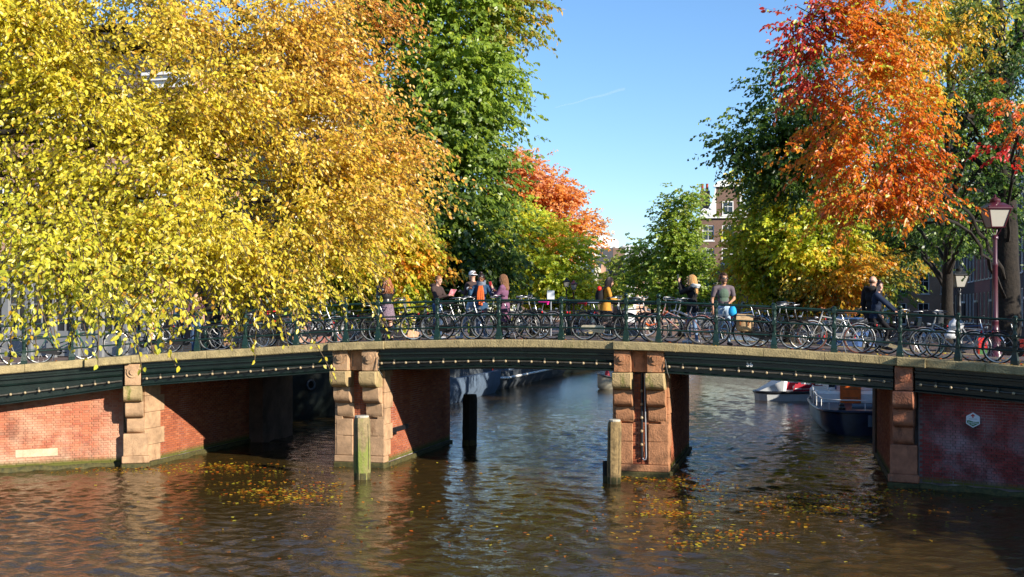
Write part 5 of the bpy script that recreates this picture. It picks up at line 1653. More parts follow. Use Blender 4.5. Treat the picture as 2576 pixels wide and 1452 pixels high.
m = MB(); m.box((w_ * .22, 1, h + .2), (.9, .9, 1.3)); m.build('chimney', M['brownwall'], r)
for i, (pa, pb, yt, D, mat) in enumerate([(1300, 1490, 700, 248, 'brownwall'), (1600, 1765, 690, 246, 'tanwall')]):
    r, w_, h = far_block('canal_house', ['wide brown terrace closing the canal behind the left trees', 'wide tan terrace closing the canal behind the right trees'][i], pa, pb, yt, D, 10, mat)
    m = MB(); m.box((w_ / 2, 5, h / 2), (w_, 10, h)); m.build('wall', M[mat], r)
    for q in range(14):
        for z_ in (1.6, 4.6, 7.4):
            if z_ < h - 1:
                o = link('window', _wcache[(1.1, 2.0, 'white', 1)][0] if (1.1, 2.0, 'white', 1) in _wcache else fr, r, (w_ * (q + .5) / 14, -.03, z_)); link('pane', gl, o)
    m = MB(); m.prism([(0, h), (w_, h), (w_ * .95, h + 2), (w_ * .05, h + 2)], .2, 9); m.build('roof', M['slate'], r)

# --- a faint contrail high in the sky
m_, n_, l_ = newmat('thin_ice_cloud')
o_ = n_.new('ShaderNodeOutputMaterial'); mx_ = n_.new('ShaderNodeMixShader'); tr_ = n_.new('ShaderNodeBsdfTransparent'); df_ = n_.new('ShaderNodeBsdfDiffuse')
df_.inputs[0].default_value = (.9, .9, .9, 1); mx_.inputs[0].default_value = .03
l_.new(tr_.outputs[0], mx_.inputs[1]); l_.new(df_.outputs[0], mx_.inputs[2]); l_.new(mx_.outputs[0], o_.inputs[0])
a_, b2_ = at(1395, 272, 2600), at(1572, 224, 2600)
m = MB(); m.tube([a_.lerp(b2_, k / 12) + V(0, 0, 1.2 * math.sin(k * 1.3)) for k in range(13)], [.8 + 3.2 * k / 12 for k in range(13)], 8)
o = m.build('contrail', m_, None, 60); tag(o, 'faint white contrail slanting across the blue sky', 'contrail')
# ================================================================== BICYCLES
def make_wheel(tyre_mat, R=.345, ns=14):
    m = MB(); m.tube([(R * math.cos(a), 0, R * math.sin(a)) for a in np.linspace(0, 2 * PI, 33)[:-1]], .019, 6, closed=True)
    ty = m.mesh('wheel', tyre_mat, 60)
    m = MB(); r = R - .024; m.tube([(r * math.cos(a), 0, r * math.sin(a)) for a in np.linspace(0, 2 * PI, 33)[:-1]], .0125, 6, closed=True)
    ri = m.mesh('rim', M['rim'], 60)
    m = MB()
    for k in range(ns):
        a = 2 * PI * k / ns; s = 1 if k % 2 else -1; b_ = a + s * .35
        m.tube([(.03 * math.cos(b_), s * .028, .03 * math.sin(b_)), (r * math.cos(a), 0, r * math.sin(a))], .0026, 3, caps=False)
    sp = m.mesh('spoke', M['chrome'])
    m = MB(); m.tube([(0, -.05, 0), (0, .05, 0)], .024, 8); hu = m.mesh('hub', M['chrome'], 60)
    return ty, ri, sp, hu
_wheels = {k: make_wheel(M[k]) for k in ('tyre', 'tyre_brown')}
RW, FW, WZ = -.55, .56, .36

def make_bike(style, frame, guard, saddle='saddle', tyre='tyre', steer=0.0, extras=(), fender=None, bar='upright'):
    root = empty('bicycle')
    fm = M[frame]
    def P(mb, name, mat, par=root, sm=55):
        return mb.build(name, mat, par, sm)
    bb, st, hb, ht = V(-.10, 0, .30), V(-.27, 0, .80), V(.42, 0, .68), V(.355, 0, .90)
    m = MB()
    m.tube([bb, st], .018, 8); m.tube([hb, ht], .020, 8)
    if style == 'step':
        for off in (0, .085):
            m.tube([hb + V(-.005, 0, .06 + off * .7), hb.lerp(bb, .45) + V(-.02, 0, -.03 + off), bb.lerp(st, .12 + off * 2.6)], .0145, 8)
    elif style == 'mixte':
        m.tube([hb + V(0, 0, .02), bb], .018, 8); m.tube([hb + V(-.02, 0, .14), bb.lerp(st, .55)], .014, 8)
    else:
        m.tube([hb + V(0, 0, .02), bb], .018, 8); m.tube([ht + V(.01, 0, -.05), st + V(.01, 0, -.03)], .016, 8)
    for s in (-1, 1):
        m.tube([V(RW, s * .055, WZ), bb + V(0, s * .02, 0)], .009, 6); m.tube([V(RW, s * .055, WZ), st + V(0, s * .018, -.03)], .008, 6)
    P(m, 'frame', fm)
    # steering group
    stg = link('steering', None, root) if False else root
    RS = Matrix.Translation((.40, 0, 0)) @ Matrix.Rotation(steer, 4, 'Z') @ Matrix.Translation((-.40, 0, 0))
    def S(mb):
        mb.v = [tuple(RS @ Vector(p)) for p in mb.v]; return mb
    m = MB()
    for s in (-1, 1):
        m.tube([hb + V(0, s * .02, .0), hb + V(.02, s * .05, -.05), V(FW - .05, s * .055, WZ + .14), V(FW, s * .055, WZ)], .011, 6)
    P(S(m), 'fork', fm)
    m = MB()
    if bar == 'upright':
        m.tube([ht, ht + V(-.025, 0, .16)], .013, 8)
        c = ht + V(-.025, 0, .17)
        for s in (-1, 1):
            m.tube([c, c + V(.07, s * .10, .03), c + V(.03, s * .24, .06), c + V(-.10, s * .29, .05), c + V(-.20, s * .285, .035)], .011, 7)
    else:
        m.tube([ht, ht + V(-.02, 0, .09)], .014, 8); c = ht + V(-.02, 0, .10)
        for s in (-1, 1):
            m.tube([c, c + V(.02, s * .16, .02), c + V(-.03, s * .30, .03)], .012, 7)
    hbar = P(S(m), 'handlebar', M['chrome'])
    m = MB()
    for s in (-1, 1):
        if bar == 'upright':
            m.tube([c + V(-.13, s * .29, .048), c + V(-.235, s * .283, .03)], .017, 8)
        else:
            m.tube([c + V(.0, s * .22, .023), c + V(-.03, s * .32, .03)], .017, 8)
    m.ball(c + V(.04, .12, .06), .026, 8)
    P(S(m), 'grip', M['saddle_brown'] if saddle == 'saddle_brown' else M['blacksteel'], hbar)
    # seat
    m = MB(); m.tube([st, st + V(-.045, 0, .13)], .013, 8); P(m, 'seat_post', M['chrome'])
    m = MB(); c0 = st + V(-.05, 0, .17)
    rings = []
    for x, wd, z0, z1 in ((-.14, .05, .0, .03), (-.12, .10, -.02, .045), (-.04, .105, -.02, .035), (.04, .055, -.015, .028), (.12, .028, -.01, .025), (.15, .018, 0, .018)):
        rings.append([c0 + V(x, wd * math.cos(a), lerp(z0, z1, (math.sin(a) + 1) / 2)) for a in np.linspace(0, 2 * PI, 11)[:-1]])
    m.loft(rings)
    for s in (-1, 1):
        m.tube([c0 + V(-.10, s * .05, -.02), c0 + V(-.10, s * .05, -.06)], .016, 6)
    P(m, 'saddle', M[saddle])
    # mudguards
    for nm, cx, a0, a1, mtx in (('mudguard', RW, -.15, 3.35, None), ('mudguard', FW, .35, 2.75, RS)):
        m = MB(); rr = []
        for k in range(19):
            a = lerp(a0, a1, k / 18); q = V(cx + .378 * math.cos(a), 0, WZ + .378 * math.sin(a)); d = V(math.cos(a), 0, math.sin(a))
            rr.append([q + V(0, -.03, 0) - d * .012, q + d * .004, q + V(0, .03, 0) - d * .012, q - d * .004])
        m.loft(rr)
        for s in (-1, 1):
            a = a1 if cx == FW else a1 - .35
            m.tube([V(cx, s * .05, WZ), V(cx + .37 * math.cos(a), s * .028, WZ + .37 * math.sin(a))], .004, 4)
        if mtx is not None:
            S(m)
        P(m, nm, M[fender or frame])
    # rack
    m = MB()
    for s in (-1, 1):
        m.tube([V(-.30, s * .05, .755), V(-.55, s * .062, .76), V(-.90, s * .055, .76)], .007, 6)
        m.tube([V(RW, s * .058, WZ), V(-.68, s * .062, .76)], .006, 5); m.tube([V(RW, s * .058, WZ), V(-.86, s * .056, .76)], .006, 5)
    for x in (-.42, -.56, -.72, -.90):
        m.tube([V(x, -.058, .76), V(x, .058, .76)], .006, 5)
    m.tube([V(-.30, 0, .755), st + V(-.01, 0, -.05)], .007, 5)
    P(m, 'luggage_rack', M['blacksteel'] if 'silver' not in frame else M['chrome'])
    m = MB(); m.box((-.935, 0, .71), (.03, .07, .05), ch=.008); P(m, 'rear_lamp', M['redlamp'])
    # chain guard
    m = MB()
    if guard:
        o = []
        for k in range(7):
            a = PI / 2 + PI * k / 6; o.append((RW + .055 * math.cos(a) - .01, WZ - .01 + .052 * math.sin(a)))
        for k in range(9):
            a = -PI / 2 + PI * k / 8; o.append((bb.x + .105 * math.cos(a), bb.z + .105 * math.sin(a)))
        m.prism(o, -.085, -.045); P(m, 'chain_guard', M[guard], root, 30)
    else:
        m.tube([(bb.x + .085 * math.cos(a), -.055, bb.z + .085 * math.sin(a)) for a in np.linspace(0, 2 * PI, 17)[:-1]], .010, 5, closed=True)
        for sgn in (-1, 1):
            m.tube([V(RW, -.055, WZ + sgn * .035), V(bb.x, -.055, bb.z + sgn * .085)], .006, 4)
        P(m, 'chain', M['conduit'])
    m = MB(); ca = rnd.uniform(-.6, .6)
    dx, dz = .165 * math.cos(ca), .165 * math.sin(ca)
    m.tube([bb + V(0, -.10, 0), bb + V(dx, -.11, dz)], .010, 6); m.tube([bb + V(0, .09, 0), bb + V(-dx, .10, -dz)], .010, 6); m.tube([bb + V(0, -.1, 0), bb + V(0, .1, 0)], .016, 8)
    cr = P(m, 'crank', M['chrome'])
    m = MB(); m.box(bb + V(dx, -.165, dz), (.09, .09, .022)); m.box(bb + V(-dx, .155, -dz), (.09, .09, .022)); P(m, 'pedal', M['tyre'], cr)
    m = MB(); m.tube([bb + V(-.06, .06, -.02), bb + V(-.16, .16, -.29)], .010, 6); P(m, 'kickstand', M['chrome'])
    # lamp
    m = MB(); q = hb + V(.075, 0, .13); m.lathe([(.015, -.05), (.034, -.01), (.036, .02), (.02, .025)], 10, Matrix.Translation(q) @ Matrix.Rotation(PI / 2, 4, 'Y')); P(S(m), 'headlamp', M['chrome'])
    # wheels
    ty, ri, sp, hu = _wheels[tyre]
    for nm, x in (('wheel', RW), ('wheel', FW)):
        o = link(nm, ty, root)
        mt = Matrix.Translation((x, 0, WZ)) @ Matrix.Rotation(rnd.uniform(0, 3), 4, 'Y')
        o.matrix_local = RS @ mt if x == FW else mt
        link('rim', ri, o); link('spoke', sp, o); link('hub', hu, o)
    for e in extras:
        if e == 'crate':
            m = MB(); c = V(.56, 0, 1.0)
            for sx, sy, sz, px_, py_, pz_ in ((.40, .32, .015, 0, 0, -.14), (.40, .012, .27, 0, -.16, 0), (.40, .012, .27, 0, .16, 0), (.012, .32, .27, -.2, 0, 0), (.012, .32, .27, .2, 0, 0)):
                m.box(c + V(px_, py_, pz_), (sx, sy, sz))
            m.tube([c + V(-.2, -.16, .135), c + V(.2, -.16, .135), c + V(.2, .16, .135), c + V(-.2, .16, .135)], .012, 5, closed=True)
            m.tube([V(.56, 0, .86), V(.40, 0, .80)], .012, 5)
            P(S(m), 'front_crate', M['plasticgrey'])
        if e == 'basket':
            m = MB(); c = V(.58, 0, .92)
            for z in (-.12, -.04, .04, .12):
                k = .13 + .03 * (z + .12) / .24
                m.tube([c + V(k * 1.0 * math.cos(a), k * 1.15 * math.sin(a), z) for a in np.linspace(0, 2 * PI, 15)[:-1]], .006, 4, closed=True)
            for a in np.linspace(0, 2 * PI, 15)[:-1]:
                m.tube([c + V(.13 * math.cos(a), .15 * math.sin(a), -.12), c + V(.16 * math.cos(a), .184 * math.sin(a), .12)], .004, 3)
            P(S(m), 'basket', M['blacksteel'])
        if e == 'chainlock':
            m = MB(); pts = [V(.30, -.05, .78), V(.42, -.075, .66), V(.50, -.08, .52), V(.62, -.08, .44), V(.75, -.07, .42), V(.80, -.02, .46)]
            dense = limb(m, pts, .001, .001, 3)
            m = MB()
            for i, q in enumerate(dense):
                m.ball(q, .030 if i % 2 else .022, 6)
            P(m, 'chain_lock', M['orange_chain'])
    return root

M['frame_black'] = pmat('black_bike_paint', (0.012, 0.012, 0.013), .3, var=.3, vscale=12)
M['frame_grey'] = pmat('grey_bike_paint', (0.16, 0.16, 0.17), .35, var=.2, vscale=12)
M['frame_silver'] = pmat('silver_bike_paint', (0.45, 0.45, 0.45), .3, metal=.5)
M['frame_white'] = pmat('white_bike_paint', (0.38, 0.38, 0.37), .4)
M['frame_red'] = pmat('worn_red_bike_paint', (0.30, 0.06, 0.04), .45, col2=(.30, .26, .24), vscale=9)
M['frame_blue'] = pmat('blue_bike_paint', (0.03, 0.08, 0.20), .35)
M['frame_green'] = pmat('green_bike_paint', (0.02, 0.09, 0.06), .35)

PROTO = {}
def spec(key, *a, **k):
    PROTO[key] = (a, k)
spec('black_step', 'step', 'frame_black', 'blacksteel')
spec('black_step_turned', 'step', 'frame_black', 'blacksteel', steer=.35)
spec('black_men', 'men', 'frame_black', 'blacksteel', steer=-.25)
spec('cream_guard', 'step', 'frame_black', 'creamguard', saddle='saddle_blue')
spec('grey_guard', 'step', 'frame_black', 'greyguard')
spec('silver', 'mixte', 'frame_silver', 'greyguard', steer=.2)
spec('white_men', 'men', 'frame_white', '', saddle='saddle_brown', tyre='tyre_brown', bar='flat')
spec('red_lock', 'mixte', 'frame_red', '', extras=('chainlock',), steer=.15)
spec('brown_mixte', 'mixte', 'frame_silver', '', steer=-.2)
spec('pink', 'step', 'frame_grey', 'blacksteel', saddle='saddle_pink')
spec('red_saddle', 'step', 'frame_black', 'blacksteel', saddle='saddle_red')
spec('crate', 'step', 'frame_black', 'greyguard', extras=('crate',))
spec('blue', 'men', 'frame_blue', '', bar='flat')
spec('basket', 'step', 'frame_green', 'blacksteel', extras=('basket',), steer=.25)
_made = {}
brnd = random.Random(4)
def bike(key, x_rear, x_front, off, label, lean=4.0, group='bicycles parked along the bridge railing', yaw=0.0):
    xm = (x_rear + x_front) / 2
    p, a = on_deck(xm, off)
    if x_front < x_rear:
        a += PI
    if key in _made:
        o = copy_tree(_made[key])
    else:
        ar, kw = PROTO[key]; o = make_bike(*ar, **kw); _made[key] = o
    tag(o, label, 'bicycle', group)
    pa, _ = on_deck(xm + 50, off); pb, _ = on_deck(xm - 50, off)
    slope = math.atan2(pa.z - pb.z, (pa.xy - pb.xy).length) * (1 if x_front > x_rear else -1)
    o.location = p + V(0, 0, .003)
    if lean > 0:
        lean += brnd.uniform(-2.0, 2.5); yaw += brnd.uniform(-.07, .07)
    o.rotation_euler = (math.radians(lean) * (1 if x_front > x_rear else -1), -slope, a + yaw)
    return o
G1 = 'bicycles parked along the near railing'
B = {}
bike('silver', -78, 30, .62, 'silver bicycle at the left end of the near railing, half out of view', 4, G1)
bike('basket', 105, 212, .70, 'green bicycle with wire basket under the yellow leaves at far left', 4, G1)
bike('black_step_turned', 404, 298, .62, 'black bicycle with bright front rim below the red shop sign', 4, G1)
bike('black_men', 430, 532, .66, 'black diamond-frame bicycle before the bald man', 4, G1)
bike('black_step', 660, 560, .62, 'black bicycle behind the lowest tip of the yellow leaves', 4, G1)
bike('red_saddle', 668, 772, .72, 'black bicycle with red saddle right of the lowest yellow leaves', 4, G1)
bike('silver', 752, 842, .80, 'silver bicycle whose long stem rises left of the twin ball posts', 3, G1)
bike('black_step', 790, 888, .60, 'black bicycle with long dark chain case beside the twin ball posts', 4, G1)
bike('black_step_turned', 938, 1041, .60, 'black step-through bicycle in front of the auburn-haired woman', 4, G1)
bike('black_men', 1090, 1190, .62, 'black bicycle with shiny chain case beside the hooded man', 4, G1)
bike('brown_mixte', 1122, 1205, .85, 'pale silver bicycle squeezed behind the shiny chain case bicycle', 3, G1)
bike('grey_guard', 1330, 1222, .64, 'grey-guard bicycle in front of the woman in the purple coat', 4, G1)
bike('black_step', 1258, 1345, .78, 'black bicycle with tall handlebar right of the purple coat', 4, G1)
bike('pink', 1388, 1290, 1.0, 'bicycle with a pink saddle cover', 3, G1)
bike('cream_guard', 1468, 1578, .60, 'black bicycle with cream chain guard and blue-grey saddle', 4, G1)
bike('black_men', 1542, 1625, .92, 'black bicycle behind the twin ball posts right of the mustard cardigan', 3, G1)
bike('red_lock', 1766, 1645, .60, 'worn red bicycle with thick orange chain lock', 4, G1)
bike('brown_mixte', 1795, 1690, .78, 'silver bicycle in front of the blonde photographer', 3, G1)
B['pannier'] = bike('black_step', 1882, 1990, .60, 'black bicycle carrying tan canvas panniers', 4, G1)
bike('black_step_turned', 1905, 2010, .82, 'dark bicycle with angled front wheel next to the panniers', 3, G1)
bike('white_men', 2152, 2048, .95, 'white bicycle with tan saddle and brown tyres', 3, G1)
B['ride'] = bike('grey_guard', 2176, 2298, 1.35, 'black bicycle with grey chain guard ridden by the woman in navy', 0, 'bicycles being ridden across the bridge')
bike('crate', 2260, 2312, 1.9, 'bicycle with black plastic crate on the front', 2, G1, yaw=-.25)
bike('silver', 2440, 2334, .64, 'grey bicycle with plastic bags on its rack', 4, G1)
bike('blue', 2370, 2478, .80, 'blue flat-bar bicycle right of the plastic bags', 3, G1)
bike('black_step', 2522, 2630, .60, 'black bicycle at the right end of the near railing', 4, G1)
# bicycles along the far railing
G2 = 'bicycles parked along the far railing'
for k, (x, key, lab, dirn) in enumerate([(-17.5, 'black_step', 'black bicycle at the far railing behind the bald man in plum', 1), (-15.3, 'silver', 'silver bicycle at the far railing left of the twin ball posts', -1), (-13.4, 'black_men', 'dark bicycle at the far railing left of the auburn-haired woman', 1), (-11.6, 'grey_guard', 'bicycle at the far railing right of the auburn-haired woman', -1),
                                  (-9.9, 'black_step', 'black bicycle at the far railing behind the hooded man', 1), (-8.1, 'silver', 'silver bicycle at the far railing behind the white cap', 1), (-6.6, 'red_saddle', 'bicycle with a red saddle at the far railing', -1), (-4.9, 'black_step_turned', 'black bicycle at the far railing beside the mustard cardigan', 1),
                                  (-3.1, 'brown_mixte', 'pale bicycle at the far railing between ball posts and blonde woman', -1), (-1.6, 'blue', 'blue bicycle at the far railing behind the blonde woman', 1), (-.1, 'black_men', 'dark bicycle at the far railing behind the grey T-shirt', -1), (1.6, 'silver', 'silver bicycle at the far railing behind the panniers', 1), (3.2, 'black_step', 'black bicycle at the far railing behind the white bicycle', -1)]):
    if key in _made:
        o = copy_tree(_made[key])
    else:
        ar, kw = PROTO[key]; o = make_bike(*ar, **kw); _made[key] = o
    tag(o, lab, 'bicycle', G2)
    o.location = (x, Y_FAR - .55, deck_z(x) + .012); o.rotation_euler = (math.radians(-4 if dirn > 0 else 4), 0, 0 if dirn > 0 else PI)

# panniers and bags resting on the bicycles
pb = B['pannier']
bag = empty('pannier_bag', 'tan canvas double pannier hanging on the rear rack of a black bicycle', 'bicycle bag')
bag.matrix_world = Matrix.Translation(pb.location) @ pb.rotation_euler.to_matrix().to_4x4()
for s in (-1, 1):
    m = MB(); rings = []
    for z, wx, wy in ((.40, .14, .05), (.43, .19, .08), (.55, .20, .095), (.68, .19, .085), (.76, .17, .06)):
        rings.append([V(-.62 + wx * math.cos(a) * (1 + .06 * math.sin(3 * a)), s * .13 + wy * math.sin(a), z) for a in np.linspace(0, 2 * PI, 17)[:-1]])
    m.loft(rings); m.build('pouch', M['canvas'], bag, 50)
    m = MB(); rr = []
    for k in range(9):
        a = PI * k / 8; rr.append([V(-.62 - .2, s * (.055 + .17 * math.sin(a * .5)), .79 - .14 * (k / 8) ** 2), V(-.62 + .2, s * (.055 + .17 * math.sin(a * .5)), .79 - .14 * (k / 8) ** 2), V(-.62 + .2, s * (.045 + .17 * math.sin(a * .5)), .78 - .14 * (k / 8) ** 2), V(-.62 - .2, s * (.045 + .17 * math.sin(a * .5)), .78 - .14 * (k / 8) ** 2)])
    m.loft(rr); m.build('flap', M['canvas'], bag)
    for x in (-.72, -.52):
        m = MB(); m.box((x, s * .235, .62), (.03, .012, .14)); m.build('strap', M['saddle_brown'], bag)
m = MB(); m.box((-.62, 0, .795), (.40, .13, .02), ch=.005); m.build('bridge_flap', M['canvas'], bag)
p, a = on_deck(2405, .62)
for i, (dx, dz, sz, lab) in enumerate([(0, .86, .17, 'white plastic bag tied over the bicycle rack, the upper one'), (-.12, .62, .14, 'white plastic bag hanging at the wheel, the lower one')]):
    m = MB(); rings = []
    for z, r in ((-.9, .25), (-.7, .8), (-.2, 1.0), (.3, .8), (.65, .35), (.95, .5)):
        rings.append([V(r * sz * 1.0 * math.cos(t) * (1 + .18 * math.sin(5 * t + z)), r * sz * .6 * math.sin(t), z * sz) for t in np.linspace(0, 2 * PI, 15)[:-1]])
    m.loft(rings); o = m.build('plastic_bag', M['plasticwhite'], None, 50); o.location = p + V(dx, -.05, dz); tag(o, lab, 'bag')

# red and green delivery crates standing on the street at the right
for i, (px, D, lab, mt, z) in enumerate([(2482, 34, 'red crate standing on the pavement beside the maroon lamp post', 'red_plain', 2.72), (2600, 33.5, 'red crate at the right end of the bridge pavement', 'red_plain', 2.68)]):
    g = atz(px, D, z)
    root = empty('delivery_crate', lab, 'crate', g, .2)
    m = MB(); 
    for c, s in (((0, -.2, .3), (.62, .03, .6)), ((0, .2, .3), (.62, .03, .6)), ((-.3, 0, .3), (.03, .40, .6)), ((.3, 0, .3), (.03, .40, .6)), ((0, 0, .02), (.6, .4, .03)), ((0, -.215, .58), (.66, .03, .05)), ((0, -.216, .3), (.05, .02, .56))):
        m.box(c, s)
    m.build('body', M[mt], root)
    m = MB(); m.prism([(-.28, .06), (.1, .06), (-.05, .30), (-.28, .34)], -.224, -.217); m.build('stripe', M['signgreen'], root)
    m = MB(); m.box((0, 0, .62), (.68, .46, .04), ch=.01); m.build('lid', M['red_plain'], root)

# a blue car parked on the right bank behind the bicycles
def car(label, loc, rz, paint):
    root = empty('parked_car', label, 'car', loc, rz)
    def body(prof, wd, name, mat, sm=30, par=root):
        m = MB(); rings = []
        for y, k in ((-wd / 2, .94), (-wd / 2 + .06, 1), (wd / 2 - .06, 1), (wd / 2, .94)):
            rings.append([V(x * (1 if abs(y) < wd / 2 else .99), y, .45 + (z - .45) * k) for x, z in prof])
        m.loft(rings); return m.build(name, mat, par, sm)
    body([(-2.0, .35), (-2.05, .62), (-1.9, .86), (-1.2, .95), (1.0, .93), (1.75, .82), (2.0, .62), (2.0, .35), (1.65, .30), (-1.65, .30)], 1.68, 'body', paint)
    m = MB(); m.loft([[V(-1.75, -.70, .9), V(-1.75, .70, .9), V(-1.3, .58, 1.42), V(-1.3, -.58, 1.42)], [V(.95, -.70, .9), V(.95, .70, .9), V(.25, .58, 1.44), V(.25, -.58, 1.44)]]); m.build('window', M['glass'], root)
    m = MB(); m.loft([[V(-1.34, -.59, 1.41), V(.28, -.59, 1.43), V(.2, -.5, 1.49), V(-1.25, -.5, 1.48)], [V(-1.34, .59, 1.41), V(.28, .59, 1.43), V(.2, .5, 1.49), V(-1.25, .5, 1.48)]]); m.build('roof', paint, root)
    for x in (-1.25, 1.25):
        for s in (-1, 1):
            m = MB(); m.tube([V(x, s * .62, .31), V(x, s * .85, .31)], .31, 18); w_ = m.build('wheel', M['tyre'], root, 50)
            m = MB(); m.tube([V(x, s * .80, .31), V(x, s * .862, .31)], .19, 14); m.build('rim', M['rim'], w_, 50)
    for s in (-1, 1):
        m = MB(); m.box((2.0, s * .6, .66), (.06, .34, .14), ch=.02); m.build('headlight', M['white'], root)
        m = MB(); m.box((-2.03, s * .62, .72), (.06, .26, .18), ch=.02); m.build('tail_light', M['redlamp'], root)
    return root
g = atz(2110, 47, QZR); car('blue hatchback parked on the right bank behind the white bicycle', (g.x + .6, g.y, QZR), 1.2, M['carblue'])
g = atz(1700, 62, QZR); car('dark blue car parked by the canal behind the blonde photographer', (7.2, 68, QZR), 1.57, M['frame_blue'])

# ================================================================== STREET LAMPS
def street_lamp(label, px, D, ztop_, zbase, mat, s=1.0):
    g = atz(px, D, zbase); H = ztop_ - zbase
    root = empty('street_lamp', label, 'street lamp', g, .3)
    head = 1.05 * s
    zp = H - head
    m = MB()
    m.lathe([(.21 * s, 0), (.21 * s, .25), (.17 * s, .30), (.18 * s, .36), (.135 * s, .44), (.125 * s, .75), (.14 * s, .78), (.14 * s, .84), (.10 * s, .92), (.085 * s, 1.1), (.092 * s, 1.12), (.092 * s, 1.17), (.078 * s, 1.22), (.066 * s, zp * .75), (.075 * s, zp * .76), (.075 * s, zp * .78), (.060 * s, zp * .80), (.056 * s, zp - .12), (.085 * s, zp - .10), (.085 * s, zp - .04), (.05 * s, zp)], 14)
    m.build('post', mat, root, 50)
    # cradle
    m = MB()
    for k in range(4):
        a = PI / 4 + k * PI / 2
        m.tube([V(.04 * s * math.cos(a), .04 * s * math.sin(a), zp - .02), V(.13 * s * math.cos(a), .13 * s * math.sin(a), zp + .10 * s), V(.16 * s * math.cos(a), .16 * s * math.sin(a), zp + .20 * s)], .012 * s, 6)
    m.build('cradle', mat, root, 50)
    z0, z1 = zp + .20 * s, zp + .66 * s
    a0, a1 = .17 * s, .285 * s
    def sq(h, z):
        return [V(-h, -h, z), V(h, -h, z), V(h, h, z), V(-h, h, z)]
    m = MB(); m.loft([sq(a0 - .012, z0 + .01), sq(a1 - .012, z1)]); m.build('lantern_glass', M['lampglass'], root)
    m = MB()
    for i in range(4):
        q0, q1 = sq(a0, z0), sq(a1, z1)
        m.tube([q0[i], q1[i]], .016 * s, 5); m.tube([q0[i], q0[(i + 1) % 4]], .016 * s, 5); m.tube([q1[i], q1[(i + 1) % 4]], .018 * s, 5)
    m.build('lantern_frame', mat, root)
    m = MB(); m.loft([sq(a1 + .035 * s, z1 + .01), sq(a1 + .035 * s, z1 + .045 * s), sq(a1 * .55, z1 + .17 * s), sq(a1 * .42, z1 + .18 * s)])
    m.lathe([(.12 * s, z1 + .17 * s), (.135 * s, z1 + .21 * s), (.135 * s, z1 + .27 * s), (.07 * s, z1 + .31 * s), (.03 * s, z1 + .33 * s), (.035 * s, z1 + .36 * s), (.008 * s, z1 + .40 * s)], 12)
    rf = m.build('lantern_roof', mat, root, 40)
    m = MB()
    for q in sq(a1 + .03 * s, z1 + .06 * s):
        m.ball(q, .028 * s, 6)
    m.build('crown_knob', mat, rf)
    m = MB(); m.lathe([(.03 * s, z0 + .02), (.05 * s, z0 + .1), (.04 * s, z0 + .2), (.01, z0 + .25)], 8); m.build('lamp_bulb', M['white'], root)
    return root
street_lamp('tall maroon street lamp in front of the thick dark trunk at the right', 2503, 31.0, CAMZ + 300 * 31 / FPX, 2.72, M['purplelamp'], 1.05)
street_lamp('black street lantern between two dark trunks near the right edge', 2413, 48, CAMZ + 122 * 48 / FPX, QZR, M['lamp_black'], 1.08)
street_lamp('black street lantern left of the cycling couple', 2122, 88, CAMZ + 62 * 88 / FPX, QZR, M['lamp_black'], 1.0)
street_lamp('black street lantern beside the head of the grey T-shirt man', 1806, 100, CAMZ + 92 * 100 / FPX, QZR, M['lamp_black'], 1.0)
street_lamp('black street lamp, left one of the pair by the yellow-green tree', 1425, 62, CAMZ + 92 * 62 / FPX, 3.0, M['lamp_black'], .62)
street_lamp('maroon street lamp, right one of the pair by the yellow-green tree', 1443, 58, CAMZ + 86 * 58 / FPX, 3.0, M['purplelamp'], .60)
street_lamp('black street lantern behind the orange leaf tips at the right', 2020, 92, CAMZ + 55 * 92 / FPX, QZR, M['lamp_black'], .95)
# small white notice on a pole
g = atz(1386, 45, 2.6)
# it stands on the far edge of the bridge beside the railing
p, a = on_deck(1386, 5.6)
r = empty('notice_board', 'small white notice on a thin pole at the far railing', 'sign', p, .1)
m = MB(); m.tube([(0, 0, 0), (0, 0, 1.3)], .02, 8); m.build('pole', M['pipe'], r)
m = MB(); m.box((0, -.03, 1.22), (.22, .02, .30)); m.build('board', M['signwhite'], r)

# ================================================================== BOATS
def hull(rings_spec, name, mat, root, sm=40, shift=0):
    """rings_spec: (x, half width, z keel, z sheer) from stern to bow; local x forward."""
    m = MB(); rings = []
    for x, hw, zk, zs in rings_spec:
        rings.append([V(x, hw, zs), V(x, hw * .97, lerp(zk, zs, .55)), V(x, hw * .72, lerp(zk, zs, .15)), V(x, 0, zk), V(x, -hw * .72, lerp(zk, zs, .15)), V(x, -hw * .97, lerp(zk, zs, .55)), V(x, -hw, zs)])
    m.loft(rings)
    return m.build(name, mat, root, sm)

# -- blue and white boat with the orange door: its broad rounded stern towards us
g = atz(2152, 40.9, 0)
root = empty('motor_boat', 'dark blue and white motor boat with orange wooden door', 'boat', (g.x, g.y, 0), PI / 2 + .06)
spec_ = []
for x, hw in ((-2.9, .72), (-2.8, 1.02), (-2.5, 1.28), (-2.0, 1.42), (0, 1.5), (2.5, 1.45), (4.0, 1.2), (5.0, .7), (5.5, .05)):
    spec_.append((x, hw, -.35, .78 + .10 * (max(0, x - 1) / 4) ** 2))
hull(spec_, 'hull', M['hullblue'], root, 50)
m = MB(); pts = [V(x, hw + .02, zs) for x, hw, zk, zs in spec_] + [V(x, -hw - .02, zs) for x, hw, zk, zs in reversed(spec_)]
m.tube(pts, .055, 6, closed=True); m.build('rubbing_strake', M['hullblue'], root, 60)
m = MB(); poly = [(x, hw - .03) for x, hw, _, _ in spec_] + [(x, -hw + .03) for x, hw, _, _ in reversed(spec_)]
m.add([(x, y, .70) for x, y in poly], [tuple(range(len(poly)))]); m.build('deck', M['deckblue'], root)
m = MB(); m.box((2.6, 0, .96), (3.0, 2.62, .52), ch=.10); m.build('coaming', M['white'], root)
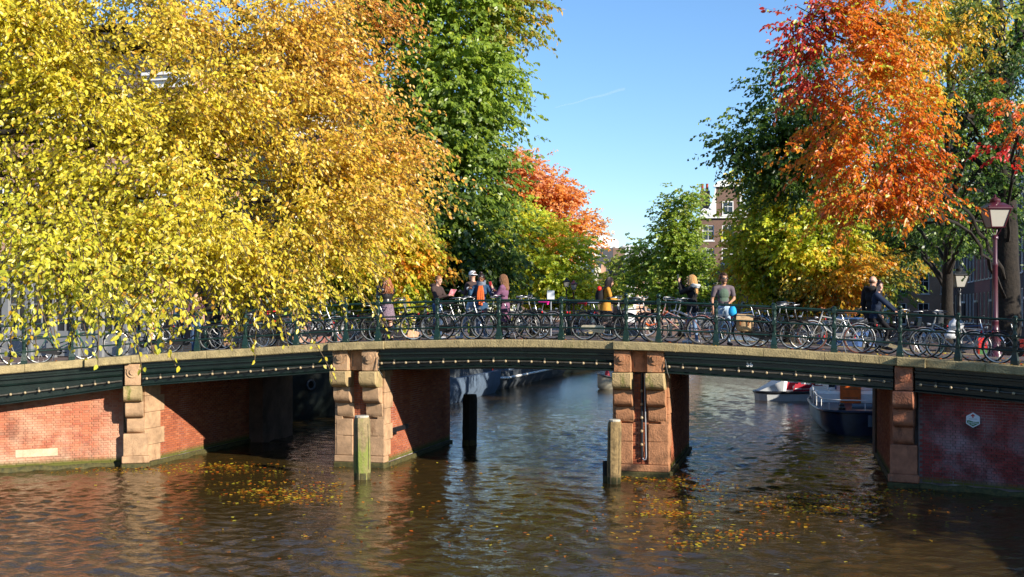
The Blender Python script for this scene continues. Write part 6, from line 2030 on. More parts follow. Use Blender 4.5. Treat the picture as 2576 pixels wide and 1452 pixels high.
m = MB(); m.box((2.7, -.22, 1.70), (2.7, 2.1, 1.0), ch=.05); m.build('cabin', M['white'], root)
m = MB(); m.box((2.7, -.22, 2.24), (2.9, 2.3, .07), ch=.03); m.build('cabin_roof', M['white'], root)
m = MB(); m.box((1.08, .06, 1.36), (.10, .74, 1.26), ch=.01); dr = m.build('door', M['orangedoor'], root)
m = MB(); m.box((1.02, .06, 1.62), (.03, .42, .36), ch=.1); m.build('door_window', M['glass'], dr)
for z in (1.30, .98):
    m = MB(); m.box((1.025, .06, z), (.02, .54, .03)); m.build('door_batten', M['saddle_brown'], dr)
m = MB(); m.box((1.34, .70, 1.62), (.03, .22, .55), ch=.01); m.build('cabin_window', M['glass'], root)
m = MB(); m.box((1.34, -.80, 1.62), (.03, .5, .45), ch=.01); m.build('cabin_window', M['glass'], root)
m = MB(); m.box((1.33, .56, 1.62), (.05, .05, .7)); m.build('window_post', M['frame_blue'], root)
m = MB()
rail = [V(1.2, 1.40, 1.42), V(.2, 1.46, 1.30), V(-1.2, 1.45, 1.22), V(-2.1, 1.36, 1.18), V(-2.6, 1.14, 1.17), V(-2.82, .72, 1.17), V(-2.86, .0, 1.17), V(-2.82, -.7, 1.17), V(-2.6, -1.1, 1.17)]
m.tube(rail, .022, 7)
for q in (rail[1], rail[2], rail[3], rail[4], rail[6], rail[7]):
    m.tube([V(q.x, q.y, .74), q], .017, 6)
m.build('guard_rail', M['white'], root, 50)
m = MB(); m.tube([V(-1.2, .25, .82), V(-1.3, -1.0, .84)], .11, 10); m.build('fender_roll', M['fender'], root, 50)
m = MB(); m.box((-1.9, .66, .80), (.25, .24, .2), ch=.05); m.ball((-1.85, .66, .92), .1, 8); m.build('winch', M['blacksteel'], root)
m = MB(); m.tube([V(-2.3, -.55, .74), V(-2.2, -.6, 1.15), V(-1.0, -.95, 1.45)], .02, 6); m.build('davit', M['blacksteel'], root)
m = MB(); m.tube([V(.6, 1.42, .8), V(.58, 1.42, 1.30)], .05, 8); m.build('bollard', M['blacksteel'], root, 50)
for x_, y in ((-2.98, -.15), (-2.72, -1.12)):
    m = MB(); m.tube([V(x_, y, .30), V(x_ + .02, y, .68)], .075, 8); m.build('fender', M['fender'], root, 50)

# -- white pedal boats
def pedal_boat(label, px, D, rz, panel=True):
    g = atz(px, D, 0)
    root = empty('pedal_boat', label, 'pedal boat', (g.x, g.y, 0), rz, 'white pedal boats')
    m = MB()
    sec = [(-2.0, .75), (-1.9, .82), (1.2, .82), (1.75, .66), (2.05, .35)]
    m.loft([[V(x, hw, .36), V(x * .97, hw * .93, -.1), V(x * .97, -hw * .93, -.1), V(x, -hw, .36)] for x, hw in sec]); m.build('hull', M['cabinwhite'], root)
    m = MB(); pts = [V(x, hw + .02, .40) for x, hw in sec] + [V(x, -hw - .02, .40) for x, hw in reversed(sec)]; m.tube(pts, .065, 6, closed=True); m.build('rubber_strip', M['blacksteel'], root, 60)
    m = MB(); m.add([(x, y, .42) for x, y in [(x, hw) for x, hw in sec] + [(x, -hw) for x, hw in reversed(sec)]], [tuple(range(10))]); m.build('deck', M['cabinwhite'], root)
    # sloping bow cowl
    m = MB(); m.loft([[V(2.02, .3, .43), V(2.02, -.3, .43), V(1.98, -.28, .46), V(1.98, .28, .46)], [V(1.0, .74, .43), V(1.0, -.74, .43), V(.92, -.66, .98), V(.92, .66, .98)], [V(.86, .74, .43), V(.86, -.74, .43), V(.70, -.60, 1.10), V(.70, .60, 1.10)]]); m.build('bow_cowl', M['cabinwhite'], root)
    for s in (-1, 1):
        m = MB(); m.loft([[V(.55, s * .78, .43), V(.55, s * .74, .43), V(.42, s * .74, .80), V(.42, s * .78, .80)], [V(-1.05, s * .78, .43), V(-1.05, s * .74, .43), V(-1.05, s * .74, .72), V(-1.05, s * .78, .72)]]); sp = m.build('side_panel', M['panel_red'] if panel else M['cabinwhite'], root)
        if panel and s < 0 or panel and s > 0:
            R = Matrix.Rotation(0 if s < 0 else PI, 4, 'Z') @ Matrix.Rotation(PI / 2, 4, 'X')
            text_obj('lettering', 'AMSTERDAM VAN GOGH CENTER', .095, M['signwhite'], sp, Matrix.Translation((-.42, s * .785, .555)) @ R, .001)
            m = MB(); m.box((.28, s * .783, .57), (.30, .006, .06)); m.build('emblem', M['signwhite'], sp)
        m = MB(); m.box((-1.55, s * .70, .66), (.85, .14, .46), ch=.04); m.build('locker', M['cabinwhite'], root)
    for x, y in ((.0, .35), (.0, -.35), (-.85, .35), (-.85, -.35)):
        m = MB(); m.box((x - .12, y, .56), (.42, .46, .14), ch=.04); m.loft([[V(x - .30, y - .22, .55), V(x - .30, y + .22, .55), V(x - .36, y + .22, .55), V(x - .36, y - .22, .55)], [V(x - .38, y - .23, .95), V(x - .38, y + .23, .95), V(x - .46, y + .23, .95), V(x - .46, y - .23, .95)], [V(x - .41, y - .15, 1.12), V(x - .41, y + .15, 1.12), V(x - .47, y + .15, 1.12), V(x - .47, y - .15, 1.12)]]); m.build('seat', M['cabinwhite'], root, 30)
    m = MB(); m.tube([V(.62, -.72, .45), V(.36, -.74, 1.12)], .025, 6); m.ball(V(.36, -.74, 1.12), .06, 8); m.ball(V(.6, -.74, .62), .05, 6); m.build('tiller', M['pink_tiller'], root)
    return root
M['pink_tiller'] = pmat('pale_pink_tiller', (.55, .22, .25), .5)
pedal_boat('white pedal boat with crimson side panel moored under the bridge', 2008, 54, PI + .10 + TH)
pedal_boat('white pedal boat behind the one with the crimson panel', 2085, 60, PI + .02 + TH, False)

# -- small cream boat between the middle opening and the half-shaded pier
g = atz(1566, 62, 0)
root = empty('open_boat', 'small cream open boat peeping out left of the half-shaded pier', 'boat', (g.x, g.y, 0), PI + TH + .3)
hull([(-1.5, .6, -.2, .55), (-.5, .75, -.25, .52), (.6, .65, -.25, .6), (1.2, .35, -.15, .72), (1.45, .04, .1, .82)], 'hull', M['cream'], root)
m = MB(); m.tube([V(1.47, 0, .84), V(1.2, .38, .74), V(.6, .68, .62), (-.5, .78, .54), V(-1.5, .62, .57), V(-1.5, -.62, .57), V(-.5, -.78, .54), V(.6, -.68, .62), V(1.2, -.38, .74)], .05, 6, closed=True); m.build('gunwale', M['grey_paint'], root, 60)
m = MB(); m.box((.3, 0, .55), (.3, 1.2, .05)); m.box((-.7, 0, .52), (.3, 1.3, .05)); m.build('thwart', M['saddle_brown'], root)
m = MB(); m.lathe([(.12, .5), (.16, .7), (.10, .95), (.05, 1.0)], 10, Matrix.Translation((.9, 0, 0))); m.build('cover_bundle', M['panel_red'], root, 50)

# -- houseboat on the left bank beyond the bridge
root = empty('houseboat', 'blue-grey houseboat moored on the left bank beyond the bridge', 'houseboat', (-16.6, 66.5, 0), -PI / 2 - .03)
hull([(-8, 1.55, -.4, .95), (-7.5, 1.65, -.4, .95), (6.6, 1.65, -.4, .95), (7.3, 1.5, -.4, .98), (7.8, 1.0, -.4, 1.02)], 'hull', M['hullgrey'], root)
m = MB(); pts = [V(-8, 1.6, .62), V(6.6, 1.7, .62), V(7.35, 1.55, .64), V(7.85, 1.02, .66), V(7.85, -1.02, .66), V(7.35, -1.55, .64), V(6.6, -1.7, .62), V(-8, -1.6, .62)]; m.tube(pts, .06, 6, closed=True); m.build('rubbing_strake', M['white'], root, 60)
m = MB(); m.box((-.7, 0, 1.42), (13.2, 2.7, 1.0), ch=.05); cb = m.build('cabin', M['houseboat_blue'], root)
m = MB(); m.box((-.7, 0, 1.95), (13.5, 3.0, .08), ch=.02); m.build('cabin_roof', M['hullgrey'], root)
for k in range(7):
    for s in (-1, 1):
        m = MB(); m.box((-6 + 1.85 * k, s * 1.36, 1.48), (.95, .05, .52), ch=.02); w_ = m.build('window', M['white'], root)
        m = MB(); m.box((-6 + 1.85 * k, s * 1.39, 1.48), (.78, .02, .38)); m.build('pane', M['glass'], w_)
m = MB(); m.box((6.6, .5, 1.06), (.5, .5, .18), ch=.04); m.box((6.35, .5, 1.4), (.12, .5, .6), ch=.04); o = m.build('deck_chair', M['red_plain'], None); o.matrix_world = Matrix.Translation(root.location) @ Matrix.Rotation(-PI / 2 - .03, 4, 'Z'); tag(o, 'red chair on the foredeck of the blue-grey houseboat', 'chair')
root = empty('houseboat', 'light grey flat-bowed barge close behind the sunlit pier', 'barge', (-16.3, 52.5, 0), -PI / 2)
hull([(-4.5, 1.5, -.4, 1.15), (3.2, 1.5, -.4, 1.15), (4.2, 1.35, -.3, 1.3), (4.6, 1.1, -.2, 1.4)], 'hull', M['houseboat_blue'], root)
m = MB(); m.box((-.8, 0, 1.4), (6.5, 2.3, .6), ch=.05); m.build('cabin', M['hullgrey'], root)
m = MB(); m.tube([V(4.62, 1.1, 1.4), V(4.62, -1.1, 1.4)], .06, 6); m.build('bow_rail', M['white'], root)
root = empty('houseboat', 'dark boat moored beyond the blue-grey houseboat', 'houseboat', (-15.8, 84, 0), -PI / 2)
hull([(-7, 1.4, -.4, .9), (6, 1.4, -.4, .9), (7.4, .7, -.3, 1.1), (7.9, .05, 0, 1.2)], 'hull', M['hullblack'], root)
m = MB(); m.box((-1, 0, 1.2), (10, 2.2, .7), ch=.05); m.build('cabin', M['signgreen'], root)
# -- black barge behind the left opening, blunt bow with anchor hole
g = atz(770, 43.0, 0)
root = empty('barge', 'big black barge with round hawse hole seen through the left opening', 'barge', (g.x - .9, g.y + 7.4, 0), -PI / 2 - .08)
hull([(-7, 2.0, -.4, 2.0), (4.6, 2.0, -.4, 2.0), (6.2, 1.7, -.4, 2.15), (7.0, .95, -.4, 2.3), (7.35, .08, -.4, 2.4)], 'hull', M['hullblack'], root, 30)
m = MB(); m.tube([V(7.4, 0, -.2), V(7.43, 0, 1.2), V(7.45, 0, 2.4)], .07, 6); m.build('stem_bar', M['hullgrey'], root)
for s in (-1, 1):
    m = MB(); m.tube([V(6.68 + .16 * 0, s * 1.36, 1.35) + V(.16 * math.cos(a) * .45, -s * .16 * math.cos(a) * .75, .18 * math.sin(a)) for a in np.linspace(0, 2 * PI, 15)[:-1]], .04, 6, closed=True); m.build('hawse_ring', M['hullgrey'], root, 60)
m = MB(); m.box((-2, 0, 2.3), (8, 3.0, .7), ch=.05); m.build('hatch', M['hullblack'], root)
# ================================================================== PEOPLE
def capsule_pts(mb, p, q, r0, r1, n=12, sx=1.0):
    p, q = Vector(p), Vector(q)
    d = q - p; L = max(d.length, 1e-4); t = d / L
    k = 4
    pts, rs = [], []
    for i in range(k + 1):
        a = PI / 2 * (1 - i / k); pts.append(p - t * r0 * math.sin(a)); rs.append(max(.002, r0 * math.cos(a)))
    for i in range(k + 1):
        a = PI / 2 * i / k; pts.append(q + t * r1 * math.sin(a)); rs.append(max(.002, r1 * math.cos(a)))
    mb.tube(pts, rs, n)

def person(label, loc, yaw, H, mats, pose, hair=None, extras=(), voxel=.0135, group='people on the bridge'):
    """Figure facing local +x. mats: top, bottom, skin, shoe, (sleeve). One continuous remeshed body; clothes are zones of it, hair and loose garments are children."""
    root = empty('person', label, 'person', loc, yaw, group)
    k = H / 1.75
    prims = []
    def cap(p, q, r0, r1, z):
        prims.append(('c', Vector(p) * k, Vector(q) * k, r0 * k, r1 * k, z))
    def ell(c, r, z, rot=None):
        prims.append(('e', Vector(c) * k, tuple(x * k for x in r), None, rot, z))
    dz = pose.get('dz', 0.0)                      # seat shift
    lean = pose.get('lean', 0.0)
    hip = V(0, 0, .93 + dz)
    def torso(x, y, z):                            # z measured from the hips, bent forward by lean
        return hip + V(x + math.sin(lean) * z, y, math.cos(lean) * z)
    fem = pose.get('fem', False)
    sw = .165 if fem else .19
    bulk = pose.get('bulk', 1.0)
    # legs
    for s, key in ((1, 'legL'), (-1, 'legR')):
        kn, an, toe = pose.get(key, (None, None, None))
        h0 = hip + V(0, s * .085, -.02)
        if kn is None:
            st = pose.get('stride', 0.05) * s
            kn, an, toe = V(st * .45 + .02, s * .10, .50), V(st - .02, s * .11, .085), V(st + .15, s * .13, .035)
        else:
            kn, an, toe = V(*kn), V(*an), V(*toe)
        cap(h0, kn, .088 * (1.05 if not fem else 1.0), .058, 'bottom' if not pose.get('bareleg') else 'skin')
        cap(kn, an, .058, .040, 'bottom' if not pose.get('bareleg') else 'skin')
        hl = an + (an - toe).normalized() * .035; hl.z = min(hl.z, an.z) - .04
        cap(hl, toe, .042, .034, 'shoe')
        cap(an + V(0, 0, .0), hl.lerp(toe, .3), .042, .040, 'shoe')
    # pelvis, torso
    ell(hip + V(-.01, 0, .0), (.115 * bulk, .165, .12), 'bottom')
    ell(torso(0, 0, .16), (.105 * bulk, .145 if not fem else .135, .14), 'top')
    ell(torso(.0, 0, .34), (.115 * bulk, .165, .17), 'top')
    ell(torso(-.01, 0, .45), (.095 * bulk, .18, .10), 'top')
    for s in (1, -1):
        cap(torso(-.01, s * .07, .50), torso(-.01, s * sw, .475), .062, .066, 'top')
    if fem:
        for s in (1, -1):
            ell(torso(.075, s * .07, .36), (.06, .065, .065), 'top')
    nk, hd = torso(.005, 0, .53), torso(.035, 0, .70)
    hy = pose.get('head_yaw', 0.0); hp = pose.get('head_pitch', 0.0)
    hd = hd + V(hp * .06, 0, -abs(hp) * .015)
    cap(nk, hd + V(-.03, 0, -.06), .056, .052, 'skin')
    RH = Matrix.Rotation(hy, 3, 'Z') @ Matrix.Rotation(hp, 3, 'Y')
    def hpnt(x, y, z):
        return hd + RH @ V(x, y, z)
    ell(hpnt(-.01, 0, .02), (.098, .076, .105), 'skin', RH)
    ell(hpnt(.025, 0, -.045), (.065, .058, .075), 'skin', RH)
    cap(hpnt(.078, 0, .01), hpnt(.105, 0, -.028), .012, .016, 'skin')
    cap(hpnt(.07, .02, -.10), hpnt(.07, -.02, -.10), .02, .02, 'skin')
    for s in (1, -1):
        ell(hpnt(-.012, s * .078, -.012), (.018, .010, .03), 'skin', RH)
        cap(hpnt(.075, s * .02, .018), hpnt(.07, s * .048, .02), .012, .012, 'skin')
    # arms
    hands = []
    sl = pose.get('sleeve', 'long')
    for s, key in ((1, 'armL'), (-1, 'armR')):
        el, wr = pose[key][0], pose[key][1]
        sh = torso(-.01, s * (sw + .02), .465)
        el, wr = V(*el) + V(0, 0, dz), V(*wr) + V(0, 0, dz)
        zone = 'top' if sl == 'long' else 'skin'
        if sl == 'long':
            cap(sh, el, .062 * bulk, .048 * bulk, 'top'); cap(el, wr, .048 * bulk, .035, 'top')
        else:
            mid = sh.lerp(el, .62); cap(sh, mid, .066, .060, 'top'); cap(sh.lerp(el, .5), el, .046, .040, 'skin'); cap(el, wr, .040, .026, 'skin')
        fd = (wr - el).normalized()
        if len(pose[key]) > 2:
            fd = V(*pose[key][2]).normalized()
        pc = wr + fd * .05
        cap(wr, pc + fd * .03, .027, .033, 'skin')
        hands.append((wr, pc, fd, s))
    m = MB()
    for pr in prims:
        if pr[0] == 'c':
            capsule_pts(m, pr[1], pr[2], pr[3], pr[4])
        else:
            R = pr[4]
            m.ball(pr[1], pr[2], 14, R)
    tmp = m.build('body_source', [M['skin']])
    md = tmp.modifiers.new('r', 'REMESH'); md.mode = 'VOXEL'; md.voxel_size = voxel * k
    sm = tmp.modifiers.new('s', 'SMOOTH'); sm.factor = .5; sm.iterations = 3
    dg = bpy.context.evaluated_depsgraph_get()
    me = bpy.data.meshes.new_from_object(tmp.evaluated_get(dg))
    bpy.data.objects.remove(tmp)
    me.name = 'body'
    n = len(me.vertices); co = np.empty(n * 3); me.vertices.foreach_get('co', co); co = co.reshape(-1, 3)
    best = np.full(n, 9.0); zi = np.zeros(n, int)
    zones = ['top', 'bottom', 'skin', 'shoe', 'print']
    for pr in prims:
        if pr[0] == 'c':
            a, b_ = np.array(pr[1]), np.array(pr[2]); ab = b_ - a
            t = np.clip(((co - a) @ ab) / max(ab @ ab, 1e-9), 0, 1)
            d = np.linalg.norm(co - a - t[:, None] * ab, axis=1) - (pr[3] + (pr[4] - pr[3]) * t)
        else:
            q = co - np.array(pr[1])
            if pr[4] is not None:
                q = q @ np.array(pr[4])
            rr = np.array(pr[2]); kk = np.linalg.norm(q / rr, axis=1)
            d = (kk - 1) * rr.min()
        z = zones.index(pr[5]); u = d < best
        best[u] = d[u]; zi[u] = z
    if 'print' in mats:
        c0 = np.array(torso(.11, 0, .30) * k)
        zi[(zi == 0) & (np.linalg.norm((co - c0) * np.array([.6, 1, .75]), axis=1) < .125 * k) & (co[:, 0] > c0[0] - .09)] = 4
    vi = np.empty(len(me.loops), int); me.loops.foreach_get('vertex_index', vi)
    ls = np.empty(len(me.polygons), int); me.polygons.foreach_get('loop_start', ls)
    me.materials.clear()
    for z in zones:
        me.materials.append(M[mats.get(z, mats['top'])])
    me.polygons.foreach_set('material_index', zi[vi[ls]].astype(np.int32))
    me.polygons.foreach_set('use_smooth', [True] * len(me.polygons))
    # fingers, rooted in the palm, joined to the body mesh
    m = MB()
    for wr, pc, fd, s in hands:
        up = V(0, 0, 1) if abs(fd.z) < .8 else V(1, 0, 0)
        sd = fd.cross(up).normalized(); pn = sd.cross(fd).normalized()
        for i, (o_, ln) in enumerate(((-.024, .060), (-.008, .072), (.008, .068), (.023, .052))):
            a = pc + fd * .015 + sd * o_; c1 = pose.get('curl', .5)
            b_ = a + fd * ln * .55 - pn * ln * .18 * c1; e = b_ + fd * ln * .38 - pn * ln * .5 * c1
            m.tube([a * k, b_ * k, e * k], [.0095 * k, .0088 * k, .0065 * k], 6)
        a = pc - fd * .02 - sd * .026 * s; b_ = a + fd * .03 - sd * .026 * s - pn * .012; e = b_ + fd * .028 - sd * .004 * s - pn * .012
        m.tube([a * k, b_ * k, e * k], [.012 * k, .010 * k, .0075 * k], 6)
    hm = m.mesh('fingers', [M[mats['skin']]], 60)
    bm = bmesh.new(); bm.from_mesh(me); nf = len(bm.faces); bm.from_mesh(hm); bm.faces.ensure_lookup_table()
    for f in bm.faces[nf:]:
        f.material_index = 2; f.smooth = True
    bm.to_mesh(me); bm.free(); bpy.data.meshes.remove(hm)
    link('body', me, root)
    # face
    for s in (1, -1):
        m = MB(); m.ball(hpnt(.079, s * .032, .006) * k, .0105 * k, 8); m.build('eye', M['eye'], root)
        m = MB(); m.tube([hpnt(.086, s * .018, .028) * k, hpnt(.084, s * .034, .032) * k, hpnt(.074, s * .05, .027) * k], .0045 * k, 5); m.build('eyebrow', M[hair[1] if hair else 'hair_brown'], root)
    m = MB(); m.ball(hpnt(.083, 0, -.062) * k, (.010 * k, .022 * k, .008 * k), 8, RH); m.build('mouth', M['lip'], root)
    rs = random.Random(hash(label) % 1000 if False else len(label) * 7 + int(H * 100))
    # hair
    if hair:
        kind, hm_ = hair[0], M[hair[1]]
        m = MB()
        if kind in ('long', 'wavy'):
            ln = hair[2]
            rings = []
            m.ball(hpnt(-.022, 0, .032) * k, (.108 * k, .092 * k, .108 * k), 16, RH)
            for i in range(64):
                a = PI * .42 + (2 * PI - PI * .84) * i / 63
                x0, y0 = .104 * math.cos(a) - .02, .092 * math.sin(a)
                top = hpnt(x0 * .55, y0 * .6, .115); mid = hpnt(x0 * 1.06, y0 * 1.08, .0)
                L = ln * rs.uniform(.85, 1.1)
                w_ = .03 if kind == 'wavy' else .008
                pts = [top, hpnt(x0 * .95, y0 * .98, .07), mid]
                for q in range(1, 7):
                    f = q / 6
                    spread = 1.08 + (.34 * f if kind == 'wavy' else .06 * f)
                    base = RH @ V(x0 * spread - .03 * f, y0 * spread, 0)
                    pts.append(hd + base + V(rs.uniform(-w_, w_), rs.uniform(-w_, w_), -L * f))
                m.tube([p * k for p in pts], [.016 * k, .018 * k, .020 * k] + [(.022 - .0022 * q) * k for q in range(6)], 5)
        elif kind == 'short':
            m.ball(hpnt(-.022, 0, .045) * k, (.100 * k, .083 * k, .088 * k), 16, RH)
            for i in range(50):
                a = rs.uniform(0, 2 * PI); f = rs.uniform(.0, 1.0)
                if math.cos(a) > .3 and f > .45: continue
                d = V(.104 * math.sin(f * 1.7) * math.cos(a) - .02, .086 * math.sin(f * 1.7) * math.sin(a), .04 + .10 * math.cos(f * 1.7))
                m.tube([hpnt(*d) * k, (hpnt(*(d * 1.05)) + V(0, 0, -.012)) * k], [.014 * k, .005 * k], 5)
        elif kind == 'shaggy':
            m.ball(hpnt(-.035, 0, .040) * k, (.104 * k, .094 * k, .100 * k), 16, RH)
            for i in range(110):
                a = rs.uniform(0, 2 * PI); f = rs.uniform(.05, 1.25)
                if math.cos(a) > .15 and f > .5: continue
                d = V(.116 * math.sin(f * 1.6) * math.cos(a) - .02, .10 * math.sin(f * 1.6) * math.sin(a), .03 + .11 * math.cos(f * 1.6))
                e = hpnt(*(d * 1.12)) + V(rs.uniform(-.02, .02), rs.uniform(-.02, .02), -.04 - .03 * f)
                m.tube([hpnt(*d) * k, hpnt(*(d * 1.1)) * k, e * k], [.02 * k, .016 * k, .006 * k], 5)
        elif kind == 'bun':
            m.ball(hpnt(-.024, 0, .038) * k, (.104 * k, .086 * k, .096 * k), 16, RH)
            m.ball(hpnt(-.05, 0, .145) * k, (.048 * k, .05 * k, .042 * k), 12)
            if len(hair) > 2:
                for i in range(10):
                    y = rs.uniform(-.03, .03)
                    m.tube([hpnt(-.09, y + .03, .10) * k, hpnt(-.125, y + .05, .0) * k, hpnt(-.12, y + .06, -.16) * k], [.014 * k, .016 * k, .006 * k], 5)
        elif kind == 'fringe':
            m.ball(hpnt(-.035, 0, .0) * k, (.080 * k, .0785 * k, .055 * k), 14, RH)
        m.build('hair', hm_, root, 60)
    if 'beard' in extras:
        m = MB(); m.ball(hpnt(.03, 0, -.062) * k, (.066 * k, .062 * k, .062 * k), 12, RH); m.build('beard', M[hair[1]], root, 60)
    if 'sunglasses' in extras:
        m = MB()
        for s in (1, -1):
            m.box(hpnt(.094, s * .034, .008) * k, (.012 * k, .052 * k, .036 * k), RH.to_4x4().to_3x3(), ch=.006 * k)
            m.tube([hpnt(.09, s * .06, .012) * k, hpnt(-.02, s * .083, .008) * k], .005 * k, 5)
        m.box(hpnt(.098, 0, .014) * k, (.01 * k, .03 * k, .01 * k), RH)
        m.build('sunglasses', M['blacksteel'], root)
    if 'cap' in extras:
        m = MB(); rings = []
        for r, z in ((.104, .02), (.106, .05), (.098, .085), (.07, .12), (.02, .135)):
            rings.append([hpnt(-.012 + r * math.cos(a), r * .86 * math.sin(a), z) * k for a in np.linspace(0, 2 * PI, 19)[:-1]])
        m.loft(rings); cp = m.build('cap', M['white_cloth'], root, 50)
        m = MB(); rr = []
        for i in range(9):
            a = -1.1 + 2.2 * i / 8; b0 = hpnt(-.012 - .10 * math.cos(a), .088 * math.sin(a), .035); b1 = hpnt(-.012 - .165 * math.cos(a * .8), .082 * math.sin(a), .018)
            rr.append([b0 * k, b1 * k, (b1 + V(0, 0, .008)) * k, (b0 + V(0, 0, .008)) * k])
        m.loft(rr); m.build('cap_peak', M['white_cloth'], cp)
        m = MB(); m.box(hpnt(.088, 0, .075) * k, (.012 * k, .05 * k, .045 * k), RH.to_4x4().to_3x3()); m.build('cap_badge', M['charcoal_cloth'], cp)
    def skirt(nm, mat, z0, z1, r0, r1, dy=1.25, n=22, wav=.06, open_front=False):
        m = MB(); rings = []
        for i in range(6):
            f = i / 5; z = lerp(z0, z1, f); r = lerp(r0, r1, f)
            c = hip + V(math.sin(lean) * max(0, z - .93 - dz), 0, 0)
            rings.append([V(c.x + r * math.cos(a) * (1 + wav * f * math.sin(5 * a + 1.3)), r * dy * math.sin(a) * (1 + wav * f * math.cos(4 * a)), z) * k for a in np.linspace(0, 2 * PI, n + 1)[:-1]])
        m.loft(rings, caps=False)
        inner = [[p * .97 for p in r] for r in rings]
        return m.build(nm, M[mat], root, 70)
    for e in extras:
        if isinstance(e, tuple):
            if e[0] == 'skirt':
                skirt(*e[1:])
            elif e[0] == 'scarf':
                m = MB()
                for j in range(3):
                    c = torso(.01, 0, .545 + .03 * j); m.tube([(c + V(.085 * math.cos(a) + .01, .095 * math.sin(a), -.025 * math.cos(a) + .012 * math.sin(3 * a + j))) * k for a in np.linspace(0, 2 * PI, 17)[:-1]], .034 * k, 7, closed=True)
                m.build('scarf', M[e[1]], root, 70)
                m = MB()
                for y, L in ((-.06, .42), (-.02, .50), (.025, .52), (.065, .44)):
                    m.tube([torso(.12, y * .5, .50) * k, torso(.155, y, .32) * k, torso(.15, y * 1.2, .50 - L) * k], [.030 * k, .036 * k, .034 * k], 7)
                m.build('scarf_end', M[e[2]], root, 70)
            elif e[0] == 'hood':
                m = MB()
                for j in range(3):
                    m.tube([(torso(-.045 - .015 * j, 0, .53 + .02 * j) + V(.09 * math.cos(a) - .02, .105 * math.sin(a), .02 * math.cos(a))) * k for a in np.linspace(.9, 2 * PI - .9, 14)], .034 * k, 7)
                m.build('hood', M[e[1]], root, 70)
            elif e[0] == 'jacket_tail':
                skirt('jacket_hem', e[1], .98 + dz, .80 + dz, .135, .155, 1.25)
            elif e[0] == 'cuff':
                for wr, pc, fd, s in hands:
                    m = MB(); m.tube([(wr - fd * .05) * k, (wr - fd * .005) * k], .041 * k, 8); m.build('cuff', M[e[1]], root, 60)
    RT = Matrix.Translation(Vector(loc)) @ Matrix.Rotation(yaw, 4, 'Z')
    return root, [RT @ (pc * k + fd * .04 * k) for wr, pc, fd, s in hands], RT, k, torso

def held(name, lab, cat, mat, pos, size, rot=(0, 0, 0)):
    m = MB(); m.box((0, 0, 0), size, ch=min(size) * .3); o = m.build(name, mat, None); o.location = pos; o.rotation_euler = rot
    return tag(o, lab, cat)

A_DOWN = {'armL': ((-.03, .24, 1.13), (.02, .25, .88)), 'armR': ((-.03, -.24, 1.13), (.02, -.25, .88))}
def P_(**k):
    d = dict(A_DOWN); d.update(k); return d
# yaw 0 looks along +x (to the right), pi/2 away from us, -pi/2 towards us
p, _ = on_deck(492, 4.2)
person('bald person in a plum T-shirt seen from behind by the far left', p, 1.75, 1.76, dict(top='plum_shirt', bottom='dark_denim', skin='skin', shoe='shoe_black'), P_(sleeve='short', stride=.1), ('fringe', 'hair_short'))
p, _ = on_deck(974, 1.15)
r, h, RT, k, T = person('person with long curly auburn hair in black leather jacket and floral dress', p, 2.45, 1.72, dict(top='leather', bottom='skin', skin='skin', shoe='shoe_black'),
       P_(fem=True, bareleg=True, armL=((.16, .22, 1.20), (.30, .12, 1.46), (.2, 0, 1)), armR=((.14, -.20, 1.22), (.30, -.06, 1.42), (.2, 0, 1))), ('wavy', 'hair_auburn', .30), [('skirt', 'dress', 'floral_dress', 1.02, .60, .135, .20), ('jacket_tail', 'leather')])
held('phone', 'black phone held up by the auburn-haired person', 'phone', M['phone'], h[0].lerp(h[1], .5) + V(-.02, .02, .03), (.015, .075, .15), (0, 0, 2.45))
p, _ = on_deck(1100, 2.4)
r, h, RT, k, T = person('person with short ginger hair in dark brown hoodie reading a brochure', p, -.25, 1.78, dict(top='brown_hoodie', bottom='dark_denim', skin='skin', shoe='shoe_white'),
       P_(armL=((.12, .22, 1.16), (.36, .10, 1.20)), armR=((.10, -.22, 1.14), (.36, -.07, 1.20)), head_pitch=.28, bulk=1.08), ('short', 'hair_short'), [('hood', 'brown_hoodie')])
o = empty('brochure', 'red brochure held open by the person in the dark hoodie', 'brochure', h[0].lerp(h[1], .5) + V(.07, 0, .07), -.25)
for s in (1, -1):
    m = MB(); m.box((0, s * .075, 0), (.006, .15, .21)); q = m.build('page', M['book'], o); q.rotation_euler = (0, .55, s * .3)
p, _ = on_deck(1190, 1.5)
person('person in a white cap turned backwards behind the scarf wearer', p, 2.6, 1.84, dict(top='brown_hoodie', bottom='light_denim', skin='skin', shoe='shoe_white'), P_(stride=.35, armL=((.02, .26, 1.16), (.22, .20, 1.22)), armR=((-.1, -.26, 1.14), (.05, -.27, .90))), ('short', 'hair_brown'), ['cap'])
p, _ = on_deck(1211, 1.0)
r, h, RT, k, T = person('person with brown hair bun, grey scarf with orange end and denim jacket', p, -1.5, 1.73, dict(top='blue_jacket', bottom='denim', skin='skin_brown', shoe='shoe_white'),
       P_(fem=True, bulk=1.12, head_pitch=.35, armL=((.05, .30, 1.18), (.18, .36, 1.28), (.6, .3, .3)), armR=((.05, -.30, 1.20), (.22, -.30, 1.36), (.4, .5, .1))), ('bun', 'hair_dark', 1), [('scarf', 'scarf_grey', 'orange_scarf'), ('jacket_tail', 'blue_jacket'), ('cuff', 'white_cloth')])
p, _ = on_deck(1268, 1.0)
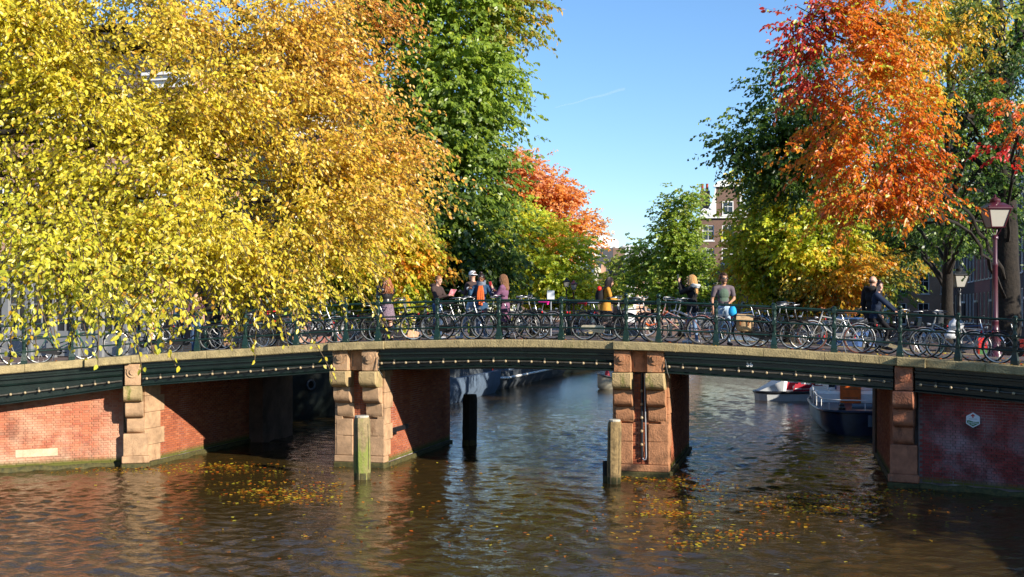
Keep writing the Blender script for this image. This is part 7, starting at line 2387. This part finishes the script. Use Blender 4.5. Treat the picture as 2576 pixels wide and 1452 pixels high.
r, h, RT, k, T = person('person with long brown hair in a knee-length purple coat', p, 2.95, 1.70, dict(top='purple_coat', bottom='charcoal_cloth', skin='skin', shoe='shoe_white'),
       P_(fem=True, bulk=1.06, head_pitch=.12, armL=((.13, .20, 1.16), (.30, .10, 1.36), (.3, 0, 1)), armR=((.10, -.20, 1.14), (.28, -.02, 1.30), (.4, .1, .9))), ('long', 'hair_light', .30), [('skirt', 'coat', 'purple_coat', 1.08, .46, .14, .185, 1.25, 22, .04)])
held('phone', 'red phone held by the person in the purple coat', 'phone', M['saddle_red'], h[0] + V(-.03, 0, .05), (.07, .014, .13), (0, .3, 2.95))
p, _ = on_deck(1523, 3.9)
r, h, RT, k, T = person('person with long dark hair in mustard cardigan and black trousers', p, .35, 1.72, dict(top='mustard_knit', bottom='black_cloth', skin='skin', shoe='shoe_black'),
       P_(fem=True, bulk=1.12, lean=.12, head_pitch=.35, stride=.28, armL=((.14, .22, 1.14), (.36, .10, 1.10)), armR=((.12, -.22, 1.14), (.34, -.08, 1.08))), ('long', 'hair_dark', .36), [('skirt', 'cardigan_hem', 'mustard_knit', 1.02, .78, .14, .18, 1.2), ('skirt', 'skirt', 'black_cloth', .98, .46, .13, .17, 1.2)])
bp_ = empty('backpack', 'black backpack with red patch on the mustard cardigan', 'backpack'); bp_.matrix_world = RT
m = MB(); rings = []
for z, wx, wy in ((.98, .05, .10), (1.02, .11, .15), (1.2, .13, .165), (1.38, .10, .15), (1.46, .05, .10)):
    rings.append([V(-.20 + (z - .93) * .1 + wx * math.cos(a), wy * math.sin(a), z) * k for a in np.linspace(0, 2 * PI, 19)[:-1]])
m.loft(rings); m.build('pack', M['black_cloth'], bp_, 60)
m = MB(); m.ball(V(-.20, -.10, 1.42) * k, (.07, .07, .075), 10); m.build('patch', M['red_plain'], bp_, 60)
for s in (1, -1):
    m = MB(); m.tube([V(-.10, s * .11, 1.44) * k, V(.03, s * .13, 1.48) * k, V(.14, s * .14, 1.34) * k, V(.06, s * .17, 1.1) * k], .022, 6); m.build('strap', M['black_cloth'], bp_, 60)
p, _ = on_deck(1742, 1.5)
r, h, RT, k, T = person('person with long blonde hair in black jacket photographing with raised phone', p, 2.75, 1.75, dict(top='black_cloth', bottom='denim', skin='skin', shoe='shoe_white'),
       P_(fem=True, bulk=1.15, armL=((.22, .20, 1.30), (.34, .08, 1.55), (.15, -.05, 1)), armR=((.24, -.16, 1.32), (.36, .0, 1.56), (.15, .05, 1))), ('long', 'hair_blonde', .34), [('hood', 'grey_hood'), ('jacket_tail', 'black_cloth')])
held('phone', 'phone raised by the blonde person', 'phone', M['phone'], h[0].lerp(h[1], .5) + V(-.03, .01, .06), (.014, .075, .15), (0, 0, 2.75))
p, _ = on_deck(1820, .95)
r, h, RT, k, T = person('person in grey T-shirt and light jeans wearing sunglasses', p, -1.25, 1.79, dict(top='grey_tee', bottom='light_denim', skin='skin_tan', shoe='shoe_black', print='green_print'),
       P_(sleeve='short', stride=.12, head_yaw=.25, armL=((-.02, .27, 1.14), (.17, .12, 1.05)), armR=((-.05, -.27, 1.13), (.05, -.27, .88)), bulk=1.05), ('shaggy', 'hair_brown'), ['beard', 'sunglasses'])
held('camera', 'small black camera held by the person in the grey T-shirt', 'camera', M['phone'], h[0] + V(-.06, -.02, .01), (.11, .05, .07), (0, 0, .3))
bg = empty('drawstring_bag', 'bright blue bag hanging at the waist of the grey T-shirt wearer', 'bag', h[0] + V(.09, -.02, -.18))
m = MB(); rings = []
for z, r_ in ((-.14, .03), (-.11, .085), (-.03, .10), (.06, .085), (.13, .04), (.15, .05)):
    rings.append([V(r_ * math.cos(a) * (1 + .14 * math.sin(4 * a)), r_ * .7 * math.sin(a), z) for a in np.linspace(0, 2 * PI, 15)[:-1]])
m.loft(rings); m.build('sack', M['cyan_bag'], bg, 60)
# the cycling woman and the man beyond her
bo = B['ride']; bl = bo.location
yb = bo.rotation_euler.z
fw = V(math.cos(yb), math.sin(yb), 0)
sd_ = V(-fw.y, fw.x, 0)
HR = 1.66; kk = HR / 1.75
crank_dir = [c for c in bo.children if c.name.startswith('crank')][0]
seat = bl + fw * (-.33)
hz = .97 / kk - .93
r, h, RT, k, T = person('person with dark hair bun in navy jacket riding a bicycle', seat, yb, HR, dict(top='navy_cloth', bottom='black_cloth', skin='skin', shoe='shoe_black'),
       dict(fem=True, bulk=1.18, lean=.12, dz=hz + .05, head_yaw=-1.15, curl=1.0, armL=((.30, .26, 1.18), (.52, .29, 1.08 - hz)), armR=((.28, -.26, 1.18), (.50, -.29, 1.08 - hz)),
            legL=((.36, .10, .62), (.22, .12, .22), (.40, .13, .15)), legR=((.33, -.11, .70), (.26, -.13, .38), (.43, -.14, .33))), ('bun', 'hair_dark'), [('jacket_tail', 'navy_cloth')])
p2, _ = on_deck(2194, 2.05)
person('tall bald person in black hooded jacket beyond the cycling person', p2, .75, 1.93, dict(top='black_cloth', bottom='black_cloth', skin='skin', shoe='shoe_black'), P_(bulk=1.3, stride=.3), ('fringe', 'hair_brown'), [('hood', 'black_cloth'), ('jacket_tail', 'black_cloth')])

# ================================================================== FALLEN LEAVES
def scatter(name, pts, size, cols, zf, tilt, label=None):
    N = len(pts); rs = np.random.default_rng(5)
    ang = rs.uniform(0, 2 * PI, N); ax = np.stack([np.cos(ang), np.sin(ang), rs.normal(0, tilt, N)], 1); ax = norm(ax)
    up = np.tile([0, 0, 1.0], (N, 1)) + rs.normal(0, tilt, (N, 3)); v = norm(np.cross(up, ax)); w = np.cross(ax, v)
    c = np.array(cols)[rs.integers(0, len(cols), N)] * rs.uniform(.7, 1.15, (N, 1))
    return build_leaves(name, pts, ax, v, w, size * rs.uniform(.6, 1.25, N), c, LEAF4 * np.array([1, 1.2, .5]), LEAF4_F, M['leaf'], None, (0, 0, 0))
rs = np.random.default_rng(9)
pts = []
def patch(px, py, spx, spy, n):
    x = rs.normal(px, spx, n); y = rs.normal(py, spy, n)
    for a, b_ in zip(x, y):
        if b_ > HY + 250:
            D = FPX * CAMZ / (b_ - HY); g = atz(a, D, .006); pts.append((g.x, g.y, .006 + rs.uniform(0, .01)))
for q in [(560, 1172, 60, 4, 190), (600, 1188, 120, 4, 110), (660, 1215, 110, 4, 70), (690, 1236, 85, 4, 190), (750, 1250, 60, 3, 120), (730, 1264, 70, 4, 90), (820, 1222, 30, 5, 40), (300, 1183, 90, 5, 160), (420, 1180, 40, 4, 50), (640, 1300, 250, 60, 60), (1010, 1180, 90, 12, 40), (900, 1270, 200, 60, 40),
          (1660, 1205, 60, 6, 170), (1710, 1226, 60, 7, 260), (1690, 1262, 55, 8, 150), (1680, 1292, 50, 5, 150), (2110, 1250, 120, 4, 190), (2050, 1268, 110, 5, 220), (2090, 1284, 90, 5, 190), (2260, 1238, 60, 7, 70), (1860, 1345, 60, 8, 110), (1740, 1370, 60, 10, 60), (1950, 1300, 180, 40, 120), (2350, 1285, 120, 12, 30), (1650, 1330, 90, 40, 50), (1300, 1350, 500, 60, 70)]:
    patch(*q)
scatter('floating_leaves', np.array(pts), .095, [YEL, GOLD, ORG, GOLD, DORG], .01, .10)
pts = []
for i in range(900):
    s = rs.uniform(s_of_x(-22), s_of_x(8)); off = abs(rs.normal(.45, .9)) + .06
    p, t, nn = fl(s, off)
    if off < 6:
        pts.append((p.x, p.y, (ztop(p.x) if off < .45 else deck_z(p.x) + .008) + .006))
for i in range(500):
    s = rs.uniform(s_of_x(2.5), s_of_x(8)); p, t, nn = fl(s, rs.uniform(.3, 5)); pts.append((p.x, p.y, deck_z(p.x) + .03))
scatter('fallen_leaves', np.array(pts), .075, [GOLD, ORG, DORG, (.25, .12, .03), YEL], .01, .2)
